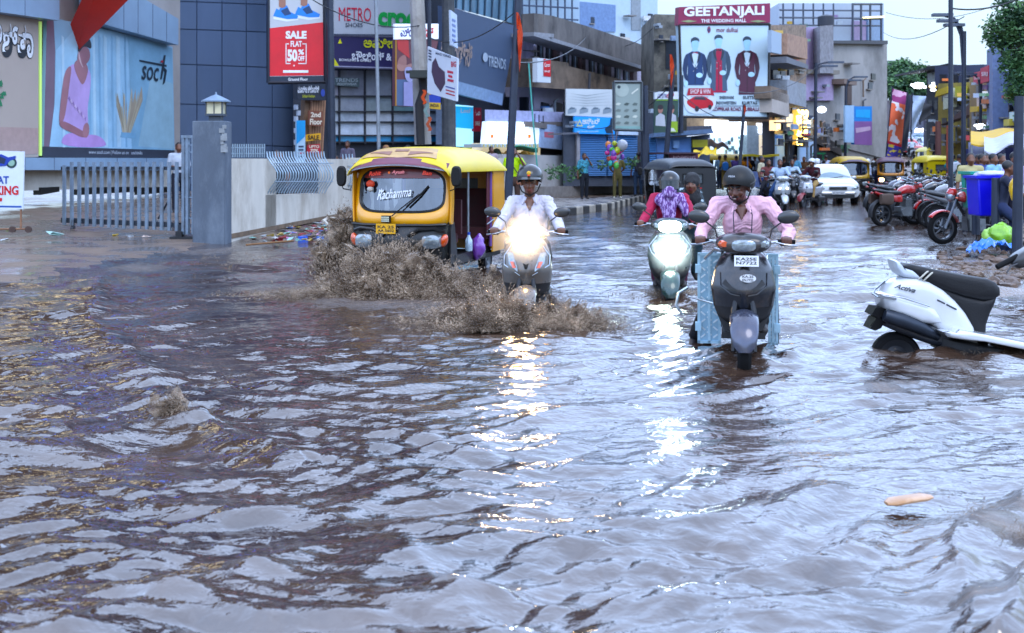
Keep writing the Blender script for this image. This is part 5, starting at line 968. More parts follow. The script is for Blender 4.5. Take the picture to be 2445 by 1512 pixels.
tree('dense dark green tree between the concrete building and the bend', (W(2165, 300, 112).x, 112, 3), [(W(2140, 195, 110), 2.2), (W(2170, 180, 112), 2.4), (W(2200, 192, 113), 2.1), (W(2125, 215, 109), 1.9), (W(2160, 215, 109), 2.4), (W(2195, 222, 110), 2.), (W(2120, 175, 112), 1.5), (W(2150, 165, 112), 1.5)], 700, .20, seed=2)
tree('large green tree leaning in from the top right corner', (15.5, 34, .1), [(W(2440, 20, 33), 1.0), (W(2400, 70, 33), .75), (W(2375, 92, 33.4), .45), (W(2440, 110, 33), 1.0), (W(2418, 160, 33), .6), (W(2445, 210, 33), .7), (W(2425, 225, 33), .45), (W(2470, 60, 33), 1.1), (W(2480, 170, 33), 1.0), (W(2415, 40, 33), .55)], 2600, .065, seed=5)
for k, (a, b_, q, lab) in enumerate(((1322, 412, .5, 'small bushy shrub before the dark grille'), (1365, 415, .55, 'leafy shrub near the right end of the dark grille'), (1500, 390, .4, 'low shrub on the planter wall behind the backpacker'), (1438, 393, .35, 'low shrub beside the khaki man'))):
    c = W(a, b_, 42.5 + k); tree(lab, (c.x, c.y, c.z - .5), [(c, q), (c + V((.3, 0, .15)), q * .6)], 900, .07, False, 20 + k, 'shrub', 'shrub')
# far roof and hill behind
hr = E('far_roof', (0, 0, 0), 0, 'dark tiled roof showing above the far tree', 'roof'); mb = MB(); mb.poly([W(2110, 165, 125), W(2185, 165, 125), W(2172, 145, 125), (W(2110, 145, 125))], (0, 8, 0)); mb.build('tiles', M('#3a4048', .8), hr)
fb_ = E('far_house', (0, 0, 0), 0, 'row of dim house fronts closing the far end of the street', 'building'); mb = MB(); bdf = Bd(2090, 135, 2330, 128); bdf.quad(mb, [(2100, 400), (2330, 400), (2330, 235), (2100, 240)], 0, 6); mb.build('wall', M('#4c5468', .8, var=.35, scale=.25, dirt='#8c7f78', dirt_amt=.5), fb_)
for k in range(14): mb = MB(); a = 2108 + k * 15; b_ = rr.uniform(262, 330); bdf.rect(mb, a, b_, a + rr.uniform(6, 11), b_ + rr.uniform(5, 12), .3, .2); mb.build('sign_panel', EM(rr.choice(['#ffe2b0', '#d8e8ff', '#8fb0d8', '#c85a4c', '#b8c4d0']), .35) if k % 3 else EM('#e8f2ff', 2.), fb_)
for k_, nm in enumerate(rbo):
    bd, o = rbo[nm]; q_ = [z for z in RB if z[0] == nm][0]; clutter(bd, o, q_[2] + 3, min(q_[3], 2440) - 12, (q_[4] + 12, q_[4] + 6), (350, 345), 22, .1, 40 + k_, None, .5)
# ---- poles, flags, street lamps, wires
def pole(label, u0, v0, u1, v1, Y_, r_, mat=DARKPOLE, nm='pole', cat='pole', extra=None, n_=10):
    o = E(nm, (0, 0, 0), 0, label, cat); mb = MB(); mb.tube([W(u1, v1, Y_), W((u0 + u1) / 2, (v0 + v1) / 2, Y_), W(u0, v0, Y_)], [r_, r_ * .93, r_ * .86], n_); mb.build('shaft', mat, o); return o
def flag(par, label, pts, Y_):
    o = E('flag', (0, 0, 0), 0, label, 'flag', 'orange flags tied to the poles'); mb = MB(); a = pts
    mb.shell(lambda s_, t_: W(a[0][0] + (a[1][0] - a[0][0]) * t_ + s_ * a[2] * (1 - abs(2 * t_ - .7) * .7), a[0][1] + (a[1][1] - a[0][1]) * t_, Y_ - .12) + V((0, -.05 * math.sin(t_ * 14 + s_ * 5), 0)), 5, 14, (0, .015, 0)); mb.build('cloth', M('#c9502a', .7), o)
pole('dark slanting steel pole before the lime shirted man', 1241, -60, 1213, 478, 27, .098); flag(0, 'long orange pennant tied high on the slanting pole', ((1232, 30), (1240, 172), 14), 27)
pole('black square post of the sale billboard', 786, -60, 793, 400, 34, .12)
pole('thin pale steel mast left of the autorickshaw roof', 896, -60, 905, 380, 30, .05, STEEL)
cp = pole('rough concrete electricity pole right of the lit board', 993, -60, 1010, 345, 36, .26, CONC, 'electricity_pole'); pole('dark tarred electricity pole behind the tilted hoarding', 1070, -60, 1072, 360, 35.5, .22, M('#3b3f44', .8, dirt='#5a5a58'), 'electricity_pole')
pole('thin dark post between the two electricity poles', 1024, -40, 1026, 200, 35.8, .07)
mb = MB(); mb.tube([W(1005, 345, 35.6), W(1001, 250, 35.6), W(1012, 215, 35.6), W(1007, 170, 35.6)], .13, 7); mb.build('cable_bundle', M('#2b2a2c', .8, bump=.6), cp)
mb = MB(); mb.box(W(1016, 178, 35.3), (.9, .5, .22)); mb.box(W(1018, 172, 35.2), (1.2, .12, .08)); mb.build('bracket', M('#2c3230', .7), cp)
for k in range(3):
    mb = MB(); mb.shell(lambda s_, t_: W(1008 + k * 6 + s_ * 8, 215 + k * 32 + t_ * 34, 35.2) + V((.04 * math.sin(t_ * 9), 0, 0)), 3, 6, (0, .03, 0)); mb.build('tied_cloth', M(['#c4532e', '#7a8f8c', '#a8543a'][k], .8), cp)
pole('slanting dark pole with a flag left of the blue kiosk', 1608, 150, 1588, 408, 43, .10); flag(0, 'orange pennant in front of the mossy building', ((1599, 130), (1602, 212), 10), 43)
pole('black post beside the green framed poster', 1627, 180, 1626, 318, 44.4, .09)
pole('black post carrying the grey green board', 1538, 205, 1541, 430, 42, .16)
pole('thin mast crossing the wedding billboard', 1777, 250, 1764, 430, 40, .06); flag(0, 'small red flag on the thin mast', ((1776, 252), (1777, 275), 6), 40)
def lamp_pole(label, u_, vt, vb, Y_, r_, arms):
    o = pole(label, u_, vt, u_ - 2, vb, Y_, r_, DARKPOLE, 'street_lamp', 'street lamp')
    for (a, b_, c, d_) in arms:
        mb = MB(); pts = [W(a, b_, Y_), W(a + (c - a) * .15, b_ + (d_ - b_) * .7, Y_), W(a + (c - a) * .45, b_ + (d_ - b_) * .95, Y_), W(c, d_, Y_)]; mb.tube(pts, r_ * .55, 6); mb.build('arm', DARKPOLE, o)
        mb = MB(); p = W(c, d_, Y_); mb.box(p + V((0, 0, .0)), (.7 * (1 if Y_ > 40 else .8), .22, .08)); mb.build('lamp_head', M('#4a5464', .5), o)
pole('thick dark lamp pole left of the red motorcycles', 2270, -60, 2270, 528, 24, .052, nm='street_pole')
lamp_pole('tall street lamp with two arms right of the thick pole', 2302, 75, 440, 34, .07, ((2302, 108, 2262, 50), (2302, 116, 2278, 60), (2302, 200, 2250, 36)))
lamp_pole('farther street lamp between the red sign and yellow houses', 2342, 190, 400, 48, .07, ((2342, 215, 2310, 178), (2342, 222, 2302, 174)))
lamp_pole('street lamp with curved double arm before the concrete building', 1948, 150, 430, 52, .08, ((1948, 165, 1995, 149), (1948, 172, 1980, 158)))
lamp_pole('street lamp with curved arm in front of the poster board', 2020, 205, 420, 62, .08, ((2020, 215, 2055, 184), (2020, 222, 2040, 192)))
pole('thin rusty pole by the dark banner', 2240, 290, 2240, 440, 60, .16, M('#5a3a38', .7)); pole('second black post close to the right picture edge', 2434, 230, 2428, 622, 17.2, .075)
pole('thin post holding the orange cloth', 2262, 300, 2262, 440, 46, .05, M('#8f4a38', .6)); pole('thin post at the left of the blue bin people', 2376, 60, 2378, 380, 50, .05, M('#6a5a5c', .6))
wr = E('overhead_cable', (0, 0, 0), 0, 'thin black overhead cables crossing above the street', 'cable')
for a, b_, Ya, c, d_, Yb, sg_ in ((1530, 205, 42, 1600, 195, 43, .3), (1360, 300, 45, 1590, 216, 43, .6), (2115, 30, 70, 2445, -20, 60, .8), (2110, 78, 70, 2302, 40, 34, .5), (1240, 150, 27, 1420, 60, 60, .5), (1470, 110, 60, 1565, 60, 50, .3), (1026, 90, 36, 1240, 20, 27, .4), (1010, 60, 36, 700, -30, 30, .4), (1765, 220, 40, 1950, 160, 52, .4), (1625, 220, 44, 1765, 285, 40, .3), (2115, 240, 75, 2268, 226, 70, .6), (2270, 20, 24, 2500, -40, 24, .2)):
    p0, p1 = W(a, b_, Ya), W(c, d_, Yb); mb = MB(); mb.tube([p0.lerp(p1, k / 12) - V((0, 0, sg_ * 4 * (k / 12) * (1 - k / 12))) for k in range(13)], .016, 4); mb.build('wire', M('#1c2028', .6), wr)
# ================================================================ PEOPLE
SKIN = M('#64402f', .5, var=.1, scale=14); SKIND = M('#5f3a2e', .5, var=.12, scale=14); HAIR = M('#141216', .55, var=.3, scale=60, stretch=(4, 4, 1)); HELM = M('#0b0d0f', .3, coat=.35, var=.15, spec=.4); SHOE = M('#231f20', .6); NOFOLD = [SKIN, SKIND, HAIR, SHOE]
def cloth(c, wr=.5): return M(c, .85, var=.10, scale=7, bump=wr, bscale=9., spec=.2)
class Body:
    def __init__(s): s.p = []
    def c(s, p0, p1, r0, r1, m, k=1.): s.p.append(('c', V(p0), V(p1), r0, r1, m, k))
    def e(s, c, r, m, rot=None): s.p.append(('e', V(c), V(r), 0, 0, m, rot))
    def build(s, name, vox, parent=None, smooth_it=2):
        mb = MB()
        for q in s.p:
            if q[0] == 'c': mb.caps(q[1], q[2], q[3], q[4], 12, None, 1 if q[6] != 1 else None, q[6])
            else: mb.ell(q[1], q[2], 14, 10, None, q[6])
        me = mb.mesh('tmp', [SKIN], False); o = bpy.data.objects.new('tmp', me); COL.objects.link(o)
        md = o.modifiers.new('r', 'REMESH'); md.mode = 'VOXEL'; md.voxel_size = vox; md.use_smooth_shade = True
        if smooth_it: m2 = o.modifiers.new('s', 'SMOOTH'); m2.iterations = smooth_it; m2.factor = .5
        bpy.context.view_layer.update()
        ev = o.evaluated_get(bpy.context.evaluated_depsgraph_get()); nm = bpy.data.meshes.new_from_object(ev)
        bpy.data.objects.remove(o); bpy.data.meshes.remove(me)
        mats = []; [mats.append(q[5]) for q in s.p if q[5] not in mats]
        nm.materials.clear()
        for m in mats: nm.materials.append(m)
        nf = len(nm.polygons); C = np.zeros(nf * 3, np.float32); nm.polygons.foreach_get('center', C); C = C.reshape(-1, 3)
        best = np.full(nf, 1e9); idx = np.zeros(nf, np.int32)
        for q in s.p:
            if q[0] == 'c':
                a = np.array(q[1]); d = np.array(q[2]) - a; L2 = max(1e-8, d @ d); t = np.clip(((C - a) @ d) / L2, 0, 1); w = C - a - t[:, None] * d
                w[:, 1] /= q[6]; D = np.linalg.norm(w, axis=1) - (q[3] + (q[4] - q[3]) * t)
            else:
                r_ = np.array(q[2]); w = C - np.array(q[1])
                if q[6] is not None: w = w @ np.array(q[6])
                D = (np.linalg.norm(w / r_, axis=1) - 1) * r_.mean()
            m_ = D < best; best = np.where(m_, D, best); idx[m_] = mats.index(q[5])
        nm.polygons.foreach_set('material_index', idx); nm.shade_smooth()
        if vox < .014:                                                  # folds in the cloth
            skin_ = [i for i, m in enumerate(mats) if m.name.startswith('surface') and m in NOFOLD]; fold = set()
            for p in nm.polygons:
                if p.material_index not in skin_: fold.update(p.vertices)
            nv = len(nm.vertices); NN = np.zeros(nv * 3, np.float32); nm.vertices.foreach_get('normal', NN); NN = NN.reshape(-1, 3); CO = np.zeros(nv * 3, np.float32); nm.vertices.foreach_get('co', CO); CO = CO.reshape(-1, 3)
            for i in fold:
                q = V(CO[i]); w_ = NZ.noise(V((q.x * 7, q.y * 7, q.z * 5))); f_ = 1 - abs(NZ.noise(V((q.x * 11 + w_ * 3, q.y * 9, q.z * 19 + w_ * 4)))) * 2.2; CO[i] += NN[i] * (.0085 * f_ - .003)
            nm.vertices.foreach_set('co', CO.ravel()); nm.name = name
        o = bpy.data.objects.new(name, nm); COL.objects.link(o)
        if parent is not None: o.parent = parent
        return o
def head(b, c, skin, hair, yaw=0, pitch=0, det=False, scarf=None, s=1., beard=None):
    NOFOLD.extend([skin, beard]); Rm = (Matrix.Rotation(R(yaw), 3, 'Z') @ Matrix.Rotation(R(pitch), 3, 'X')); c = V(c); T = lambda x, y, z: c + Rm @ (V((x, y, z)) * s)
    b.e(T(0, .012, .03), (.078 * s, .096 * s, .095 * s), skin, Rm); b.e(T(0, -.03, -.035), (.062 * s, .07 * s, .085 * s), skin, Rm); b.e(T(0, -.045, -.088), (.042 * s, .045 * s, .032 * s), beard or skin, Rm)
    b.c(T(0, -.094, .0), T(0, -.110, -.035), .010 * s, .016 * s, skin); b.c(T(-.013, -.1, -.04), T(.013, -.1, -.04), .010 * s, .010 * s, skin)
    for q in (-1, 1): b.e(T(q * .08, .005, -.015), (.014 * s, .02 * s, .032 * s), skin, Rm); b.e(T(q * .042, -.072, -.035), (.022 * s, .022 * s, .026 * s), skin, Rm)
    if det:
        LIP = M('#5e2f2c', .45); NOFOLD.append(LIP); b.c(T(-.022, -.094, -.070), T(.022, -.094, -.070), .0075, .0075, LIP)
        b.c(T(-.018, -.091, -.080), T(.018, -.091, -.080), .0075, .0075, LIP)
        for q in (-1, 1): b.c(T(q * .015, -.090, .022), T(q * .050, -.080, .024), .008, .006, HAIR)
        if beard: b.c(T(-.022, -.099, -.058), T(.022, -.099, -.058), .006, .006, HAIR)
    if scarf: b.e(T(0, .02, .03), (.098 * s, .112 * s, .11 * s), scarf, Rm); b.c(T(0, .03, -.05), T(0, .03, -.18), .09 * s, .11 * s, scarf, 1.)
    elif hair: b.e(T(0, .026, .048), (.087 * s, .098 * s, .09 * s), hair, Rm)
    return Rm
def hand(b, w, dirn, skin, grip=None, side=1, det=True):
    w = V(w)
    if grip is not None and det:
        g_ = V(grip); b.e(g_ + V((0, .022, .026)), (.040, .040, .020), skin); b.c(w, g_ + V((0, .03, .02)), .028, .027, skin)
        for i, L in enumerate((.9, 1., .95, .8)):
            x = (-.033 + .022 * i) * -side; a = g_ + V((x, .0, .034)); p1 = g_ + V((x, -.032 * L, .024)); p2 = g_ + V((x, -.034 * L, -.012)); p3 = g_ + V((x, -.010, -.028))
            b.c(a, p1, .0105, .010, skin); b.c(p1, p2, .010, .009, skin); b.c(p2, p3, .009, .008, skin)
        b.c(g_ + V((-side * .045, .03, .012)), g_ + V((-side * .05, -.004, -.012)), .0125, .011, skin); b.c(g_ + V((-side * .05, -.004, -.012)), g_ + V((-side * .036, -.024, -.026)), .011, .009, skin)
    elif grip is not None: b.c(w, V(grip), .032, .035, skin)
    else:
        d = V(dirn).normalized(); e_ = w + d * .08; b.c(w, e_, .028, .036, skin, 1)
        if det:
            sx = d.cross(V((0, 1, 0))).normalized()
            for i in range(4): p0 = e_ + sx * (-.027 + .018 * i); p1 = p0 + d * .045 + V((0, -.012, 0)); b.c(p0, p1, .0095, .009, skin); b.c(p1, p1 + d * .03 + V((0, -.02, 0)), .009, .008, skin)
            b.c(w + d * .03 + V((0, -.02, 0)), w + d * .075 + V((0, -.05, 0)), .012, .010, skin)
        else: b.c(e_, e_ + d * .06, .03, .02, skin)
def make_body(J, shirt, pants, skin=SKIN, hair=HAIR, long_=False, vox=.03, det=False, yaw=0, pitch=0, scarf=None, shoe=SHOE, fat=1., skirt=None, grips=None, name='body', parent=None, beard=None, shorts=False, collar=False, lean=.70):
    b = Body(); P = {k: V(q) for k, q in J.items()}
    pel, ch, nk, hd = P['pelvis'], P['chest'], P['neck'], P['head']; wst = pel.lerp(ch, .45)
    b.c(pel + V((0, 0, -.02)), wst, .150 * fat, .142 * fat, shirt, .78); b.c(wst, ch, .145 * fat, .165 * fat, shirt, lean); b.c(pel + V((0, 0, -.06)), pel, .148 * fat, .15 * fat, pants, .8)
    b.c(P['shl'], P['shr'], .072, .072, shirt, .9); b.c(ch, ch.lerp(nk, .75), .15, .085, shirt, .75); b.c(nk + V((0, .01, -.06)), hd + V((0, .015, -.04)), .056, .052, skin)
    if collar:
        for q in (-1, 1): b.c(nk + V((q * .055, .03, .015)), nk + V((q * .05, -.055, -.02)), .016, .014, shirt); b.c(nk + V((q * .05, -.06, -.02)), nk + V((q * .075, -.095, -.075)), .016, .008, shirt)
        b.c(nk + V((0, -.07, -.05)), nk + V((0, -.115, -.13)), .042, .008, skin, .5)
    for s_, q in (('l', -1), ('r', 1)):
        sh_, el_, wr_ = P['sh' + s_], P['el' + s_], P['wr' + s_]
        if long_: b.c(sh_, el_, .066, .052, shirt); b.c(el_, wr_.lerp(el_, .08), .053, .041, shirt); b.c(el_, wr_, .036, .026, skin)
        else: b.c(sh_, sh_.lerp(el_, .85), .068, .060, shirt); b.c(sh_, el_, .045, .040, skin); b.c(el_, wr_, .041, .027, skin)
        gr = (grips or {}).get(s_); hand(b, wr_, (wr_ - el_), skin, gr, q, det)
        hp, kn, an, to = P['hi' + s_], P['kn' + s_], P['an' + s_], P['to' + s_]
        b.c(hp, kn, .095 * fat, .072, pants); b.c(kn, an.lerp(kn, .55 if shorts else .06), .068, .058 if not shorts else .07, pants); b.c(kn, an, .05, .036, skin)
        b.c(an + V((0, .03, -.02)), to, .042, .034, shoe)
    if skirt: b.c(pel, (P['anl'] + P['anr']) / 2 + V((0, 0, .12)), .15, .20, skirt, .75)
    Rm = head(b, hd, skin, hair, yaw, pitch, det, scarf, 1., beard)
    o = b.build(name, vox, parent, 1 if vox < .01 else 2)
    if det:
        for q in (-1, 1):
            mb = MB(); mb.ell(hd + Rm @ V((q * .032, -.081, -.002)), (.0115, .0115, .0065), 12, 8, M('#6d625a', .2, var=.05)); mb.ell(hd + Rm @ V((q * .032, -.0905, -.002)), (.0058, .004, .0055), 10, 6, M('#17100e', .1)); mb.build('eye', None, o)
    return o
def stand_pose(h=1.68, stride=.06, arm='down', fold=0):
    k = h / 1.7; J = dict(pelvis=(0, 0, .93), chest=(0, 0, 1.27), neck=(0, .01, 1.44), head=(0, -.01, 1.585), shl=(-.185, 0, 1.39), shr=(.185, 0, 1.39), hil=(-.09, 0, .90), hir=(.09, 0, .90))
    J.update(knl=(-.11, -.03 - stride, .49), knr=(.11, -.03 + stride, .49), anl=(-.12, .02 - stride * 1.6, .08), anr=(.12, .02 + stride * 1.4, .08), tol=(-.14, -.14 - stride * 1.6, .035), tor=(.14, -.14 + stride * 1.4, .035))
    J.update(ell=(-.25, .03, 1.12), elr=(.25, .03, 1.12), wrl=(-.27, -.05, .88), wrr=(.27, -.05, .88))
    if arm == 'phone': J.update(elr=(.30, -.10, 1.20), wrr=(.12, -.14, 1.48))
    if arm == 'bent': J.update(ell=(-.24, .0, 1.12), wrl=(-.12, -.22, 1.12), elr=(.24, .0, 1.12), wrr=(.12, -.22, 1.12))
    if arm == 'back': J.update(elr=(.27, .08, 1.14), wrr=(.12, .16, .98), ell=(-.27, .08, 1.14), wrl=(-.12, .16, .98))
    if arm == 'hip': J.update(ell=(-.34, .05, 1.14), wrl=(-.17, -.05, .98))
    return {a: (x * k, y * k, z * k) for a, (x, y, z) in J.items()}
def person(label, u, v, Y, rz, shirt, pants, h=1.68, z=None, group='pedestrians on the pavement', **kw):
    """standing figure; feet at photo height v unless z is given"""
    arm = kw.pop('arm', 'down'); stride = kw.pop('stride', .06); p = W(u, v, Y)
    if z is not None: p.z = z
    J = stand_pose(h, stride, arm); o = make_body(J, cloth(shirt) if isinstance(shirt, str) else shirt, cloth(pants), name='person', **kw); o.location = p; o.rotation_euler = (0, 0, R(rz)); tag(o, label, 'person', group)
    return o
def seat_pose(lean=0., knee=.17, foot=None, dz=0., head_dx=0., shw=.19, elw=.30):
    J = dict(pelvis=(0, .27, .87), chest=(0, .20 - lean, 1.19), neck=(head_dx * .5, .17 - lean * 1.3, 1.375), head=(head_dx, .12 - lean * 1.6, 1.515), shl=(-shw, .19 - lean, 1.315), shr=(shw, .19 - lean, 1.315), hil=(-.10, .25, .86), hir=(.10, .25, .86))
    J.update(knl=(-knee, -.12, .76), knr=(knee, -.12, .76), anl=(-.15, -.14, .38), anr=(.15, -.14, .38), tol=(-.16, -.30, .34), tor=(.16, -.30, .34))
    J.update(ell=(-elw, .02, 1.10), elr=(elw, .02, 1.10), wrl=(-.335, -.17, 1.035), wrr=(.335, -.17, 1.035))
    if foot == 'l': J.update(knl=(-.30, .0, .62), anl=(-.36, .08, .14), tol=(-.38, -.06, .05))
    if foot == 'both': J.update(knl=(-.28, -.0, .62), anl=(-.38, .10, .12), tol=(-.40, -.04, .03), knr=(.28, .0, .62), anr=(.34, .10, .12), tor=(.38, -.04, .03))
    return J
def helmet(par, c, Rm, mat=HELM, peak=True, open_=True, visor=None, s=1.):
    """open faced helmet: dome shell, brim and peak"""
    c = V(c); T = lambda q: c + Rm @ (V(q) * s); mb = MB()
    def fn(a, b_):
        th = 2 * PI * b_; front = max(0, -math.sin(th)) ; low = -.35 - .12 * (1 - front) - (0 if front < .3 else 0); low = low + .55 * front ** 1.2
        ph = PI / 2 - (PI / 2 - low) * a; return T((.128 * math.cos(ph) * math.cos(th), .015 + .145 * math.cos(ph) * math.sin(th), .045 + .125 * math.sin(ph)))
    mb.shell(fn, 14, 32, (0, 0, -.006), None); o = mb.build('helmet', mat, par, angle=60)
    if peak:
        mb = MB(); mb.shell(lambda a, b_: T(((.105 + .02 * a) * math.cos(PI * (1.12 + .76 * b_)), .0 + (.135 + .055 * a) * math.sin(PI * (1.12 + .76 * b_)), .075 - .02 * a - .015 * abs(2 * b_ - 1))), 4, 16, (0, 0, -.006)); mb.build('peak', mat, o)
    if visor:
        mb = MB(); mb.shell(lambda a, b_: T((.125 * math.cos(PI * (1.15 + .7 * b_)) , .005 + .15 * math.sin(PI * (1.15 + .7 * b_)), .07 - .1 * a)), 6, 16, (0, .003, 0)); mb.build('visor', visor, o)
    mb = MB()
    for q in (-1, 1): mb.tube([T((q * .105, -.01, -.02)), T((q * .075, -.03, -.09)), T((0, -.045, -.135))], .007, 5)
    mb.build('strap', M('#1b1b1e', .8), o)
    mb = MB(); mb.lathe([(0, .1)], n=3) if False else mb.tube([T((.129 * math.cos(a_), .015 + .146 * math.sin(a_), .035)) for a_ in [R(20 - k * 11.) for k in range(-1, 21)] if math.sin(a_) > -.5], .006, 5); mb.build('rim', M('#0f1114', .5), o)
    return o
# ================================================================ VEHICLES
def wheel(par, c, r, w, spokes=0, rimc=None, name='wheel'):
    o = E(name, c); o.parent = par; mb = MB(); mb.lathe([(-w * .5, r * .72), (-w * .52, r * .88), (-w * .3, r * .98), (0, r), (w * .3, r * .98), (w * .52, r * .88), (w * .5, r * .72), (-w * .5, r * .72)], (0, 0, 0), 'x', 36); mb.build('tyre', RUBBER, o)
    mb = MB(); m_ = rimc or M('#6a6d72', .35, metal=.7)
    if spokes:
        mb.lathe([(-w * .4, r * .62), (-w * .45, r * .74), (w * .45, r * .74), (w * .4, r * .62), (-w * .4, r * .62)], (0, 0, 0), 'x', 36); mb.lathe([(-.06, .01), (-.06, .04), (.06, .04), (.06, .01)], (0, 0, 0), 'x', 16)
        for k in range(spokes): a = 2 * PI * k / spokes; mb.tube([(0, .03 * math.cos(a), .03 * math.sin(a)), (0, r * .66 * math.cos(a), r * .66 * math.sin(a))], [.016, .012] if spokes < 8 else [.004, .004], 5)
    else: mb.lathe([(-w * .3, .02), (-w * .45, .06), (-w * .2, r * .45), (-w * .45, r * .74), (w * .45, r * .74), (w * .2, r * .45), (w * .45, .06), (w * .3, .02)], (0, 0, 0), 'x', 28)
    mb.build('rim', m_, o); return o
def plate(par, c, w, h, lines, bg='#d8dade', fg='#1c1e24', tilt=0, name='number_plate', ex=None):
    c = V(c); Rm = Matrix.Rotation(R(tilt), 3, 'X'); o_ = MB(); o_.box(c, (w, .006, h), rot=Rm); o = o_.build(name, M(bg, .4, var=.05), par)
    mb = MB(); n = len(lines)
    for i, t_ in enumerate(lines):
        hh = h * .72 / n; z0 = h / 2 - h * .14 - (i + 1) * hh + hh * .1; put_text(mb, t_, c + Rm @ V((-w * .42, -.0045, z0)), Rm @ V((w * .84, 0, 0)), Rm @ V((0, 0, hh * .8)), M(fg, .5, var=0), .03)
    mb.build('lettering', None, o, smooth=False); return o
def itp(t, xs, ys): return float(np.interp(t, xs, ys))
def scooter(label, loc, rz, col, style='grey', group='scooters wading through the flood', head_on=None, apron_on=None, fendc=None, low=None, simple=False, rot=None, light_col='#fff2d0', lit=30.):
    r0 = E('scooter', loc, rz, label, 'scooter', group, rot); PT = M(col, .28, metal=.35, coat=.6, var=.14, scale=3., dirt='#6a5646', dirt_amt=.38) if isinstance(col, str) else col; LOW = low or M('#17191d', .45); FN = fendc or PT
    wheel(r0, (0, -.62, .22), .22, .10); wheel(r0, (0, .62, .22), .22, .11)
    mb = MB(); mb.shell(lambda a, b_: (lambda t_, x: (x * .108 * math.sqrt(max(.10, 1 - abs(2 * a - 1.05) ** 3.2)), -.62 + (.265 + .02 * (1 - x * x)) * math.cos(t_), .235 + (.265 + .045 * (1 - x * x) ) * math.sin(t_) ))(R(42 + 132 * a), 2 * b_ - 1), 18, 10, (0, 0, -.012)); mb.build('front_fender', FN, r0, angle=60)
    mb = MB()
    for q in (-1, 1): mb.tube([(q * .075, -.62, .22), (q * .075, -.52, .52), (q * .04, -.45, .7)], .022, 8)
    mb.tube([(0, -.45, .6), (0, -.34, 1.0)], .045, 10); mb.build('fork', M('#2a2c30', .5, metal=.5), r0)
    WX = [0, .12, .3, .55, .8, .93, 1]; WY = {'grey': [.16, .20, .235, .250, .225, .19, .15], 'dark': [.15, .19, .23, .25, .23, .19, .14], 'green': [.13, .18, .23, .255, .235, .19, .14]}.get(style, [.15, .19, .23, .25, .22, .18, .14])
    ap = lambda s_, t_, off=0.: (itp(s_, WX, WY) * (2 * t_ - 1), itp(s_, [0, .15, .5, .8, 1], [-.36, -.47, -.535, -.50, -.42]) - off + .15 * abs(2 * t_ - 1) ** 2.2 - (.022 * max(0, 1 - abs(2 * t_ - 1) * 2.6) if s_ > .2 else 0), .36 + .60 * s_)
    mb = MB(); mb.shell(lambda a, b_: ap(.30 + .70 * a if style != 'none' else a, b_), 20, 20, (0, .03, 0)); mb.build('apron', PT, r0, angle=50)
    mb = MB(); mb.shell(lambda a, b_: ap(.31 * a, b_, -.012), 8, 16, (0, .03, 0)); mb.loft([(-.42, 0, .50, .08, .10, 2.5), (-.30, 0, .5, .12, .16, 2.5)], 14); mb.build('lower_nose', LOW, r0, angle=60)
    mb = MB(); mb.shell(lambda a, b_: ((itp(a, WX, WY) + .0) * (2 * b_ - 1) * .95, -.33 + .03 * a, .34 + .6 * a), 8, 4, (0, .03, 0)); mb.box((0, -.08, .30), (.34, .50, .05)); mb.build('leg_shield', M('#1c1d20', .6), r0)
    mb = MB(); z0 = 1.03; mb.loft([(-.535, 0, z0 - .01, .10, .035, 2.4), (-.52, 0, z0 - .005, .15, .062, 2.4), (-.48, 0, z0, .195, .08, 2.3), (-.40, 0, z0 + .005, .215, .085, 2.3), (-.32, 0, z0 + .01, .17, .07, 2.3), (-.28, 0, z0, .1, .05, 2)], 28); mb.build('handlebar_cover', PT, r0)
    if style == 'pink':
        q = [(-.085, -.545, 1.045), (.085, -.545, 1.045), (.095, -.545, 1.0), (.055, -.55, .965), (-.055, -.55, .965), (-.095, -.545, 1.0)]
    lensm = EM(light_col, lit) if head_on else GLASSY
    mb = MB(); k_ = 1.3 if head_on else 1.; mb.loft([(-.56, 0, z0 - .008, .06 * k_, .028 * k_, 2.6), (-.548, 0, z0 - .008, .092 * k_, .044 * k_, 2.8), (-.50, 0, z0 - .005, .105 * k_, .052 * k_, 2.8)], 22); mb.build('headlight', lensm, r0)
    for q in (-1, 1):
        mb = MB(); mb.loft([(-.525, q * .145, z0 + .0, .028, .02, 2.2), (-.50, q * .15, z0, .042, .032, 2.2), (-.46, q * .155, z0, .045, .035, 2.2)], 14); mb.build('indicator', GLASSY if (style == 'pink' and q > 0) or style != 'pink' else AMBER, r0)
        mb = MB(); mb.tube([(q * .12, -.33, 1.02), (q * .22, -.29, 1.035), (q * .27, -.265, 1.04)], .014, 7); mb.build('handlebar', CHROME, r0)
        mb = MB(); mb.tube([(q * .265, -.267, 1.04), (q * .40, -.225, 1.035)], .019, 10); mb.build('grip', RUBBER, r0)
        mb = MB(); mb.tube([(q * .25, -.30, 1.035), (q * .32, -.325, 1.02), (q * .41, -.29, 1.01)], .007, 5); mb.build('brake_lever', CHROME, r0)
        mb = MB(); mb.tube([(q * .20, -.33, 1.06), (q * .22, -.34, 1.14), (q * .30, -.335, 1.20)], .007, 5); mi = mb.build('mirror', M('#1d1f22', .35), r0)
        mb = MB(); mb.ell((q * .345, -.33, 1.235), (.085, .022, .052), 18, 10, rot=Matrix.Rotation(R(-8 * q), 3, 'Y')); mb.build('mirror_shell', M('#1d1f22', .3, coat=.4), mi)
    mb = MB(); mb.loft([(.03, 0, .52, .09, .17, 3), (.2, 0, .56, .155, .19, 2.6), (.5, 0, .60, .175, .165, 2.4), (.8, 0, .67, .12, .11, 2.2), (.93, 0, .71, .04, .05, 2)], 24); mb.build('rear_body', PT, r0)
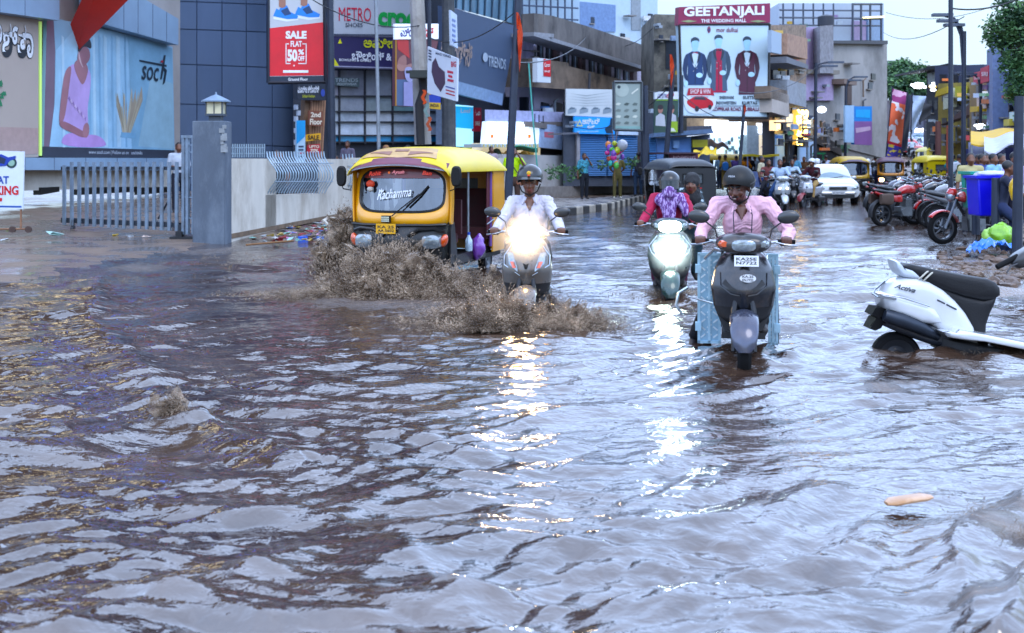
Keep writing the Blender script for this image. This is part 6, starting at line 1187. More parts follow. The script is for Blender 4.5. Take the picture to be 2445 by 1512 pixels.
    mb = MB(); mb.loft([(.0, 0, .75, .07, .03, 2.5), (.10, 0, .78, .13, .045, 2.6), (.45, 0, .79, .15, .045, 2.6), (.8, 0, .82, .11, .04, 2.4), (.9, 0, .83, .04, .02, 2)], 20); mb.build('seat', M('#191a1d', .6, bump=.2, bscale=80), r0)
    mb = MB(); mb.loft([(.25, .13, .3, .08, .10, 3), (.75, .15, .33, .06, .07, 2.5)], 14); mb.tube([(-.13, .3, .3), (-.15, .85, .33)], .05, 10); mb.build('engine', M('#2a2b2e', .55), r0)
    def on(s_, t_, o): return V(ap(s_, t_, o))
    if style == 'grey':
        plate(r0, (0, -.545, .93), .25, .055, ['KA•25 ES•9221'], tilt=-18)
        for q in (-1, 1):
            t0 = .5 + q * .34; mb = MB(); mb.poly([on(.80, .5 + q * .30, .012), on(.80, .5 + q * .42, .016), on(.62, .5 + q * .36, .016), on(.50, .5 + q * .17, .012), on(.56, .5 + q * .17, .012)], (0, .02, 0)); mb.build('side_lamp', GLASSY, r0)
            mb = MB(); mb.poly([on(.66, .5 + q * .27, .018), on(.66, .5 + q * .34, .02), on(.56, .5 + q * .27, .02), on(.56, .5 + q * .21, .018)], (0, .02, 0)); mb.build('side_lamp', AMBER, r0)
            mb = MB(); mb.tube([on(.90, .5 + q * .40, .008), on(.74, .5 + q * .485, .008), on(.60, .5 + q * .45, .012), on(.44, .5 + q * .12, .014)], .006, 6); mb.build('chrome_trim', CHROME, r0)
        mb = MB(); c = on(.60, .5, .02); mb.poly([c + V((-.03, -.002, .03)), c + V((0, -.008, .015)), c + V((.03, -.002, .03)), c + V((.012, 0, -.03)), c + V((-.012, 0, -.03))], (0, .02, 0)); mb.build('emblem', M('#141518', .3), r0)
    if style == 'pink':
        plate(r0, (0.02, -.545, .905), .185, .085, ['KA25E', 'N7722'], tilt=-16); o = MB(); o.lathe([(-.004, .001), (-.004, .062), (.004, .062), (.004, .001)], (0, 0, 0), 'y', 28); oo = o.build('number_sticker', M('#d6d8da', .4, var=.05), r0); oo.scale = (1, 1, .5); oo.location = (.03, -.575, .775); oo.rotation_euler = (R(-6), 0, 0)
        mb = MB(); [put_text(mb, t_, (-.042, -.0055, z), (.084, 0, 0), (0, 0, .038), M('#20242c', .5), .03) for t_, z in (('KA.25', .008), ('EN.7722', -.045))]; mb.build('lettering', None, oo, smooth=False)
        for q in (-1, 1):
            mb = MB(); mb.poly([on(.66, .5 + q * .30, .006), on(.58, .5 + q * .20, .006), on(.54, .5 + q * .12, .008), on(.54, .5 + q * .22, .008), on(.60, .5 + q * .34, .006)], (0, .02, 0)); mb.build('air_vent', M('#0d0e11', .6), r0)
            mb = MB(); mb.tube([on(.74, .5 + q * .40, .003), on(.58, .5 + q * .36, .004), on(.48, .5 + q * .2, .008), on(.46, .5 + q * .06, .012)], .007, 6); mb.build('crease', PT, r0)
    if style == 'green':
        plate(r0, (0, -.545, .915), .27, .045, ['KA 25 HD 9905'], '#15242c', '#a8d4e8', -18)
        mb = MB(); mb.loft([(-.60, 0, .745, .07, .05, 2.4), (-.585, 0, .745, .12, .075, 2.5), (-.54, 0, .75, .16, .085, 2.5)], 24); mb.build('apron_lamp', EM('#e8fff4', lit) if apron_on else GLASSY, r0)
        for q in (-1, 1):
            mb = MB(); mb.tube([on(.92, .5 + q * .36, .01), on(.72, .5 + q * .485, .012), on(.60, .5 + q * .40, .014), on(.42, .5 + q * .12, .018)], .008, 6); mb.build('chrome_trim', CHROME, r0)
            mb = MB(); mb.poly([on(.80, .5 + q * .28, .008), on(.76, .5 + q * .42, .012), on(.62, .5 + q * .36, .012), on(.60, .5 + q * .26, .012)], (0, .02, 0)); mb.build('side_lamp', GLASSY, r0)
    if style == 'plain':
        for q in (-1, 1): mb = MB(); mb.ell((q * .12, -.53, .73), (.045, .03, .035), 12, 8); mb.build('side_lamp', EM('#ffe6b0', 3.) if apron_on else GLASSY, r0)
    return r0
def bike(label, loc, rz, col, group='motorcycles parked along the right kerb', rot=None, spokes=6):
    r0 = E('motorcycle', loc, rz, label, 'motorcycle', group, rot); PT = M(col, .22, coat=.9, var=.12, scale=4.); DK = M('#1b1c20', .5); MT = M('#7d8288', .35, metal=.85)
    wheel(r0, (0, -.66, .30), .30, .085, spokes, M('#4a4d52', .3, metal=.6)); wheel(r0, (0, .62, .30), .30, .10, spokes, M('#4a4d52', .3, metal=.6))
    mb = MB(); mb.shell(lambda a, b_: (lambda t_, x: (x * .07, -.66 + (.325 + .02 * (1 - x * x)) * math.cos(t_), .30 + (.325 + .02 * (1 - x * x)) * math.sin(t_)))(R(20 + 120 * a), 2 * b_ - 1), 14, 6, (0, 0, -.012)); mb.build('front_fender', PT, r0, angle=60)
    mb = MB(); mb.shell(lambda a, b_: (lambda t_, x: (x * .08, .62 + (.33 + .02 * (1 - x * x)) * math.cos(t_), .30 + (.34 + .02 * (1 - x * x)) * math.sin(t_)))(R(-10 + 120 * a), 2 * b_ - 1), 12, 6, (0, 0, -.012)); mb.build('rear_fender', DK, r0, angle=60)
    mb = MB(); [mb.tube([(q * .09, -.66, .30), (q * .09, -.50, .66), (q * .09, -.40, .92)], [.026, .024, .02], 8) for q in (-1, 1)]; mb.build('fork', MT, r0)
    mb = MB(); mb.tube([(0, -.42, .86), (0, -.25, .60), (0, -.05, .34), (0, .25, .34), (0, .62, .32)], .03, 7); mb.tube([(0, -.38, .88), (0, .0, .78), (0, .35, .74), (0, .85, .80)], .028, 7); mb.build('frame', DK, r0)
    mb = MB(); mb.loft([(-.36, 0, .86, .05, .06, 2.4), (-.28, 0, .87, .12, .10, 2.4), (-.10, 0, .88, .135, .115, 2.5), (.08, 0, .83, .10, .09, 2.4), (.14, 0, .80, .07, .05, 2)], 22); mb.build('fuel_tank', PT, r0)
    mb = MB(); mb.loft([(.08, 0, .81, .08, .03, 2.5), (.2, 0, .80, .12, .045, 2.6), (.45, 0, .80, .14, .05, 2.6), (.75, 0, .85, .12, .045, 2.4), (.88, 0, .87, .06, .02, 2)], 18); mb.build('seat', M('#16171a', .55), r0)
    mb = MB(); [mb.loft([(.10, q * .09, .66, .03, .09, 2.4), (.3, q * .11, .66, .035, .08, 2.4), (.55, q * .09, .72, .03, .05, 2.2), (.85, q * .05, .82, .02, .03, 2)], 12) for q in (-1, 1)]; mb.build('side_panel', PT, r0)
    mb = MB(); mb.box((0, -.02, .36), (.24, .34, .22)); mb.box((0, -.12, .54), (.16, .18, .24))
    for k in range(6): mb.box((0, -.12, .45 + k * .035), (.22, .24, .010))
    mb.lathe([(-.15, .01), (-.15, .09), (.15, .09), (.15, .01)], (0, .05, .34), 'x', 16); mb.build('engine', MT, r0)
    mb = MB(); mb.tube([(.10, -.20, .45), (.13, -.20, .24), (.14, .1, .22), (.15, .3, .26), (.16, .85, .36)], [.022, .022, .03, .05, .055], 10); mb.build('exhaust', M('#3a3b3f', .35, metal=.8), r0)
    mb = MB(); mb.ell((0, -.50, .88), (.10, .08, .10), 16, 10); mb.build('headlight', GLASSY, r0); mb = MB(); mb.loft([(-.56, 0, .93, .05, .03, 2.2), (-.50, 0, .95, .11, .09, 2.2), (-.42, 0, .96, .09, .08, 2.2)], 14); mb.build('headlight_cowl', PT, r0)
    mb = MB(); mb.tube([(-.36, -.28, 1.02), (-.2, -.38, 1.04), (0, -.41, 1.0), (.2, -.38, 1.04), (.36, -.28, 1.02)], .013, 6); mb.build('handlebar', CHROME, r0)
    for q in (-1, 1):
        mb = MB(); mb.tube([(q * .25, -.35, 1.04), (q * .28, -.36, 1.18)], .006, 5); mb.ell((q * .30, -.36, 1.22), (.065, .016, .042), 12, 8); mb.build('mirror', DK, r0); mb = MB(); mb.tube([(q * .27, -.335, 1.035), (q * .39, -.26, 1.015)], .018, 8); mb.build('grip', RUBBER, r0); mb = MB(); mb.ell((q * .17, -.47, .86), (.03, .03, .022), 10, 6); mb.build('indicator', AMBER, r0)
    mb = MB(); mb.ell((0, .90, .80), (.06, .03, .03), 10, 6); mb.build('tail_lamp', M('#8c1a1c', .2, coat=1.), r0); mb = MB(); mb.tube([(-.02, .1, .25), (-.22, .16, .02)], .012, 5); mb.build('side_stand', DK, r0)
    return r0
def recolor(o, col, names=('front_fender', 'fuel_tank', 'side_panel', 'headlight_cowl', 'rear_fender_', 'apron', 'rear_body', 'handlebar_cover')):
    m = M(col, .22, coat=.9, var=.12, scale=4.)
    for c in o.children:
        if c.name.split('.')[0] in names: c.material_slots[0].link = 'OBJECT'; c.material_slots[0].material = m
def auto(label, loc, rz, roofc='#d3bc1e', bodyc='#dda011', lowc='#0a0b0d', rearc=None, lights=0, detail=False, group='autorickshaws in the street', rot=None, cat='autorickshaw'):
    r0 = E('autorickshaw', loc, rz, label, cat, group, rot); YL = M(bodyc, .3, coat=.5, var=.06, scale=2., dirt='#8c6a2a', dirt_amt=.12); BK = M(lowc, .4, coat=.15, var=.15, dirt='#4c4238', dirt_amt=.3, spec=.35); RF = M(roofc, .42, var=.07, scale=1.5, bump=.1, bscale=5.); RC = M(rearc, .4) if rearc else RF; INT = M('#3c1218', .8, var=.3); DK = M('#0a0a0c', .65, spec=.3)
    fy = lambda x, z: -.03 + .17 * abs(x / .66) ** 3.2 + max(0, z - .8) * .16
    N_ = 56
    def ring(hw, zc, hh, p, flat=0.):
        out = []
        for k in range(N_):
            t = 2 * PI * k / N_; c, q = math.cos(t), math.sin(t); x = hw * math.copysign(abs(c) ** (2 / p), c); z = hh * math.copysign(abs(q) ** (2 / p), q)
            if q > 0: z = z * (1 + flat * (1 - (x / hw) ** 2)); x *= 1 - .05 * q
            out.append((x, zc + z))
        return out
    outer = ring(.66, 1.17, .40, 7, .1); inner = ring(.565, 1.215, .265, 4.2, .10)
    mb = MB(); vs = [];
    for t_ in (0, .5, .85, 1):
        for (a, b_), (c, d_) in zip(outer, inner): x, z = a + (c - a) * t_, b_ + (d_ - b_) * t_; vs.append((x, fy(x, z) - (.012 * math.sin(PI * t_)) + (.03 if t_ == 1 else 0), z))
    fs = [(i * N_ + k, (i + 1) * N_ + k, (i + 1) * N_ + (k + 1) % N_, i * N_ + (k + 1) % N_) for i in range(3) for k in range(N_)]
    mb.add(vs, fs); md = mb.build('front_panel', YL, r0, angle=60); sm = md.modifiers.new('t', 'SOLIDIFY'); sm.thickness = .02; sm.offset = 0
    GL = bpy.data.materials.get('windscreen_glass')
    if GL is None:
        GL = bpy.data.materials.new('windscreen_glass'); GL.use_nodes = True; n = GL.node_tree.nodes; L = GL.node_tree.links; n.clear(); o_ = n.new('ShaderNodeOutputMaterial'); tr_ = n.new('ShaderNodeBsdfTransparent'); tr_.inputs[0].default_value = (.24, .28, .33, 1); gl = n.new('ShaderNodeBsdfGlossy'); gl.inputs['Roughness'].default_value = .03; gl.inputs[0].default_value = (.9, .95, 1, 1); fr_ = n.new('ShaderNodeFresnel'); fr_.inputs[0].default_value = 2.0; mx_ = n.new('ShaderNodeMixShader'); L.new(fr_.outputs[0], mx_.inputs[0]); L.new(tr_.outputs[0], mx_.inputs[1]); L.new(gl.outputs[0], mx_.inputs[2]); L.new(mx_.outputs[0], o_.inputs[0])
    mb = MB(); vs = []; rings = [1, .75, .5, .25]
    for s_ in rings:
        for x, z in inner: x2, z2 = x * s_, 1.215 + (z - 1.215) * s_; vs.append((x2, fy(x2, z2) + .015, z2))
    vs.append((0, fy(0, 1.215) + .015, 1.215)); fs = [(i * N_ + k, i * N_ + (k + 1) % N_, (i + 1) * N_ + (k + 1) % N_, (i + 1) * N_ + k) for i in range(3) for k in range(N_)] + [(3 * N_ + k, 3 * N_ + (k + 1) % N_, 4 * N_) for k in range(N_)]
    mb.add(vs, fs); mb.build('windscreen', GL, r0, angle=80)
    mb = MB(); q = inner + [inner[0]]; mb.tube([(x, fy(x, z) - .002, z) for x, z in q], .017, 6); mb.build('windscreen_seal', M('#0e0f12', .5), r0)
    mb = MB(); mb.shell(lambda a, b_: (lambda x, z: (x * (1 - .06 * (1 - a)), fy(x, .8) - .03 - .05 * math.sin(PI * min(1, a * 1.1)) * (1 - abs(x / .66) ** 3), z))((2 * b_ - 1) * .66, .36 + .44 * a), 10, 20, (0, .03, 0)); mb.build('nose_panel', BK, r0, angle=60)
    mb = MB(); mb.tube([(-.62, .02, .80), (-.45, -.05, .79), (0, -.075, .785), (.45, -.05, .79), (.62, .02, .80)], .02, 8); [mb.tube([(q_ * .60, .02, .72), (q_ * .48, -.06, .755), (q_ * .30, -.10, .74), (q_ * .16, -.115, .66)], .022, 7) for q_ in (-1, 1)]; mb.build('nose_crease', BK, r0)
    for q_ in (-1, 1):
        mb = MB(); mb.loft([(-.085, q_ * .43, .585, .09, .06, 2.6), (-.065, q_ * .435, .585, .125, .085, 3), (.02, q_ * .44, .585, .15, .10, 3)], 22); mb.build('headlight', EM('#ffd9a0', lights) if lights else GLASSY, r0)
        mb = MB(); mb.ell((q_ * .595, .01, .60), (.05, .05, .085), 14, 10, rot=Matrix.Rotation(R(18 * q_), 3, 'Y')); mb.build('indicator', AMBER, r0)
        mb = MB(); mb.tube([(q_ * .66, .05, 1.22), (q_ * .74, -.02, 1.24), (q_ * .76, -.03, 1.30)], .008, 5); m_ = mb.build('mirror', DK, r0); mb = MB(); mb.loft([(-.05, q_ * .765, 1.40, .055, .11, 3), (-.02, q_ * .765, 1.40, .07, .13, 3), (.02, q_ * .765, 1.40, .045, .10, 2.5)], 18); mb.build('mirror_shell', DK, m_)
        # sides: front quarter, pillar, sill, rear quarter
        mb = MB(); mb.shell(lambda a, b_: (q_ * (.655 + .012 * math.sin(PI * a)), .10 + .10 * b_, .80 + .72 * a), 8, 2, (-q_ * .02, 0, 0)); mb.build('door_pillar', YL, r0, angle=60)
        mb = MB(); mb.shell(lambda a, b_: (q_ * .655, .10 + .30 * b_ * (1 - .5 * a), .30 + .52 * a), 6, 3, (-q_ * .02, 0, 0)); mb.build('side_panel', BK, r0)
        mb = MB(); mb.box((q_ * .63, .95, .34), (.06, 1.35, .12)); mb.build('sill', BK, r0)
        mb = MB(); mb.shell(lambda a, b_: (q_ * (.665 + .012 * math.sin(PI * a)), 1.98 + .60 * b_ - .04 * a * b_, .32 + 1.20 * a), 10, 6, (-q_ * .02, 0, 0)); mb.build('rear_quarter', RC if rearc else YL, r0, angle=60)
        mb = MB(); mb.tube([(q_ * .64, 1.95, .40), (q_ * .64, 1.95, 1.50)], .022, 6); mb.build('curtain_edge', M('#6a4a8c', .7), r0)
        mb = MB(); mb.tube([(q_ * .62, .95, .4), (q_ * .62, .95, 1.55)], .015, 6); mb.build('grab_post', STEEL, r0)
        wheel(r0, (q_ * .53, 2.05, .20), .20, .10)
        mb = MB(); [mb.tube([(q_ * .67, 1.66, z), (q_ * .69, 1.95, z + .06)], .009, 5) for z in (.62, .72, .82)]; mb.build('side_rail', STEEL, r0)
    wheel(r0, (0, .30, .20), .20, .10)
    zt = lambda y: itp(y, [-.14, -.05, .15, .5, 1.3, 2.1, 2.45, 2.62], [1.555, 1.63, 1.72, 1.77, 1.79, 1.765, 1.70, 1.57])
    mb = MB()
    def rf(a, b_):
        y = -.10 + 2.70 * a; x = 2 * b_ - 1; ax = abs(x); ed = 1.47 - .05 * max(0, 1 - a * 8) + .0 * a; z = zt(y) - (zt(y) - ed) * ax ** 4.2; return (.70 * (1 - .03 * max(0, 1 - a * 6)) * math.copysign(1 - (1 - ax) ** 1.25, x), y + (.06 * ax ** 3 if a < .1 else 0), z - .010 * abs(math.sin(a * 14)) * (1 - ax))
    mb.shell(rf, 34, 24, (0, 0, -.02)); mb.build('canopy', RF, r0, angle=70)
    mb = MB(); mb.shell(lambda a, b_: (.64 * (2 * b_ - 1), -.19 + .12 * a + .16 * abs(2 * b_ - 1) ** 3, 1.475 + .075 * (1 - (2 * b_ - 1) ** 2) + .075 * a), 4, 20, (0, .004, .012)); mb.build('sun_visor', M('#6a3c4c' if detail else '#5a4c5e', .5, var=.15), r0, angle=60)
    if detail:
        mb = MB(); mb.tube([(.64 * x, -.175 + .16 * abs(x) ** 3, 1.468 + .075 * (1 - x * x)) for x in np.linspace(-1, 1, 24)], .011, 6); mb.build('visor_trim', M('#c9ccd4', .4), r0)
        for k in range(30): mb = MB(); x = -1 + 2 * (k + .5) / 30; mb.ell((.60 * x, -.075 + .16 * abs(x) ** 3, 1.545 + .055 * (1 - x * x)), (.018, .01, .014), 8, 5); mb.build('visor_scallop', M('#7a4a8c', .6), r0)
        top = lambda x, y, o=.006: (x, y, rfz(x, y) + o); rfz = lambda x, y: zt(y) - (zt(y) - 1.47) * min(1, abs(x) / .70) ** 4.2 * .9
        mb = MB(); mb.shell(lambda a, b_: top((2 * b_ - 1) * (.50 - .10 * a), -.055 + .40 * a + .05 * abs(2 * b_ - 1)), 8, 20, (0, 0, .004)); mb.build('canopy_front', M('#b8986c', .5, var=.2, scale=9), r0)
        mb = MB()
        for q_ in (-1, 1): mb.shell(lambda a, b_: top(q_ * (.12 + .30 * b_), .0 + .10 * b_ + a * (.10 - .09 * b_), .014), 3, 8, (0, 0, .003))
        mb.shell(lambda a, b_: top(-.09 + .18 * b_, .10 + .06 * a, .014), 2, 4, (0, 0, .003)); mb.build('canopy_pattern', M('#866458', .6), r0)
        mb = MB(); mb.shell(lambda a, b_: (lambda x, z: (x, fy(x, z) - .004, z))((.53 - .03 * a) * (2 * b_ - 1), 1.495 - .12 * a - .035 * (1 - (1 - (2 * b_ - 1) ** 2)) * (1 - a) + .0 * a), 4, 30, (0, .004, 0)); mb.build('windscreen_film', M('#7a0c18', .35, coat=.3), r0)
        mb = MB(); RD = EM('#e8402c', .5); y_ = .035; put_text(mb, 'Rohit', (-.42, y_ + .015, 1.40), (.17, -.012, .012), (0, 0, .055), RD, .02, .3); put_text(mb, 'Ayush', (-.10, y_ - .02, 1.42), (.17, 0, 0), (0, 0, .055), EM('#f08a98', .5), .02, .3); put_text(mb, 'Ban', (.30, y_ - .005, 1.42), (.12, .02, -.01), (0, 0, .05), RD, .02, .3); mb.ell((-.135, y_ - .02, 1.445), (.016, .004, .016), 10, 6, EM('#e86a1c', .5)); mb.build('lettering', None, r0, smooth=False)
        mb = MB(); y_ = -.035; put_text(mb, 'Rachamma', (-.29, y_ + .03, 1.10), (.46, -.01, .05), (0, .018, .12), P_('#e8ecf2'), .012, .35); mb.poly([(-.27, y_ + .045, 1.20), (-.265, y_ + .05, 1.235), (-.245, y_ + .05, 1.215), (-.235, y_ + .05, 1.245), (-.22, y_ + .05, 1.218), (-.205, y_ + .05, 1.235), (-.21, y_ + .045, 1.20)], (0, .003, 0), P_('#e8ecf2')); mb.build('lettering', None, r0, smooth=False)
        plate(r0, (-.125, -.125, .745), .26, .125, ['KA 25', 'AA 5602'], '#dca81a', '#17130c')
        mb = MB(); mb.box((-.13, -.10, .865), (.11, .06, .085)); sl = mb.build('spot_lamp', DK, r0); mb = MB()
        for i in range(4):
            for j in range(3): mb.box((-.17 + i * .026, -.132, .842 + j * .023), (.02, .006, .017))
        mb.build('led', M('#c9cdb8', .2, coat=1.), sl)
        mb = MB(); mb.tube([(-.07, -.07, .90), (.10, -.035, 1.04), (.27, .02, 1.18)], .008, 6); mb.tube([(.12, -.045, 1.02), (.29, -.005, 1.17), (.38, .05, 1.28)], .014, 6); mb.build('wiper', DK, r0)
        mb = MB(); mb.ell((-.40, .05, 1.30), (.06, .03, .05), 10, 6, M('#d8501c', .6)); mb.ell((-.40, .045, 1.235), (.045, .03, .035), 10, 6, M('#c9c4bc', .7)); mb.build('garland', None, r0)
        mb = MB(); mb.shell(lambda a, b_: (-.56 + .10 * b_ + .012 * math.sin(a * 12), .20, .98 + .50 * a), 6, 6, (0, .01, 0)); mb.build('curtain', M('#8c5aa0', .7, var=.4, scale=14), r0); mb = MB(); mb.shell(lambda a, b_: (.63 + .012 * math.sin(b_ * 20), 1.80 + .14 * b_, .55 + .93 * a), 6, 8, (-.01, 0, 0)); mb.build('curtain', M('#4c1220', .7, var=.2), r0)
    # rear panel, interior
    mb = MB(); wz0, wz1 = 1.08, 1.34; B_ = 2.575
    for x0, x1, z0, z1 in ((-.66, .66, .32, wz0), (-.66, .66, wz1, 1.5), (-.66, -.28, wz0, wz1), (.28, .66, wz0, wz1)): mb.box(((x0 + x1) / 2, B_ - .03, (z0 + z1) / 2), (x1 - x0, .03, z1 - z0))
    mb.build('rear_panel', RC if rearc else YL, r0); mb = MB(); mb.box((0, B_ - .03, (wz0 + wz1) / 2), (.56, .012, wz1 - wz0)); mb.build('rear_window', M('#5a6268', .2), r0)
    mb = MB(); [mb.tube([(-.28, B_, a), (.28, B_, a)], .014, 5) for a in (wz0, wz1)]; [mb.tube([(a, B_, wz0), (a, B_, wz1)], .014, 5) for a in (-.28, .28)]; mb.build('window_frame', DK, r0)
    mb = MB(); mb.box((0, B_ - .01, .42), (1.3, .06, .2)); mb.build('rear_bumper', DK, r0)
    for q_ in (-1, 1): mb = MB(); mb.box((q_ * .55, B_ + .02, .62), (.12, .04, .09)); mb.build('tail_lamp', M('#8c1a1c', .2, coat=1.), r0)
    mb = MB(); mb.box((0, 1.3, .28), (1.26, 2.4, .06)); mb.build('floor', DK, r0); mb = MB(); mb.box((0, 2.15, .58), (1.2, .5, .16)); mb.box((0, 2.42, .92), (1.2, .12, .55)); mb.build('rear_seat', INT, r0)
    mb = MB(); mb.box((0, 1.02, .56), (.8, .36, .12)); mb.box((0, 1.20, .84), (.9, .06, .46)); mb.build('driver_seat', INT, r0); mb = MB(); mb.box((0, .18, .86), (1.2, .12, .10)); mb.tube([(-.30, .45, .95), (0, .36, .98), (.30, .45, .95)], .016, 6); mb.build('dashboard', DK, r0)
    return r0
def car(label, loc, rz, col='#c9ccce', group='cars in the street', lights=0):
    r0 = E('parked_car' if False else 'car', loc, rz, label, 'car', group); PT = M(col, .22, metal=.1, coat=1., var=.05); GS = M('#5e7884', .06, coat=1., var=.25, scale=1.5); DK = M('#15171a', .5)
    mb = MB(); mb.loft([(-2.02, 0, .50, .62, .20, 4), (-1.98, 0, .52, .74, .26, 4), (-1.80, 0, .56, .80, .30, 4.5), (-1.2, 0, .62, .82, .34, 5), (-.95, 0, .64, .83, .36, 5), (.9, 0, .64, .83, .37, 5), (1.7, 0, .64, .80, .34, 4.5), (2.05, 0, .58, .66, .26, 4)], 36); mb.build('body', PT, r0, angle=50)
    mb = MB(); mb.loft([(-.98, 0, .92, .70, .06, 5), (-.55, 0, 1.10, .66, .24, 5), (-.25, 0, 1.18, .62, .29, 5), (.6, 0, 1.19, .62, .29, 5), (1.0, 0, 1.12, .65, .22, 5), (1.35, 0, .98, .68, .06, 5)], 32); mb.build('roof', PT, r0, angle=60)
    mb = MB(); mb.shell(lambda a, b_: ((2 * b_ - 1) * (.64 - .07 * a), -.99 + .60 * a - .0 - .05 * (1 - (2 * b_ - 1) ** 2), .97 + .42 * a), 6, 12, (0, .02, 0)); mb.build('windscreen', GS, r0)
    for q in (-1, 1):
        mb = MB(); mb.poly([(q * .69, -.60, .99), (q * .645, -.25, 1.38), (q * .63, .60, 1.39), (q * .67, 1.0, 1.05)], (-q * .02, 0, 0)); mb.build('side_window', GS, r0)
        mb = MB(); mb.ell((q * .56, -1.93, .62), (.19, .11, .10), 18, 10, rot=Matrix.Rotation(R(-12 * q), 3, 'Y')); mb.build('headlight', EM('#ffe8c8', lights) if lights else GLASSY, r0)
        mb = MB(); mb.ell((q * .86, -.52, .98), (.10, .06, .07), 12, 8); mb.build('mirror', PT, r0)
        for y in (-1.28, 1.3): wheel(r0, (q * .72, y, .29), .29, .18)
    mb = MB(); mb.box((0, -2.03, .62), (.62, .04, .10)); g_ = mb.build('grille', DK, r0); mb = MB(); [mb.box((0, -2.055, .585 + k * .025), (.60, .01, .008)) for k in range(4)]; mb.build('grille_bar', CHROME, g_)
    mb = MB(); mb.box((0, -2.04, .33), (1.15, .05, .11)); mb.build('air_intake', DK, r0); mb = MB(); mb.tube([(-.78, -1.86, .46), (-.55, -2.06, .46), (.55, -2.06, .46), (.78, -1.86, .46)], .05, 8); mb.build('bumper', PT, r0)
    plate(r0, (0, -2.13, .46), .46, .10, ['KA 25 P 4417'], '#c9ccd0', '#3a3c44'); mb = MB(); mb.tube([(-.1, -1.09, .97), (.38, -1.0, 1.02)], .01, 4); mb.build('wiper', DK, r0)
    return r0
# ================================================================ MUDDY SPLASHES
MUDM = bpy.data.materials.new('muddy_spray'); MUDM.use_nodes = True; n = MUDM.node_tree.nodes; L = MUDM.node_tree.links; b = n['Principled BSDF']; b.inputs['Roughness'].default_value = .22; b.inputs['IOR'].default_value = 1.4; b.inputs['Transmission Weight'].default_value = .12
tcn = n.new('ShaderNodeTexCoord'); nz = n.new('ShaderNodeTexNoise'); nz.inputs['Scale'].default_value = 6; nz.inputs['Detail'].default_value = 7; L.new(tcn.outputs['Object'], nz.inputs['Vector']); r = n.new('ShaderNodeValToRGB'); r.color_ramp.elements[0].position = .36; r.color_ramp.elements[1].position = .64; r.color_ramp.elements[0].color = (.10, .062, .038, 1); r.color_ramp.elements[1].color = (.50, .38, .27, 1); L.new(nz.outputs[0], r.inputs[0]); L.new(r.outputs[0], b.inputs['Base Color']); tr_ = n.new('ShaderNodeBsdfTransparent'); mx_ = n.new('ShaderNodeMixShader'); mx_.inputs[0].default_value = .44; L.new(tr_.outputs[0], mx_.inputs[1]); L.new(b.outputs[0], mx_.inputs[2]); L.new(mx_.outputs[0], n['Material Output'].inputs[0])
def splash(label, c, fans, seed=1, mat=None):
    """fans: (cx, cy, spread_x, spread_y, height, throw, jets, drop size); jets of drops on thrown arcs over lumpy thrown-up water"""
    r = random.Random(seed); mb = MB(); c = V(c); OC = [(0, 2, 1), (0, 3, 2), (0, 4, 3), (0, 1, 4), (5, 1, 2), (5, 2, 3), (5, 3, 4), (5, 4, 1)]
    def drop(p, s_, d_, st):
        a = d_.cross(V((r.gauss(0, 1), r.gauss(0, 1), r.gauss(0, 1)))).normalized(); b_ = d_.cross(a); j = [r.uniform(.6, 1.3) * s_ for _ in range(4)]
        mb.add([p - d_ * s_ * st, p + a * j[0], p + b_ * j[1], p - a * j[2], p - b_ * j[3], p + d_ * s_ * st], OC)
    for fi, (cx, cy, sx, sy, ht, out, cnt, sz) in enumerate(fans):
        for k in range(cnt // 34 if cnt > 440 or cnt < 170 and ht > .1 else 0):
            x0, y0 = cx + r.gauss(0, sx * .8), cy + r.gauss(0, sy * .8); h_ = ht * r.uniform(.2, .8); n0 = len(mb.v); rr_ = r.uniform(.02, .05) * (.6 + ht)
            mb.ell((x0, y0, h_ * .3), (rr_ * 1.2, rr_ * .6, h_ * .8), 18, 16, None, Matrix.Rotation(r.gauss(0, .5), 3, 'Y'))
            for q in range(n0, len(mb.v)): p = V(mb.v[q]); mb.v[q] = tuple(p + V((NZ.noise(p * 14), NZ.noise(p * 14 + V((5, 0, 0))), NZ.noise(p * 14 + V((0, 7, 0))))) * .13 * (.4 + ht) + V((NZ.noise(p * 37), NZ.noise(p * 37 + V((5, 0, 0))), NZ.noise(p * 37 + V((0, 7, 0))))) * .05)
        for k in range(int(cnt * 1.6)):
            x0, y0 = cx + r.gauss(0, sx), cy + r.gauss(0, sy); rad = min(1.7, math.hypot((x0 - cx) / max(sx, .01), (y0 - cy) / max(sy, .01)))
            h_ = ht * r.uniform(.25, 1.) ** .8 * (1.15 - .45 * rad); a = math.atan2(y0 - cy, x0 - cx) + r.gauss(0, .6); o_ = out * r.uniform(.1, 1.2); dx, dy = math.cos(a) * o_, math.sin(a) * o_ * .6
            if h_ < .02: h_ = .02
            m_ = r.randint(7, 16); T_ = r.uniform(.4, 1.)
            for i in range(m_):
                t = (i + r.random()) / m_ * T_; jit = (.012 + .035 * t) * (.5 + ht * 1.2); p = V((x0 + dx * t, y0 + dy * t, h_ * (2.2 * t - 1.2 * t * t))) + V((r.gauss(0, 1), r.gauss(0, 1), r.gauss(0, 1))) * jit
                if p.z < 0: p.z *= -.5
                d_ = V((dx, dy, h_ * (2.2 - 2.4 * t))).normalized() + V((r.gauss(0, .3), r.gauss(0, .3), r.gauss(0, .3))); d_.normalize(); drop(p, sz * r.choice((.11, .14, .19, .27, .45)) * (1.15 - .6 * t), d_, r.uniform(1.1, 3.6))
    o = mb.build('water_splash', mat or MUDM, None, angle=180); o.location = c; tag(o, label, 'splash', 'muddy splashes', 'stuff'); return o
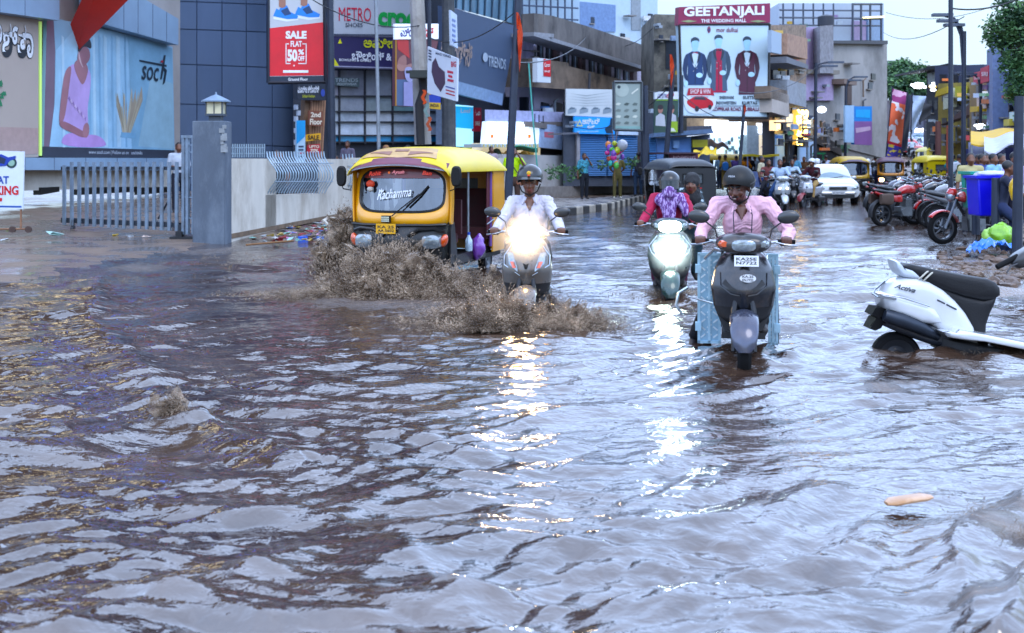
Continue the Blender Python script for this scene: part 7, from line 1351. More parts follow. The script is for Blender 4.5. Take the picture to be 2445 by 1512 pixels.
def pillow(mb, outline, Yc, half, mat=None, rings=5, edge=.35):
    """side outline (photo positions at depth Yc) swollen to both sides: a rounded body of real thickness"""
    P2 = [(W(u, v, Yc).x, W(u, v, Yc).z) for u, v in outline]; n = len(P2); cx = sum(p[0] for p in P2) / n; cz = sum(p[1] for p in P2) / n
    sc = [1 - .0, .985, .93, .80, .55, .2][:rings + 1]; dp = [edge, .62, .82, .95, 1., 1.][:rings + 1]; vs = []
    for side in (-1, 1):
        for s_, d_ in zip(sc, dp): vs += [(cx + (x - cx) * s_, Yc + side * half * d_, cz + (z - cz) * s_) for x, z in P2]
    R_ = rings + 1; fs = []
    for b0, flip in ((0, 0), (R_ * n, 1)):
        for i in range(rings):
            for k in range(n):
                q = (b0 + i * n + k, b0 + i * n + (k + 1) % n, b0 + (i + 1) * n + (k + 1) % n, b0 + (i + 1) * n + k); fs.append(q if not flip else q[::-1])
        cap = tuple(b0 + rings * n + k for k in range(n)); fs.append(cap if not flip else cap[::-1])
    fs += [(k, R_ * n + k, R_ * n + (k + 1) % n, (k + 1) % n) for k in range(n)]
    return mb.add(vs, fs, mat)
# ================================================================ WHAT STANDS IN THE WATER
# main autorickshaw
a0 = auto('yellow and black autorickshaw ploughing through the flood, Rachamma lettered on its windscreen', (W(952, 383, 15).x, 15, -.05), -15, detail=True)
dj = seat_pose(); o = make_body(dj, M('#3a3430', .8), M('#2c2a2c', .8), vox=.025, name='person'); o.parent = None; o.location = a0.location + V((.16, .72, -.22)); o.rotation_euler = (0, 0, R(-12)); tag(o, 'driver in khaki inside the yellow and black autorickshaw, dim behind the glass', 'person')
bt = E('water_bottle', a0.location + V((.86, .55, .42)), 0, 'small clear water bottle with blue cap at the autorickshaw door', 'bottle'); mb = MB(); mb.lathe([(0, .001), (0, .045), (.03, .05), (.14, .048), (.19, .02), (.21, .018)], axis='z', n=16); mb.build('bottle_body', M('#9fb4c4', .1, coat=1., spec=1.), bt); mb = MB(); mb.lathe([(.21, .02), (.245, .02), (.245, .001)], axis='z', n=12); mb.build('cap', M('#2b4fb0', .4), bt)
def bag(label, u_, v_, Y_, rx, ry, rz_, c, sd):
    mb = MB(); mb.ell((0, 0, 0), (rx, ry, rz_), 28, 18); vs = []
    for q in mb.v: p = V(q); k = 1 + .22 * NZ.noise(p * 9 + V((sd, 0, 0))) + .16 * NZ.noise(p * 23); vs.append(tuple(p * k))
    mb.v = vs; o = mb.build('plastic_bag', M(c, .3, var=.12, coat=.4, scale=4., bump=.6, bscale=10.), angle=180); o.location = W(u_, v_, Y_); tag(o, label, 'bag', 'bags under the bins')
bag('crumpled purple plastic bag hanging in the autorickshaw doorway', 1142, 590, 15.9, .09, .09, .17, '#7d4fa8', 3)
# grey scooter and its rider
def rider(par_loc, rz, label, shirt, pants, group='riders on scooters', J=None, **kw):
    J = J or seat_pose(); gr = {'l': (-.335, -.245, 1.035), 'r': (.335, -.245, 1.035)}; kw.setdefault('grips', gr)
    o = make_body(J, shirt, pants, name='person', **kw); o.location = par_loc; o.rotation_euler = (0, 0, R(rz)); tag(o, label, 'person', group); return o
def hm(o, J, yaw, pitch, **k): return helmet(o, J['head'], Matrix.Rotation(R(yaw), 3, 'Z') @ Matrix.Rotation(R(pitch), 3, 'X'), **k)
L1 = V((W(1264, 383, 12).x, 12.2, -.20)); scooter('grey scooter with dazzling warm headlight beside the autorickshaw, plate KA 25 ES 9221', L1, -4, '#66625e', 'grey', head_on=True, light_col='#ffc878', lit=110.)
J = seat_pose(elw=.30, shw=.178); J['head'] = (0, .10, 1.53); wsh = M('#c9c6d2', .8, var=.08, scale=9, bump=.6, bscale=7., stretch=(3, 3, .6)); o = rider(L1, -4, 'rider in a white long sleeved shirt and dark peaked helmet on the grey scooter', wsh, cloth('#2c2d33'), J=J, long_=True, vox=.0085, det=True, pitch=8, collar=True, fat=1.12, beard=None)
hm(o, J, 0, 8, s=1.06)
mb = MB(); [mb.ell((0.0, .19 - .165, 1.28 - k * .09), (.006, .004, .006), 8, 5) for k in range(4)]; mb.build('buttons', M('#8c8078', .5), o); mb = MB(); mb.ell((0, -.055, 1.62), (.022, .006, .022), 10, 6, M('#c9a42c', .5)); mb.ell((0, -.06, 1.595), (.018, .006, .010), 10, 6, M('#c4502a', .5)); mb.build('helmet_emblem', None, o)
# dark green scooter with two women
L2 = V((W(1604, 383, 13.8).x, 14.0, -.22)); scooter('dark green scooter with two glaring cool lamps carrying two women', L2, -7, '#25403e', 'green', head_on=True, apron_on=True, light_col='#dffaff', lit=55.)
J = seat_pose(shw=.17, elw=.28); J['head'] = (0, .10, 1.475); SCF = pick('#5c3578', '#a890c4', 48., .52, 'noise', (1, 1, .35)); o = rider(L2, -7, 'rider with purple scarf over her face and pink kurta on the dark green scooter', M('#a01c48', .8, bump=.6, bscale=9.), cloth('#4a2438'), J=J, long_=True, vox=.012, det=True, hair=HAIR, beard=SCF, fat=.95)
hm(o, J, 0, 6, peak=False, visor=M('#3c4448', .12, coat=1.))
b_ = Body(); b_.e((0, .055, 1.40), (.088, .075, .10), SCF); b_.c((-.09, .09, 1.30), (.09, .09, 1.30), .085, .085, SCF); b_.c((-.02, .045, 1.30), (.0, .02, 1.08), .11, .07, SCF, .6); b_.c((.12, .08, 1.33), (.20, .06, 1.15), .06, .05, SCF); b_.c((.0, .02, 1.46), (0, .0, 1.38), .062, .07, SCF); b_.build('scarf', .012, o)
J2 = seat_pose(shw=.17, head_dx=.10); J2 = {k: (x + .16, y + .36, z + (.05 if k not in ('head', 'neck') else .02)) for k, (x, y, z) in J2.items()}; J2['wrr'] = (.30, .30, 1.02); J2['wrl'] = (-.10, .35, 1.05); J2['elr'] = (.43, .5, 1.1); J2['head'] = (.27, .38, 1.49)
rider(L2, -7, 'woman pillion with a black head scarf and navy flowered top behind the scarfed rider', pick('#23343c', '#a9bcc8', 20., .60), cloth('#23343c'), J=J2, long_=True, vox=.013, det=True, scarf=M('#17181c', .8), grips={}, yaw=-12)
# dark blue scooter pushed forward with diamond plate side boxes
L3 = V((W(1795, 383, 9.35).x + .0, 9.72, -.13)); s3 = scooter('dark blue grey scooter with steel side wheel boxes, plates KA25E N7722', L3, -10, '#12151d', 'pink', light_col='#ffffff', fendc=M('#454a5c', .25, metal=.5, coat=.6, dirt='#5c4e48', dirt_amt=.3))
J = seat_pose(lean=.10, elw=.33, shw=.20); J['head'] = (-.03, -.02, 1.465); J['neck'] = (-.01, .05, 1.33); J['elr'] = (.37, .02, 1.10); J['anl'] = (-.40, .50, .16); J['knl'] = (-.20, .30, .60); J['tol'] = (-.42, .38, .08)
pk = M('#e6bccb', .85, var=.09, scale=8, bump=.7, bscale=8., spec=.2, stretch=(2, 2, .8)); o = rider(L3, -10, 'smiling rider in an open necked pink shirt and black helmet looking down to the left', pk, cloth('#1c1d22'), J=J, long_=True, vox=.0075, det=True, yaw=-22, pitch=14, collar=True, skin=M('#573226', .45, var=.1, scale=14), beard=M('#2b1b17', .6), fat=.98)
hm(o, J, -22, 17, peak=False, s=1.0, mat=M('#0a0c0e', .5, var=.15, spec=.35))
mb = MB(); [mb.tube([(q * .055, .05, 1.33), (q * .075, -.075, 1.24), (q * .07, -.085, 1.12), (q * .07, -.06, 1.04)], .0045, 5) for q in (-1, 1)]; mb.build('lanyard', M('#2b2c3c', .8), o)
mb = MB(); RH = Matrix.Rotation(R(-22), 3, 'Z') @ Matrix.Rotation(R(14), 3, 'X'); hc = V(J['head'])
for k in range(5): put_text(mb, 'VEGA', hc + RH @ V((-.03, -.1375, .115)), RH @ V((.06, 0, .0)), RH @ V((0, .006, .014)), M('#b8bcc4', .4), .02) if k == 0 else None
mb.build('lettering', None, o, smooth=False)
# teeth of the smile
mb = MB(); mb.ell(hc + RH @ V((0, -.0985, -.0745)), (.017, .004, .0035), 10, 5); mb.build('teeth', M('#d8d2c8', .3), o)
DP = M('#9fc0d6', .3, metal=.75, var=.1)
def sidebox(q, w, x0):
    mb = MB(); mb.box((x0, .20, .53), (w, .04, .72), DP); 
    for k in range(11):
        for j in range(3): mb.box((x0 - w * .30 + j * w * .30, .176, .22 + k * .062 + (j % 2) * .02), (.046, .014, .012), M('#dcebf4', .3, metal=.3), rot=Matrix.Rotation(R(38 if (j + k) % 2 else -38), 3, 'Y'))
    o = mb.build('side_plate', DP, s3, smooth=False); mb = MB()
    for a, b_ in (((x0 - w / 2, .17), (x0 - w / 2, .17)), ((x0 + w / 2, .17), (x0 + w / 2, .17)), ((x0, .17), (x0, .17))): mb.box((a[0], .175, .53), (.022, .03, .74))
    for z in (.17, .90): mb.box((x0, .175, z), (w + .02, .03, .022))
    for z in (.30, .78): mb.box((x0 - q * -w / 2 * 1.05, .16, z), (.05, .05, .07))
    mb.build('plate_frame', M('#b3d2e4', .3, metal=.7), s3, smooth=False)
    mb = MB(); mb.box((x0, .62, .60), (w * .9, .8, .5)); mb.build('box_body', M('#5c7486', .5, metal=.5), s3)
    wheel(s3, (x0 + q * .02, .55, .26), .24, .07)
sidebox(-1, .17, -.27); sidebox(1, .06, .25)
mb = MB(); mb.tube([(-.45, .15, .62), (-.52, .1, .58), (-.54, .08, .48), (-.49, .1, .40)], .014, 7); mb.tube([(-.44, .12, .55), (-.24, .10, .50)], .008, 5); mb.tube([(-.30, -.02, .88), (-.22, -.2, .97), (-.16, -.3, .96)], .014, 7); mb.tube([(-.22, .1, .92), (-.15, -.1, 1.0), (-.12, -.25, .99)], .010, 7); mb.build('crash_bar', M('#c9d4dc', .25, metal=.8), s3)
# stranded white scooter on the right, tail up, nose sunk in the drain (traced at its own depth, real thickness)
ws_ = E('scooter', (0, 0, 0), 0, 'white scooter stranded nose down at the right edge, empty black seat with two stripes', 'scooter'); YC = 9.7; WP = M('#d3d6da', .25, coat=.9, var=.04); SB = M('#0c0d12', .55, bump=.15, bscale=90, spec=.35)
mb = MB(); pillow(mb, [(2146, 632), (2160, 628), (2220, 640), (2300, 656), (2350, 664), (2368, 672), (2378, 686), (2379, 702), (2366, 712), (2340, 716), (2290, 706), (2240, 690), (2200, 672), (2165, 655)], YC, .14); mb.build('seat', SB, ws_, angle=70)
mb = MB(); [mb.tube([W(2190 + k * 11, 671 + k * 4, YC - .125), W(2200 + k * 11, 662 + k * 3, YC - .152), W(2213 + k * 11, 650 + k * 3, YC - .148), W(2226 + k * 11, 641.5 + k * 2, YC - .07)], .007, 6) for k in range(2)]; mb.build('seat_stripe', M('#c9c6ba', .6), ws_)
mb = MB(); pillow(mb, [(2200, 664), (2240, 680), (2290, 700), (2345, 712), (2372, 705), (2368, 720), (2356, 745), (2346, 775), (2345, 800), (2352, 826), (2330, 822), (2310, 790), (2280, 745), (2240, 705), (2210, 685)], YC, .115); mb.build('under_seat', SB, ws_, angle=70)
mb = MB(); pillow(mb, [(2106, 698), (2112, 684), (2128, 668), (2150, 661), (2175, 660), (2205, 668), (2240, 688), (2270, 715), (2295, 745), (2315, 780), (2325, 818), (2290, 810), (2255, 795), (2215, 775), (2170, 738), (2130, 708)], YC, .165); mb.build('body', WP, ws_, angle=70)
mb = MB(); pillow(mb, [(2094, 700), (2104, 696), (2140, 706), (2200, 724), (2222, 734), (2234, 752), (2240, 768), (2215, 770), (2190, 768), (2150, 752), (2100, 732)], YC, .185); mb.build('lower_side_panel', WP, ws_, angle=70)
mb = MB(); pillow(mb, [(2126, 620), (2131, 619), (2140, 634), (2170, 643), (2192, 660), (2200, 670), (2178, 664), (2150, 660), (2138, 652), (2130, 638)], YC, .13); mb.build('grab_rail', M('#c9d2dc', .3, coat=.6), ws_, angle=70)
mb = MB(); put_text(mb, 'Activa', W(2134, 688, YC - .172), W(2184, 700, YC - .172) - W(2134, 688, YC - .172), W(2139, 677, YC - .172) - W(2134, 688, YC - .172), M('#4a4d55', .4), .03, .3); mb.build('lettering', None, ws_, smooth=False)
mb = MB(); [mb.tube([W(a, b_, YC - .168), W(c, d_, YC - .168)], .006, 5) for a, b_, c, d_ in ((2238, 716, 2256, 725), (2260, 727, 2284, 739))]; mb.build('vent_slot', M('#3a3c44', .5), ws_)
mb = MB(); mb.tube([W(2094, 700, YC - .19), W(2160, 712, YC - .20), W(2220, 732, YC - .19)], .006, 6); mb.tube([W(2090, 690, YC - .1), W(2084, 702, YC - .16), W(2096, 708, YC - .19), W(2140, 714, YC - .19)], .009, 6); mb.tube([W(2092, 690, YC - .02), W(2112, 672, YC + .05), W(2108, 678, YC + .1)], .008, 6); mb.build('crash_bar', CHROME, ws_)
mb = MB(); pillow(mb, [(2104, 728), (2140, 742), (2195, 768), (2230, 772), (2258, 790), (2270, 806), (2262, 828), (2220, 822), (2180, 808), (2140, 792), (2104, 776)], YC, .13); mb.build('engine_cover', M('#22262e', .5, coat=.2), ws_, angle=70)
mb = MB(); mb.tube([W(2112, 752, YC - .16), W(2150, 764, YC - .17), W(2200, 784, YC - .15), W(2240, 806, YC - .12)], [.05, .06, .055, .03], 12); mb.build('exhaust', M('#2c333e', .4, metal=.5), ws_)
mb = MB(); mb.shell(lambda a, b_: W(2090 - 12 * a, 728 + 50 * a, YC - .08 + .16 * b_) + V((.08 * (1 - a), 0, 0)), 4, 4, (.02, 0, 0)); mb.poly([W(2078, 786, YC - .1), W(2092, 760, YC - .1), W(2116, 762, YC - .1), W(2104, 784, YC - .1), W(2090, 790, YC - .1)], (0, .2, 0)); mb.poly([W(2081, 752, YC - .1), W(2092, 734, YC - .1), W(2122, 738, YC - .1), W(2100, 762, YC - .1)], (0, .2, 0)); mb.build('rear_mudguard', M('#08080a', .7, spec=.2), ws_)
wheel(ws_, W(2138, 852, YC), .205, .10, 0, M('#2c2e32', .5, metal=.4))
ws_.children[-1].rotation_euler = (0, 0, R(90))
mb = MB(); pillow(mb, [(2240, 788), (2252, 786), (2268, 790), (2276, 782), (2320, 790), (2400, 806), (2470, 820), (2475, 838), (2420, 828), (2340, 812), (2280, 806), (2250, 800)], YC - .18, .14, edge=.8); mb.build('footboard', WP, ws_, angle=60)
mb = MB(); pillow(mb, [(2230, 800), (2300, 812), (2420, 832), (2500, 848), (2500, 880), (2300, 850), (2230, 830)], YC, .17); mb.build('underbody', M('#17181c', .6), ws_)
# dark fallen handlebar at the right edge
dk = E('scooter', (0, 0, 0), 0, 'black scooter handlebar end with lever poking in at the right edge above the white scooter', 'scooter'); YD = 13.2
mb = MB(); pillow(mb, [(2405, 628), (2425, 606), (2460, 585), (2560, 560), (2560, 690), (2470, 650), (2440, 636), (2420, 640)], YD, .14); mb.build('front_cowl', M('#15161b', .4, coat=.4), dk, angle=70)
mb = MB(); mb.tube([W(2380, 638, YD - .1), W(2400, 628, YD - .08), W(2430, 612, YD - .05)], [.03, .032, .03], 10); mb.build('grip', RUBBER, dk); mb = MB(); mb.tube([W(2404, 652, YD - .18), W(2414, 636, YD - .16), W(2440, 626, YD - .1)], .010, 6); mb.build('brake_lever', M('#2a2c33', .4), dk)
# ---- splashes
SP1 = W(945, 383, 13.7); SP1.z = 0
splash('big fan of muddy water thrown up before the autorickshaw', SP1, [(-.10, 0, .30, .14, .74, .30, 1500, .030), (.16, -.05, .28, .14, .60, .28, 800, .028), (-.42, -.1, .22, .16, .34, .28, 650, .022), (-.85, -.05, .28, .2, .12, .35, 350, .014), (.62, -.1, .26, .16, .46, .3, 750, .026), (.0, -.25, .5, .12, .25, .4, 500, .022), (1.0, -.1, .22, .2, .32, .3, 350, .022), (-1.4, .1, .3, .25, .05, .3, 200, .012)], 1)
SP2 = W(1262, 383, 11.1); SP2.z = 0
splash('muddy splash breaking under the grey scooter', SP2, [(-.28, .0, .18, .12, .42, .25, 700, .024), (.02, -.02, .22, .1, .30, .25, 600, .022), (.36, .0, .17, .12, .30, .25, 450, .018), (-.1, -.18, .42, .08, .13, .25, 400, .016), (-.62, .2, .25, .2, .30, .3, 350, .022)], 2)
c = G(408, 1010); splash('small brown plume leaping alone from the water at left', c, [(0, 0, .045, .03, .24, .05, 160, .015), (.06, 0, .05, .03, .12, .06, 90, .013)], 3)
c = G(1600, 705); splash('low brown wash at the front wheel of the dark green scooter', c, [(0, -.1, .30, .12, .12, .2, 200, .012), (.3, -.1, .2, .1, .07, .2, 80, .010)], 4)
c = G(1800, 862); splash('thin ripple spray at the front wheel of the dark blue scooter', c, [(0, 0, .10, .05, .035, .08, 50, .007)], 5)
c = G(2420, 845); splash('muddy wash piling against the white scooter footboard', c, [(0, 0, .35, .06, .09, .12, 160, .010)], 6)
c = G(2400, 660); splash('brown turbulence at the drain by the right edge', c, [(0, 0, .5, .6, .10, .2, 260, .014), (-.4, 1.2, .5, .6, .07, .2, 120, .012)], 7)
c = G(2410, 1260); splash('muddy boil at the lower right edge', c, [(0, 0, .10, .14, .03, .05, 120, .008)], 8)
c = G(250, 668); splash('thin foam line along the bank at left', c, [(0, 0, .5, .3, .03, .1, 160, .009), (1., 3., .5, .6, .03, .1, 120, .010)], 9)
# floating sole
fl_ = MB(); fl_.loft([(-.17, 0, .0, .03, .010, 2.3), (-.12, .005, .004, .065, .016, 2.6), (0, 0, .006, .055, .018, 2.8), (.10, 0, .005, .06, .016, 2.6), (.16, 0, 0, .03, .008, 2.2)], 20, None, 'x'); o = fl_.build('sandal_sole', M('#a87c54', .4, coat=.3, dirt='#c9b8a4', dirt_amt=.4)); o.location = G(2172, 1207) + V((0, 0, .025)); o.rotation_euler = (R(4), R(-5), R(12)); o.scale = (.68,) * 3; tag(o, 'floating tan foam sole drifting at the lower right', 'debris')
# litter along the white wall
LIT = ['#a4acb0', '#7c2a30', '#a08c50', '#3c5a94', '#7d6f60', '#5c4f46', '#c9c9c9', '#8fb8b0', '#a06a48', '#3c3632', '#b98fb0']; NM = ['scrap of white litter', 'red scrap of litter', 'yellow scrap of litter', 'blue carton scrap', 'khaki lump of litter', 'dark brown scrap', 'pale crumpled paper', 'greenish scrap of litter', 'rusty brown scrap', 'black scrap', 'mauve wrapper']
cnt = {}
for k in range(150):
    u_ = rr.triangular(560, 830, 790); t_ = (u_ - 548) / 290; v_ = rr.uniform(562 - 42 * t_, 582 - 6 * t_) - 2; p = G(u_, min(v_, 586), 0.05); mb = MB(); c_ = rr.randrange(11) if k else 3; s_ = rr.uniform(.03, .10)
    q = [V((rr.uniform(-1, 1) * s_ * 1.4, rr.uniform(-1, 1) * s_, rr.uniform(-.1, .7) * s_)) for _ in range(7)]
    mb.add(q, [(0, 1, 2), (0, 2, 3), (1, 4, 2), (2, 4, 5), (3, 2, 6), (0, 3, 5), (1, 0, 6)]); o = mb.build('litter', M(LIT[c_], .6, var=.2), None, smooth=False); sm = o.modifiers.new('t', 'SOLIDIFY'); sm.thickness = .008; o.location = p; tag(o, NM[c_] + ' in the drift of rubbish at the foot of the white wall', 'litter', 'litter at the foot of the white wall')
mb = MB(); mb.tube([W(788, 541, 25.5), W(772, 528, 25.6), W(782, 522, 25.7), W(798, 524, 25.6), W(800, 538, 25.4), W(788, 541, 25.5)], [.03, .05, .045, .05, .04, .03], 8, None, True, (1, .6, 1)); o = mb.build('broken_helmet', M('#c0bcb4', .5, dirt='#6a5040', dirt_amt=.6)); tag(o, 'crumpled pale ring shaped wrapping on top of the rubbish drift', 'litter')
mb = MB(); mb.poly([W(712, 580, 22.9), W(730, 580, 22.9), W(729, 566, 22.9), (W(711, 565, 22.9))], (.03, .12, 0)); o = mb.build('carton', M('#2a63c8', .4)); tag(o, 'bright blue carton lying in the rubbish drift', 'carton')
mb = MB(); mb.tube([G(588, 585, .06), G(700, 575, .07)], .02, 6); o = mb.build('stick', M('#7d5a3c', .8)); tag(o, 'long brown stick lying in the rubbish drift', 'stick')
c = W(822, 383, 16.6); c.z = .0; splash('dark brown spray flung up beside the left rear wheel of the autorickshaw', c, [(0, 0, .16, .14, 1.0, .12, 700, .030), (.05, 0, .2, .14, .6, .15, 400, .03)], 21)
for k, (a, b_, cc, lab) in enumerate(((135, 568, '#a8c8c4', 'pale green crumpled plastic bag on the wet yard'), (12, 575, '#c9d0d4', 'white flat scrap on the wet yard at the left edge'), (15, 557, '#a9c04a', 'lime green scrap beside the parking sign'), (278, 565, '#c9b04a', 'small yellow cup on the wet yard'), (308, 567, '#b0b8c0', 'grey white scrap on the wet yard'), (398, 561, '#c9cfd4', 'white strip of paper near the gate rollers'), (350, 568, '#b8a8a0', 'beige scrap of paper on the wet yard'))):
    p = G(a, b_, .04); mb = MB(); s_ = .16 if k == 0 else .07; q = [V((rr.uniform(-1, 1) * s_ * 1.4, rr.uniform(-1, 1) * s_, rr.uniform(0, .8) * s_)) for _ in range(8)]; mb.add(q, [(0, 1, 2), (0, 2, 3), (1, 4, 2), (2, 4, 5), (3, 2, 6), (0, 3, 5), (5, 7, 6), (7, 1, 0)]); o = mb.build('litter', M(cc, .5), None, smooth=False); sm = o.modifiers.new('t', 'SOLIDIFY'); sm.thickness = .01; o.location = p; tag(o, lab, 'litter')
mb = MB()
for k in range(130):
    p = G(rr.uniform(2240, 2470), 596 + 94 * rr.random() ** .8, .0); s_ = rr.uniform(.02, .085); n0 = len(mb.v); mb.ell(p, (s_ * 1.7, s_ * 1.1, s_ * .75), 8, 6, None, Matrix.Rotation(rr.uniform(0, 3), 3, 'Z'))
    for q in range(n0, len(mb.v)): w_ = V(mb.v[q]); mb.v[q] = tuple(w_ + (w_ - p) * .9 * NZ.noise(w_ * 17))
o = mb.build('rubble', M('#5c4a3e', .5, var=.5, scale=3., bump=.5), angle=40); tag(o, 'muddy rubble and stones awash by the right kerb', 'rubble', kind='stuff')
# ================================================================ RIGHT SIDE: bins, motorcycles, poles
def bin_(label, u0, v0, u1, v1, Y_, col):
    r0 = E('litter_bin', (0, 0, 0), 0, label, 'bin', 'hanging litter bins'); a, b_, c, d_ = W(u0, v0, Y_), W(u1, v0, Y_), W(u1 - 6, v1, Y_), W(u0 + 6, v1, Y_); dp = V((0, .55, 0)); mb = MB(); mb.poly([a, b_, c, d_], dp); o = mb.build('tub', M(col, .35, var=.06), r0); bv = o.modifiers.new('b', 'BEVEL'); bv.width = .03; bv.segments = 3
    mb = MB(); mb.box((a + b_) / 2 + V((0, .27, .0)), ((b_ - a).length + .07, .62, .05)); o = mb.build('rim', M(col, .35), r0); return r0
bin_('teal plastic bin half hidden behind the bright blue one', 2320, 413, 2352, 500, 21.6, '#2a9a88'); bin_('bright blue plastic bin hung between dark posts', 2334, 423, 2404, 517, 20.6, '#2233cc')
for lab, u_, v0, v1, Y_ in (('dark post in front of the blue bin', 2377, 425, 590, 20.2), ('dark post supporting the teal bin from behind', 2330, 430, 560, 21.8)): pole(lab, u_, v0, u_, v1, Y_, .075)
bag('lime green plastic bag under the blue bin', 2392, 562, 19.8, .22, .2, .20, '#84b840', 1); bag('small pale green bag left of the bin post', 2362, 566, 19.9, .12, .14, .14, '#9cc860', 4); mb = MB(); pc_ = W(2366, 592, 19.2); mb.shell(lambda a, b_: pc_ + V(((a - .5) * .78 * (1 - .5 * abs(b_ - .5)), (b_ - .5) * .6, .05 + .13 * abs(NZ.noise(V((a * 5, b_ * 5, 2)))) + .05 * NZ.noise(V((a * 14, b_ * 12, 5))) - .12 * (2 * abs(a - .5)) ** 3)), 26, 20, (0, 0, .006)); tag(mb.build('plastic_sheet', M('#1f78d8', .3, coat=.5), angle=25), 'crumpled bright blue plastic sheet lying by the rubble', 'plastic sheet'); bag('yellow bag hanging at the right edge', 2422, 452, 19., .08, .1, .17, '#d8b01e', 13); bag('white bundle lying on top of the bins', 2374, 417, 20.9, .34, .2, .07, '#b8bcd0', 17)
rb = bike('bright red motorcycle with big front wheel facing left beside the bins', (W(2332, 383, 22).x, 22.1, .0), -76, '#b0141c', spokes=5); rb.rotation_euler = (0, 0, R(-78))
B0 = bike('red and black motorcycle with saddlebag parked tail out at the water edge', (W(2155, 383, 28.5).x, 28.5, -.02), 72, '#a01a20'); B0.rotation_euler = (R(0), R(0), R(112))
mb = MB(); [mb.loft([(.45, q * .19, .66, .05, .12, 4), (.55, q * .2, .65, .07, .14, 4), (.80, q * .2, .66, .05, .12, 4)], 16) for q in (-1, 1)]; mb.build('saddlebag', M('#4a3c34', .8, bump=.4), B0)
cols = ['#23262c', '#1d2440', '#7d1a20', '#2a2c30', '#8c9098', '#16181c', '#3a1418', '#223048', '#2a2a2c', '#9aa0a8', '#401a1e', '#1a1c20', '#5c6068', '#20242c', '#33343a', '#6c1418']
nm_ = ['black', 'navy', 'dark red', 'charcoal', 'silver', 'black', 'maroon', 'dark blue', 'dull black', 'pale grey', 'wine red', 'matt black', 'grey', 'slate', 'smoky', 'red']
spots = [(2140, 31, 118, 'next behind the one with the saddlebag'), (2128, 33.5, 115, 'third from the water in the kerb row'), (2150, 35.5, 120, 'fourth from the water in the kerb row'), (2218, 30, 95, 'front wheel towards the rubble, left of the thick lamp pole'), (2246, 29, 80, 'just left of the thick lamp pole base'), (2185, 36.5, 110, 'below the yellow autorickshaw back'), (2210, 34, 100, 'in the crowded middle of the row'), (2250, 33, 70, 'behind the thick lamp pole'), (2290, 27, 60, 'between the lamp pole and the bins'), (2165, 39, 115, 'behind the row, right of the lit autorickshaw'), (2222, 38, 95, 'deep in the row under the plain pole'), (2262, 37, 85, 'far in the row, left of the stall people'), (2295, 32, 75, 'by the legs of the stall people'), (2200, 42, 100, 'at the far end of the packed row'), (2310, 25.5, 50, 'close behind the bright red motorcycle'), (2240, 41, 90, 'last but one of the packed row')]
for k, (u_, Y_, rz_, w_) in enumerate(spots):
    o = copy_tree(B0); 
    for c in list(o.children):
        if c.name.startswith('saddlebag'): bpy.data.objects.remove(c)
    o.location = (W(u_, 383, Y_).x, Y_, -.02 if Y_ < 30 else .02); o.rotation_euler = (0, R(rr.uniform(-6, 8)), R(rz_ + rr.uniform(-6, 6))); o['label'] = nm_[k] + ' motorcycle ' + w_; recolor(o, cols[k])
# ================================================================ TRAFFIC
car('white saloon car facing the camera at the edge of the flood', (W(2014, 383, 42).x, 44.2, -.06), -4)
A1 = auto('autorickshaw with both headlamps lit in the oncoming traffic', (W(2135 - 8, 383, 62).x, 62, -.05), -16, roofc='#6d5560', bodyc='#c98a1a', lights=14., rearc='#2a2c30')
A2 = auto('yellow backed autorickshaw with small rear window driving away', (W(2208, 383, 58).x, 58, 0), 178, roofc='#d3c024', bodyc='#d3c024')
A3 = auto('black and yellow autorickshaw close behind the white car', (W(2040, 383, 52).x, 52, -.05), -6, roofc='#b59a3c', bodyc='#b8942a')
A4 = auto('autorickshaw with a yellow load on its roof behind the white car', (W(1995, 383, 66).x, 66, 0), -6, roofc='#4a463c', bodyc='#8a7430')
def cp(o, label, loc, rz): q = copy_tree(o); q.location = loc; q.rotation_euler = (0, 0, R(rz)); q['label'] = label; return q
cp(A2, 'small yellow autorickshaw back farther up the street', (W(2208, 383, 84).x, 84, .7), 178); cp(A3, 'dim autorickshaw parked by the shops behind the juice cart crowd', (W(1780, 383, 60).x, 60, .1), 60); cp(A2, 'autorickshaw seen over the wall under a green tarpaulin', (W(1250, 383, 46).x, 47, .35), 100)
AB = auto('black autorickshaw seen from behind, standing left of the two women', (W(1604, 383, 34).x, 35.5, -.17), 190, roofc='#23282e', bodyc='#17191d', rearc='#16181c')
mb = MB(); mb.box((0, 2.585, .95), (.5, .02, .03)); mb.build('red_stripe', M('#b01c20', .4), AB); mb = MB(); put_text(mb, 'Ganesh', (.1, 2.595, .80), (-.3, 0, 0), (0, 0, .07), P_('#8fb0c4'), .02, .2); mb.build('lettering', None, AB, smooth=False)
C1_ = car('red car roof showing over the wall left of the lime shirted man', (W(1198, 383, 47).x, 47.5, .35), 95, '#8c2430'); 
for k, (a, Y_, c, rz_, lab) in enumerate(((2215, 100, '#b8c8d4', 0, 'pale car coming down the hill with bright windscreen'), (2190, 108, '#8c98a8', -4, 'grey car far up the hill'), (2165, 98, '#a03038', 0, 'small red car far up the hill'), (2238, 92, '#c9ccd0', -2, 'white car right of the upper yellow autorickshaw'))):
    o = cp(C1_, lab, (W(a, 383, Y_).x, Y_, (Y_ - 76) * .085), rz_); recolor(o, c, ('body', 'roof', 'bumper', 'mirror'))
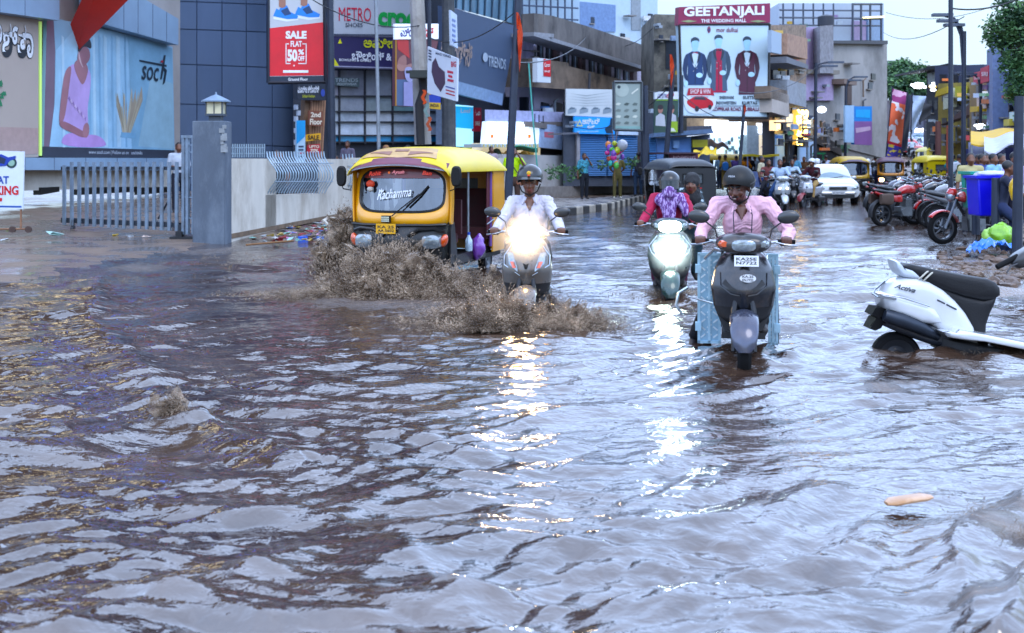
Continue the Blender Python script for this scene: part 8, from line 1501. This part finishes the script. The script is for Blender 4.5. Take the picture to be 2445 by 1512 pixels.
# riders in the middle distance
def midride(lab_s, lab_p, u_, Y_, rz_, col, shirt, pants, helm=None, foot='l', z=-.06, lights=False, fendc=None, **k):
    L_ = V((W(u_, 383, Y_).x, Y_, z)); scooter(lab_s, L_, rz_, col, 'plain', 'scooters in the far traffic', simple=True, apron_on=lights, fendc=fendc); J = seat_pose(); J.update(seat_pose(foot=foot)); o = rider(L_, rz_, lab_p, cloth(shirt), cloth(pants), 'riders in the far traffic', J=J, vox=.022, **k)
    if helm: hm(o, J, 0, 0, mat=M(helm, .3, coat=.6), peak=False)
midride('white scooter with two small lit lamps behind the pink rider', 'dark haired rider in a pale shirt on the white scooter', 1864, 38, -3, '#b9c0c6', '#a9bcd4', '#2f456c', foot='l', lights=True)
midride('white and dark red scooter turned left beside the white car', 'rider in maroon and sand trousers with white helmet', 1935, 40, -38, '#c0c4cc', '#3a1820', '#b09468', '#c9ced6', foot='l', fendc=M('#7a1424', .3, coat=.6))
midride('dark scooter behind the white scooter rider', 'rider in white and blue behind the white scooter', 1892, 44, -10, '#23262c', '#b4c8dc', '#2c3c58', foot='both')
midride('black scooter left of the white scooter, partly hidden by the pink rider', 'rider in reddish checks left of the white scooter', 1838, 42, 5, '#1c1d20', '#6d4040', '#23242c', foot='both')
midride('scooter with a bright yellow clad pillion near the white car', 'rider in a bright yellow raincoat near the white car', 1950, 45, 170, '#3a3c44', '#d3cf1e', '#2a2c34', '#c9ccd0', foot=None)
midride('dark scooter between the white car and the shops', 'rider in a pale lilac shirt behind the white car', 1966, 54, 175, '#2c2e34', '#b4bcd8', '#2a2c34', foot=None)
midride('dark scooter right of the black and yellow autorickshaw', 'rider in a white shirt right of the black and yellow autorickshaw', 2070, 55, 178, '#2a2c32', '#a9b8d0', '#2c3040', '#c9ccd4', foot=None)
for k, (a, Y_, c, h_) in enumerate(((2100, 84, '#8c98b0', '#c9ccd4'), (2118, 92, '#5c6078', '#a8303c'), (2140, 88, '#b0b8c4', '#3a3c44'), (2158, 102, '#7c4450', '#c9ccd4'), (2085, 78, '#6c7088', '#2a2c34'), (2176, 95, '#b4c0cc', '#2a2c30'), (2245, 70, '#c0683c', '#c9ccd4'), (2255, 60, '#8c98a8', '#a9b0b8'))):
    w_ = ['lilac grey', 'slate', 'pale grey', 'dull red', 'blue grey', 'whitish', 'orange', 'grey'][k]; pl = ['in front of the printed banner foot', 'left of the plain navy banner', 'below the printed banner', 'between the two banners on the hill', 'left of the printed banner', 'under the folded white banner', 'right of the yellow backed autorickshaw', 'near the thin rusty pole'][k]
    midride('distant scooter ridden by the ' + w_ + ' clad rider ' + pl, 'distant ' + w_ + ' clad rider ' + pl, a, Y_, 175 if k % 2 else 0, ['#2a2c32', '#7c8088', '#1c2028', '#501a20'][k % 4], c, '#2a2c34', h_, None, max(0, (Y_ - 76) * .085), lights=(k % 3 == 0))
# ================================================================ PEDESTRIANS
pz = .135
o = person('man in a lime yellow T-shirt holding a phone to his ear by the slanting pole', 1226, 500, 31, 10, '#a9cc1e', '#4a3a34', 1.74, pz, arm='phone', vox=.018, det=False, yaw=15); mb = MB(); mb.tube([(-.14, -.12, 1.42), (0, -.16, 1.2), (.16, -.13, .98)], .014, 5); mb.build('strap', M('#3a2c24', .8), o); mb = MB(); mb.loft([(-.10, .2, .88, .14, .12, 3), (.0, .2, .88, .13, .12, 3)], 14); mb.build('shoulder_bag', M('#7d4f3a', .7), o)
person('man in a turquoise checked shirt with phone, walking along the planter wall', 1395, 472, 43.5, 15, pick('#3f9ab0', '#1c3a4c', 22., .56, 'noise'), '#22252c', 1.66, pz, arm='phone', vox=.02)
o = person('man in an olive khaki uniform with hands behind his back, yellow collar', 1474, 474, 43.8, 0, '#6d6440', '#635c3c', 1.66, pz, arm='back', vox=.02, shorts=False, shoe=M('#c9c4b8', .6)); mb = MB(); mb.poly([(-.05, -.10, 1.40), (.05, -.10, 1.40), (0, -.13, 1.30)], (0, .01, 0)); mb.build('collar', M('#c9b82c', .7), o)
o = person('man with a dark backpack seen from behind near the wall end', 1524, 468, 46.5, 178, '#3c3a4a', '#3a4a60', 1.72, pz, vox=.02); mb = MB(); mb.loft([(.12, 0, 1.22, .14, .20, 3), (.22, 0, 1.20, .15, .21, 3), (.30, 0, 1.18, .12, .17, 3)], 16); mb.build('backpack', M('#2a2b38', .8, bump=.3), o)
person('head and shoulders of a person behind the wall left of the backpacker', 1503, 430, 50, 0, '#5c4a44', '#333333', 1.6, .2, vox=.025, hair=HAIR) if False else None
cm = [('woman in a mustard kurta with a sky blue backpack', 1732, '#b09c5c', '#8c7a4c', 56, 170), ('woman in lilac beside the mustard kurta', 1758, '#6c5c9c', '#2a2c44', 57, 160), ('man in an orange shirt in the crowd', 1778, '#c9802a', '#23242c', 57.5, 175), ('tall man in black in the crowd', 1790, '#1c1d24', '#1c1d24', 58, 180), ('man in white at the lit shop', 1802, '#b4c4d0', '#2c3444', 60, 185), ('man in pale turquoise at the lit shop', 1813, '#8cc0c4', '#3a4454', 60.5, 170), ('boy in light blue at the left of the crowd', 1718, '#8cb0cc', '#3c4454', 58, 200), ('man in pale blue checks deeper in the crowd', 1752, '#7cb4cc', '#2c3040', 63, 180), ('girl in dark clothes between orange and white shirts', 1770, '#2c2a3c', '#23242c', 61, 175), ('man in grey before the shelves', 1788, '#5c6878', '#23242c', 64, 180), ('woman in teal before the shelves', 1742, '#2c7c8c', '#234', 64, 180)]
for k, (lab, u_, a, b_, Y_, rz_) in enumerate(cm):
    o = person(lab + ' before the garment shop', u_, 440, Y_, rz_, a, b_ if len(b_) == 7 else '#223344', rr.uniform(1.58, 1.74), pz, 'crowd before the garment shop', vox=.028, arm=['down', 'bent', 'hip', 'down'][k % 4])
    if k == 0: mb = MB(); mb.loft([(.12, 0, 1.15, .15, .2, 3), (.26, 0, 1.12, .14, .18, 3)], 14); mb.build('backpack', M('#2a7cc8', .6), o); 
person('man in a cream shirt standing astride at the left of the white scooter', 1818, 478, 43, 60, '#b9b49c', '#2a3a68', 1.7, .0, 'pedestrians in the road', vox=.022)
person('traffic man in white shirt under the red and white umbrella', 1860, 415, 62, 175, '#b4c0dc', '#22242c', 1.72, .75, 'people on the raised stand', vox=.028)
person('man in black beside the umbrella man', 1836, 415, 63, 180, '#26262c', '#22242c', 1.72, .75, 'people on the raised stand', vox=.028)
for k, (lab, u_, a, Y_) in enumerate((('person in brown by the far shop row', 1918, '#5c4a48', 66), ('person in pink by the far shop row', 1936, '#b08cb4', 67), ('person in white shirt in front of the violet lamp', 1972, '#b8c4dc', 58), ('person in dark blue by the blue front', 1955, '#2c3458', 64))): person(lab, u_, 420, Y_, 170 + k * 8, a, '#2a2c38', 1.66, .12, 'people by the far shops', vox=.03)
far = [('man in a red shirt', 'walking past the violet lamp panel', 1998, 60, '#a8303c'), ('woman in a green sari', 'below the tall poster board', 2046, 62, '#2f7a50'), ('man in white', 'right of the tall poster board', 2090, 64, '#b8c0c8'), ('man in dark blue', 'between the white car and the poster board', 2060, 70, '#26304c'), ('woman in orange', 'at the foot of the printed banner', 2124, 70, '#c8702c'), ('man in pale grey', 'below the concrete wall corner', 2104, 75, '#9aa0a8'), ('boy in yellow', 'in front of the shop with blue awning', 1944, 59, '#c8b03c'), ('man in brown', 'under the warm light chains', 1920, 55, '#5c4434'), ('woman in sky blue', 'left of the warm light chains', 1898, 54, '#6ca4c8'), ('man in a black shirt', 'by the orange and white box sign', 1872, 53, '#1c1d22'), ('man in maroon', 'right of the thin rusty pole', 2252, 56, '#5c1c28'), ('woman in turquoise', 'beside the orange cloth post', 2276, 48, '#2c8c94'), ('man in white shirt and dark trousers', 'between the lamp poles on the right', 2290, 40, '#b4bcc8'), ('man in olive', 'left of the stall people', 2305, 36, '#5c6040')]
for k, (lab, w_, u_, Y_, c) in enumerate(far): person('distant ' + lab + ' ' + w_, u_, 430, Y_, rr.choice((-20, 15, 170, 190)), c, rr.choice(('#23242c', '#2c3454', '#4a4038')), rr.uniform(1.56, 1.74), .05 if Y_ < 76 else .1, 'distant people in the street', vox=.03, arm=('down', 'bent', 'phone')[k % 3], stride=.1)
um = E('umbrella', W(1860, 352, 61.5), 0, 'red and white panelled umbrella over the traffic stand', 'umbrella')
for k in range(8):
    a0_, a1_ = 2 * PI * k / 8, 2 * PI * (k + 1) / 8; mb = MB(); mb.shell(lambda a, b_: ((.95 * a) * math.cos(a0_ + (a1_ - a0_) * b_), (.95 * a) * math.sin(a0_ + (a1_ - a0_) * b_), .42 * (1 - a ** 1.8)), 6, 3, (0, 0, .01)); mb.build('panel', M('#c83850' if k % 2 else '#c9b4bc', .6), um)
mb = MB(); mb.tube([(0, 0, .45), (0, 0, -1.6)], .02, 6); mb.build('pole', STEEL, um)
cs = E('street_stand', (W(1868, 383, 62.5).x, 62.5, 0), 0, 'green and blue painted vending cart with raised deck under the umbrella', 'cart'); mb = MB(); mb.box((0, 0, .40), (2.4, 1.2, .72)); mb.build('deck', M('#2c6c8c', .5), cs); mb = MB(); mb.box((1.3, 0, 1.9), (1.6, 1.3, .08)); [mb.box((x, -.5, .95), (.07, .07, 1.9)) for x in (.6, 2.0)]; mb.build('canopy', M('#2c8c5c', .5), cs); mb = MB(); mb.box((1.3, .2, 1.2), (1.3, .6, .9)); mb.build('display', M('#3c8cb0', .4), cs)
yc = E('cart', (W(1812, 383, 55).x, 55, .13), 0, 'small cart with a yellow sheet roof beside the thin mast', 'cart'); mb = MB(); mb.shell(lambda a, b_: (-.0 + 1.5 * (b_ - .5) * 1.1, -.5 + a, 1.58 + .03 * math.sin(b_ * 8)), 4, 8, (0, 0, .10)); mb.build('roof', M('#d3c21e', .5), yc); mb = MB(); mb.box((0, 0, .55), (1.2, .8, .7)); [mb.box((x, -.4, .8), (.05, .05, 1.6)) for x in (-.6, .6)]; mb.build('body', M('#7d8fc0', .5, var=.3), yc)
# gate man, people over the wall
o = person('man in a white shirt with phone walking behind the sliding gate', 427, 492, 29.5, 20, '#b4bcc8', '#23242e', 1.72, .26, 'people in the mall yard', arm='bent', vox=.02, stride=.12)
for k, (lab, u_, a, b_, Y_, z, arm) in enumerate((('boy in a white shirt standing by the frame behind the wall', 803, '#b0b8c4', '#1c1d24', 40, -.1 + .12, 'down'), ('tall man in grey with folded arms behind the wall', 830, '#6c6878', '#3c5a9c', 39, .5, 'bent'), ('man in a white shirt behind the autorickshaw roof', 973, '#b8bcc4', '#22242c', 36, .32, 'down'), ('bearded man with light brown hair just above the autorickshaw roof', 921, '#5c5048', '#22242c', 30, .24, 'down'), ('man with dark hair left of the light haired man', 906, '#4a3a34', '#22242c', 32, .16, 'down'), ('person in black low behind the curved railing', 660, '#1c1d22', '#22242c', 31, .12, 'down'), ('second dark haired person behind the curved railing', 672, '#23242a', '#22242c', 33, .1, 'down'), ('person in a white top right of the lit shop, behind the wall', 1175 - 2, '#a89ca8', '#22242c', 42, .35, 'down'))):
    person(lab, u_, 400, Y_, rr.uniform(-30, 30), a, b_, 1.68, z, 'people behind the wall', arm=arm, vox=.024, hair=M('#7d5a3c', .8) if k == 3 else HAIR)
rp_ = [('man in a pale yellow shirt left of the bins', 2318, '#b4ac84', 23.5), ('man in blue behind the teal bin', 2345, '#3c4a80', 27), ('man in a sky blue shirt behind the blue bin', 2372, '#8cb4d0', 26), ('man in dark clothes behind the bins', 2358, '#3a2c34', 28), ('woman in lilac white at the right behind the bins', 2424, '#b0a4c4', 21), ('man in purple behind the bins', 2336, '#5c5088', 29), ('man in white behind the bin lid', 2392, '#a9b8c4', 27.5)]
for k, (lab, u_, c, Y_) in enumerate(rp_): person(lab, u_, 470, Y_, rr.uniform(-60, 40), c, '#23242e', 1.62, .06, 'people at the stall on the right', vox=.022, arm=['down', 'bent'][k % 2])
mb_ = make_body(seat_pose(foot='both'), cloth('#2c3040'), cloth('#2c3450'), vox=.022, name='person'); mb_.location = (W(2440, 383, 20).x, 20.2, -.1); mb_.rotation_euler = (0, 0, R(75)); tag(mb_, 'seated person in dark blue cut by the right picture edge below the bins', 'person')
# balloons
bl_ = E('balloon_bunch', W(1468, 372, 42.8), 0, 'bunch of bright toy balloons with one big white globe above the khaki man', 'balloons', None)
BC = ['#3fb0a0', '#d8602c', '#c9d23c', '#d84a90', '#4a9ad0', '#c9c9d4', '#58b848', '#e08a2c', '#8c5cc0']
for k in range(34):
    a = rr.uniform(0, 6.28); q = rr.uniform(.05, .42); mb = MB(); z = rr.uniform(-.35, .45); mb.ell((q * math.cos(a) * (1 if z > -.1 else .6), rr.uniform(-.2, .2), z), (rr.uniform(.07, .13), .09, rr.uniform(.07, .14)), 12, 8); mb.build('balloon', M(BC[k % 9], .25, coat=.6, var=.1), bl_)
mb = MB(); mb.ell((.26, -.1, .38), (.20, .20, .20), 20, 12); mb.build('balloon', M('#c9ccd4', .2, coat=.8, var=.03), bl_)
mb = MB(); mb.tube([(0, 0, -.9), (-.02, 0, .2), (-.1, 0, .95)], .012, 5); mb.tube([(0, 0, .3), (.12, 0, .95)], .012, 5); mb.build('stick', M('#8c6a4a', .8), bl_)
tarp = E('tarpaulin', (0, 0, 0), 0, 'green tarpaulin edge over the autorickshaw behind the wall', 'tarpaulin'); mb = MB(); mb.shell(lambda a, b_: W(1222 + 62 * a, 352 - 3 * math.sin(a * 5) + 10 * b_, 44 + 1.5 * b_), 10, 3, (0, .02, .03)); mb.build('cloth', M('#1f8a70', .6), tarp); mb = MB(); mb.tube([W(1285, 425, 44), W(1272, 280, 44), W(1262, 150, 45)], .03, 5); mb.build('rope', M('#4c9c90', .7), tarp)
# lamps of the two scooters throw their own light
def lampl(nm, loc, rz, e_, c, sz=.06):
    l = bpy.data.lights.new(nm, 'SPOT'); o = bpy.data.objects.new(nm, l); COL.objects.link(o); l.energy = e_; l.color = c; l.spot_size = R(120); l.spot_blend = .8; l.shadow_soft_size = sz; o.location = loc; o.rotation_euler = (R(78), 0, R(180 + rz)); return o
lampl('headlight_beam', L1 + V((-.04, -.62, 1.02)), -4, 60, (1, .85, .6)); lampl('headlight_beam', L2 + V((-.08, -.68, .74)), -7, 45, (.85, 1, .95))

def glare_haze(label, c, R_, dens, col, en=9.):  # added ball of haze imitating the glare around a headlight
    m = bpy.data.materials.new('glare_ball'); m.use_nodes = True; n = m.node_tree.nodes; L = m.node_tree.links; n.clear(); o_ = n.new('ShaderNodeOutputMaterial'); pv = n.new('ShaderNodeVolumePrincipled'); pv.inputs['Color'].default_value = (1, 1, 1, 1); pv.inputs['Anisotropy'].default_value = .2
    t_ = n.new('ShaderNodeTexCoord'); ln = n.new('ShaderNodeVectorMath'); ln.operation = 'LENGTH'; L.new(t_.outputs['Object'], ln.inputs[0]); mr_ = n.new('ShaderNodeMapRange'); mr_.inputs[1].default_value = R_; mr_.inputs[2].default_value = .0; mr_.inputs[3].default_value = 0; mr_.inputs[4].default_value = 1
    pw = n.new('ShaderNodeMath'); pw.operation = 'POWER'; pw.inputs[1].default_value = 1.6; ml_ = n.new('ShaderNodeMath'); ml_.operation = 'MULTIPLY'; ml_.inputs[1].default_value = dens; L.new(ln.outputs['Value'], mr_.inputs[0]); L.new(mr_.outputs[0], pw.inputs[0]); L.new(pw.outputs[0], ml_.inputs[0]); L.new(ml_.outputs[0], pv.inputs['Density']); L.new(pv.outputs[0], o_.inputs['Volume'])
    mb = MB(); mb.ell((0, 0, 0), (R_, R_, R_), 24, 16); o = mb.build('glare_ball', m); o.location = c; tag(o, label, 'glare_haze', 'added glare haze at the scooter lamps', 'stuff')
    l = bpy.data.lights.new('lamp_glow', 'POINT'); q = bpy.data.objects.new('glare_light', l); COL.objects.link(q); l.energy = en; l.color = col; l.shadow_soft_size = .05; q.location = V(c)  # added point light that makes the haze ball glow
glare_haze('added haze imitating the glare of the grey scooter warm headlight', L1 + V((-.04, -.66, 1.03)), .34, 2.8, (1, .74, .42), 5.5); glare_haze('added haze imitating the glare of the dark green scooter cool lamp', L2 + V((-.08, -.72, .76)), .32, 1.9, (.75, 1, .92), 6.)
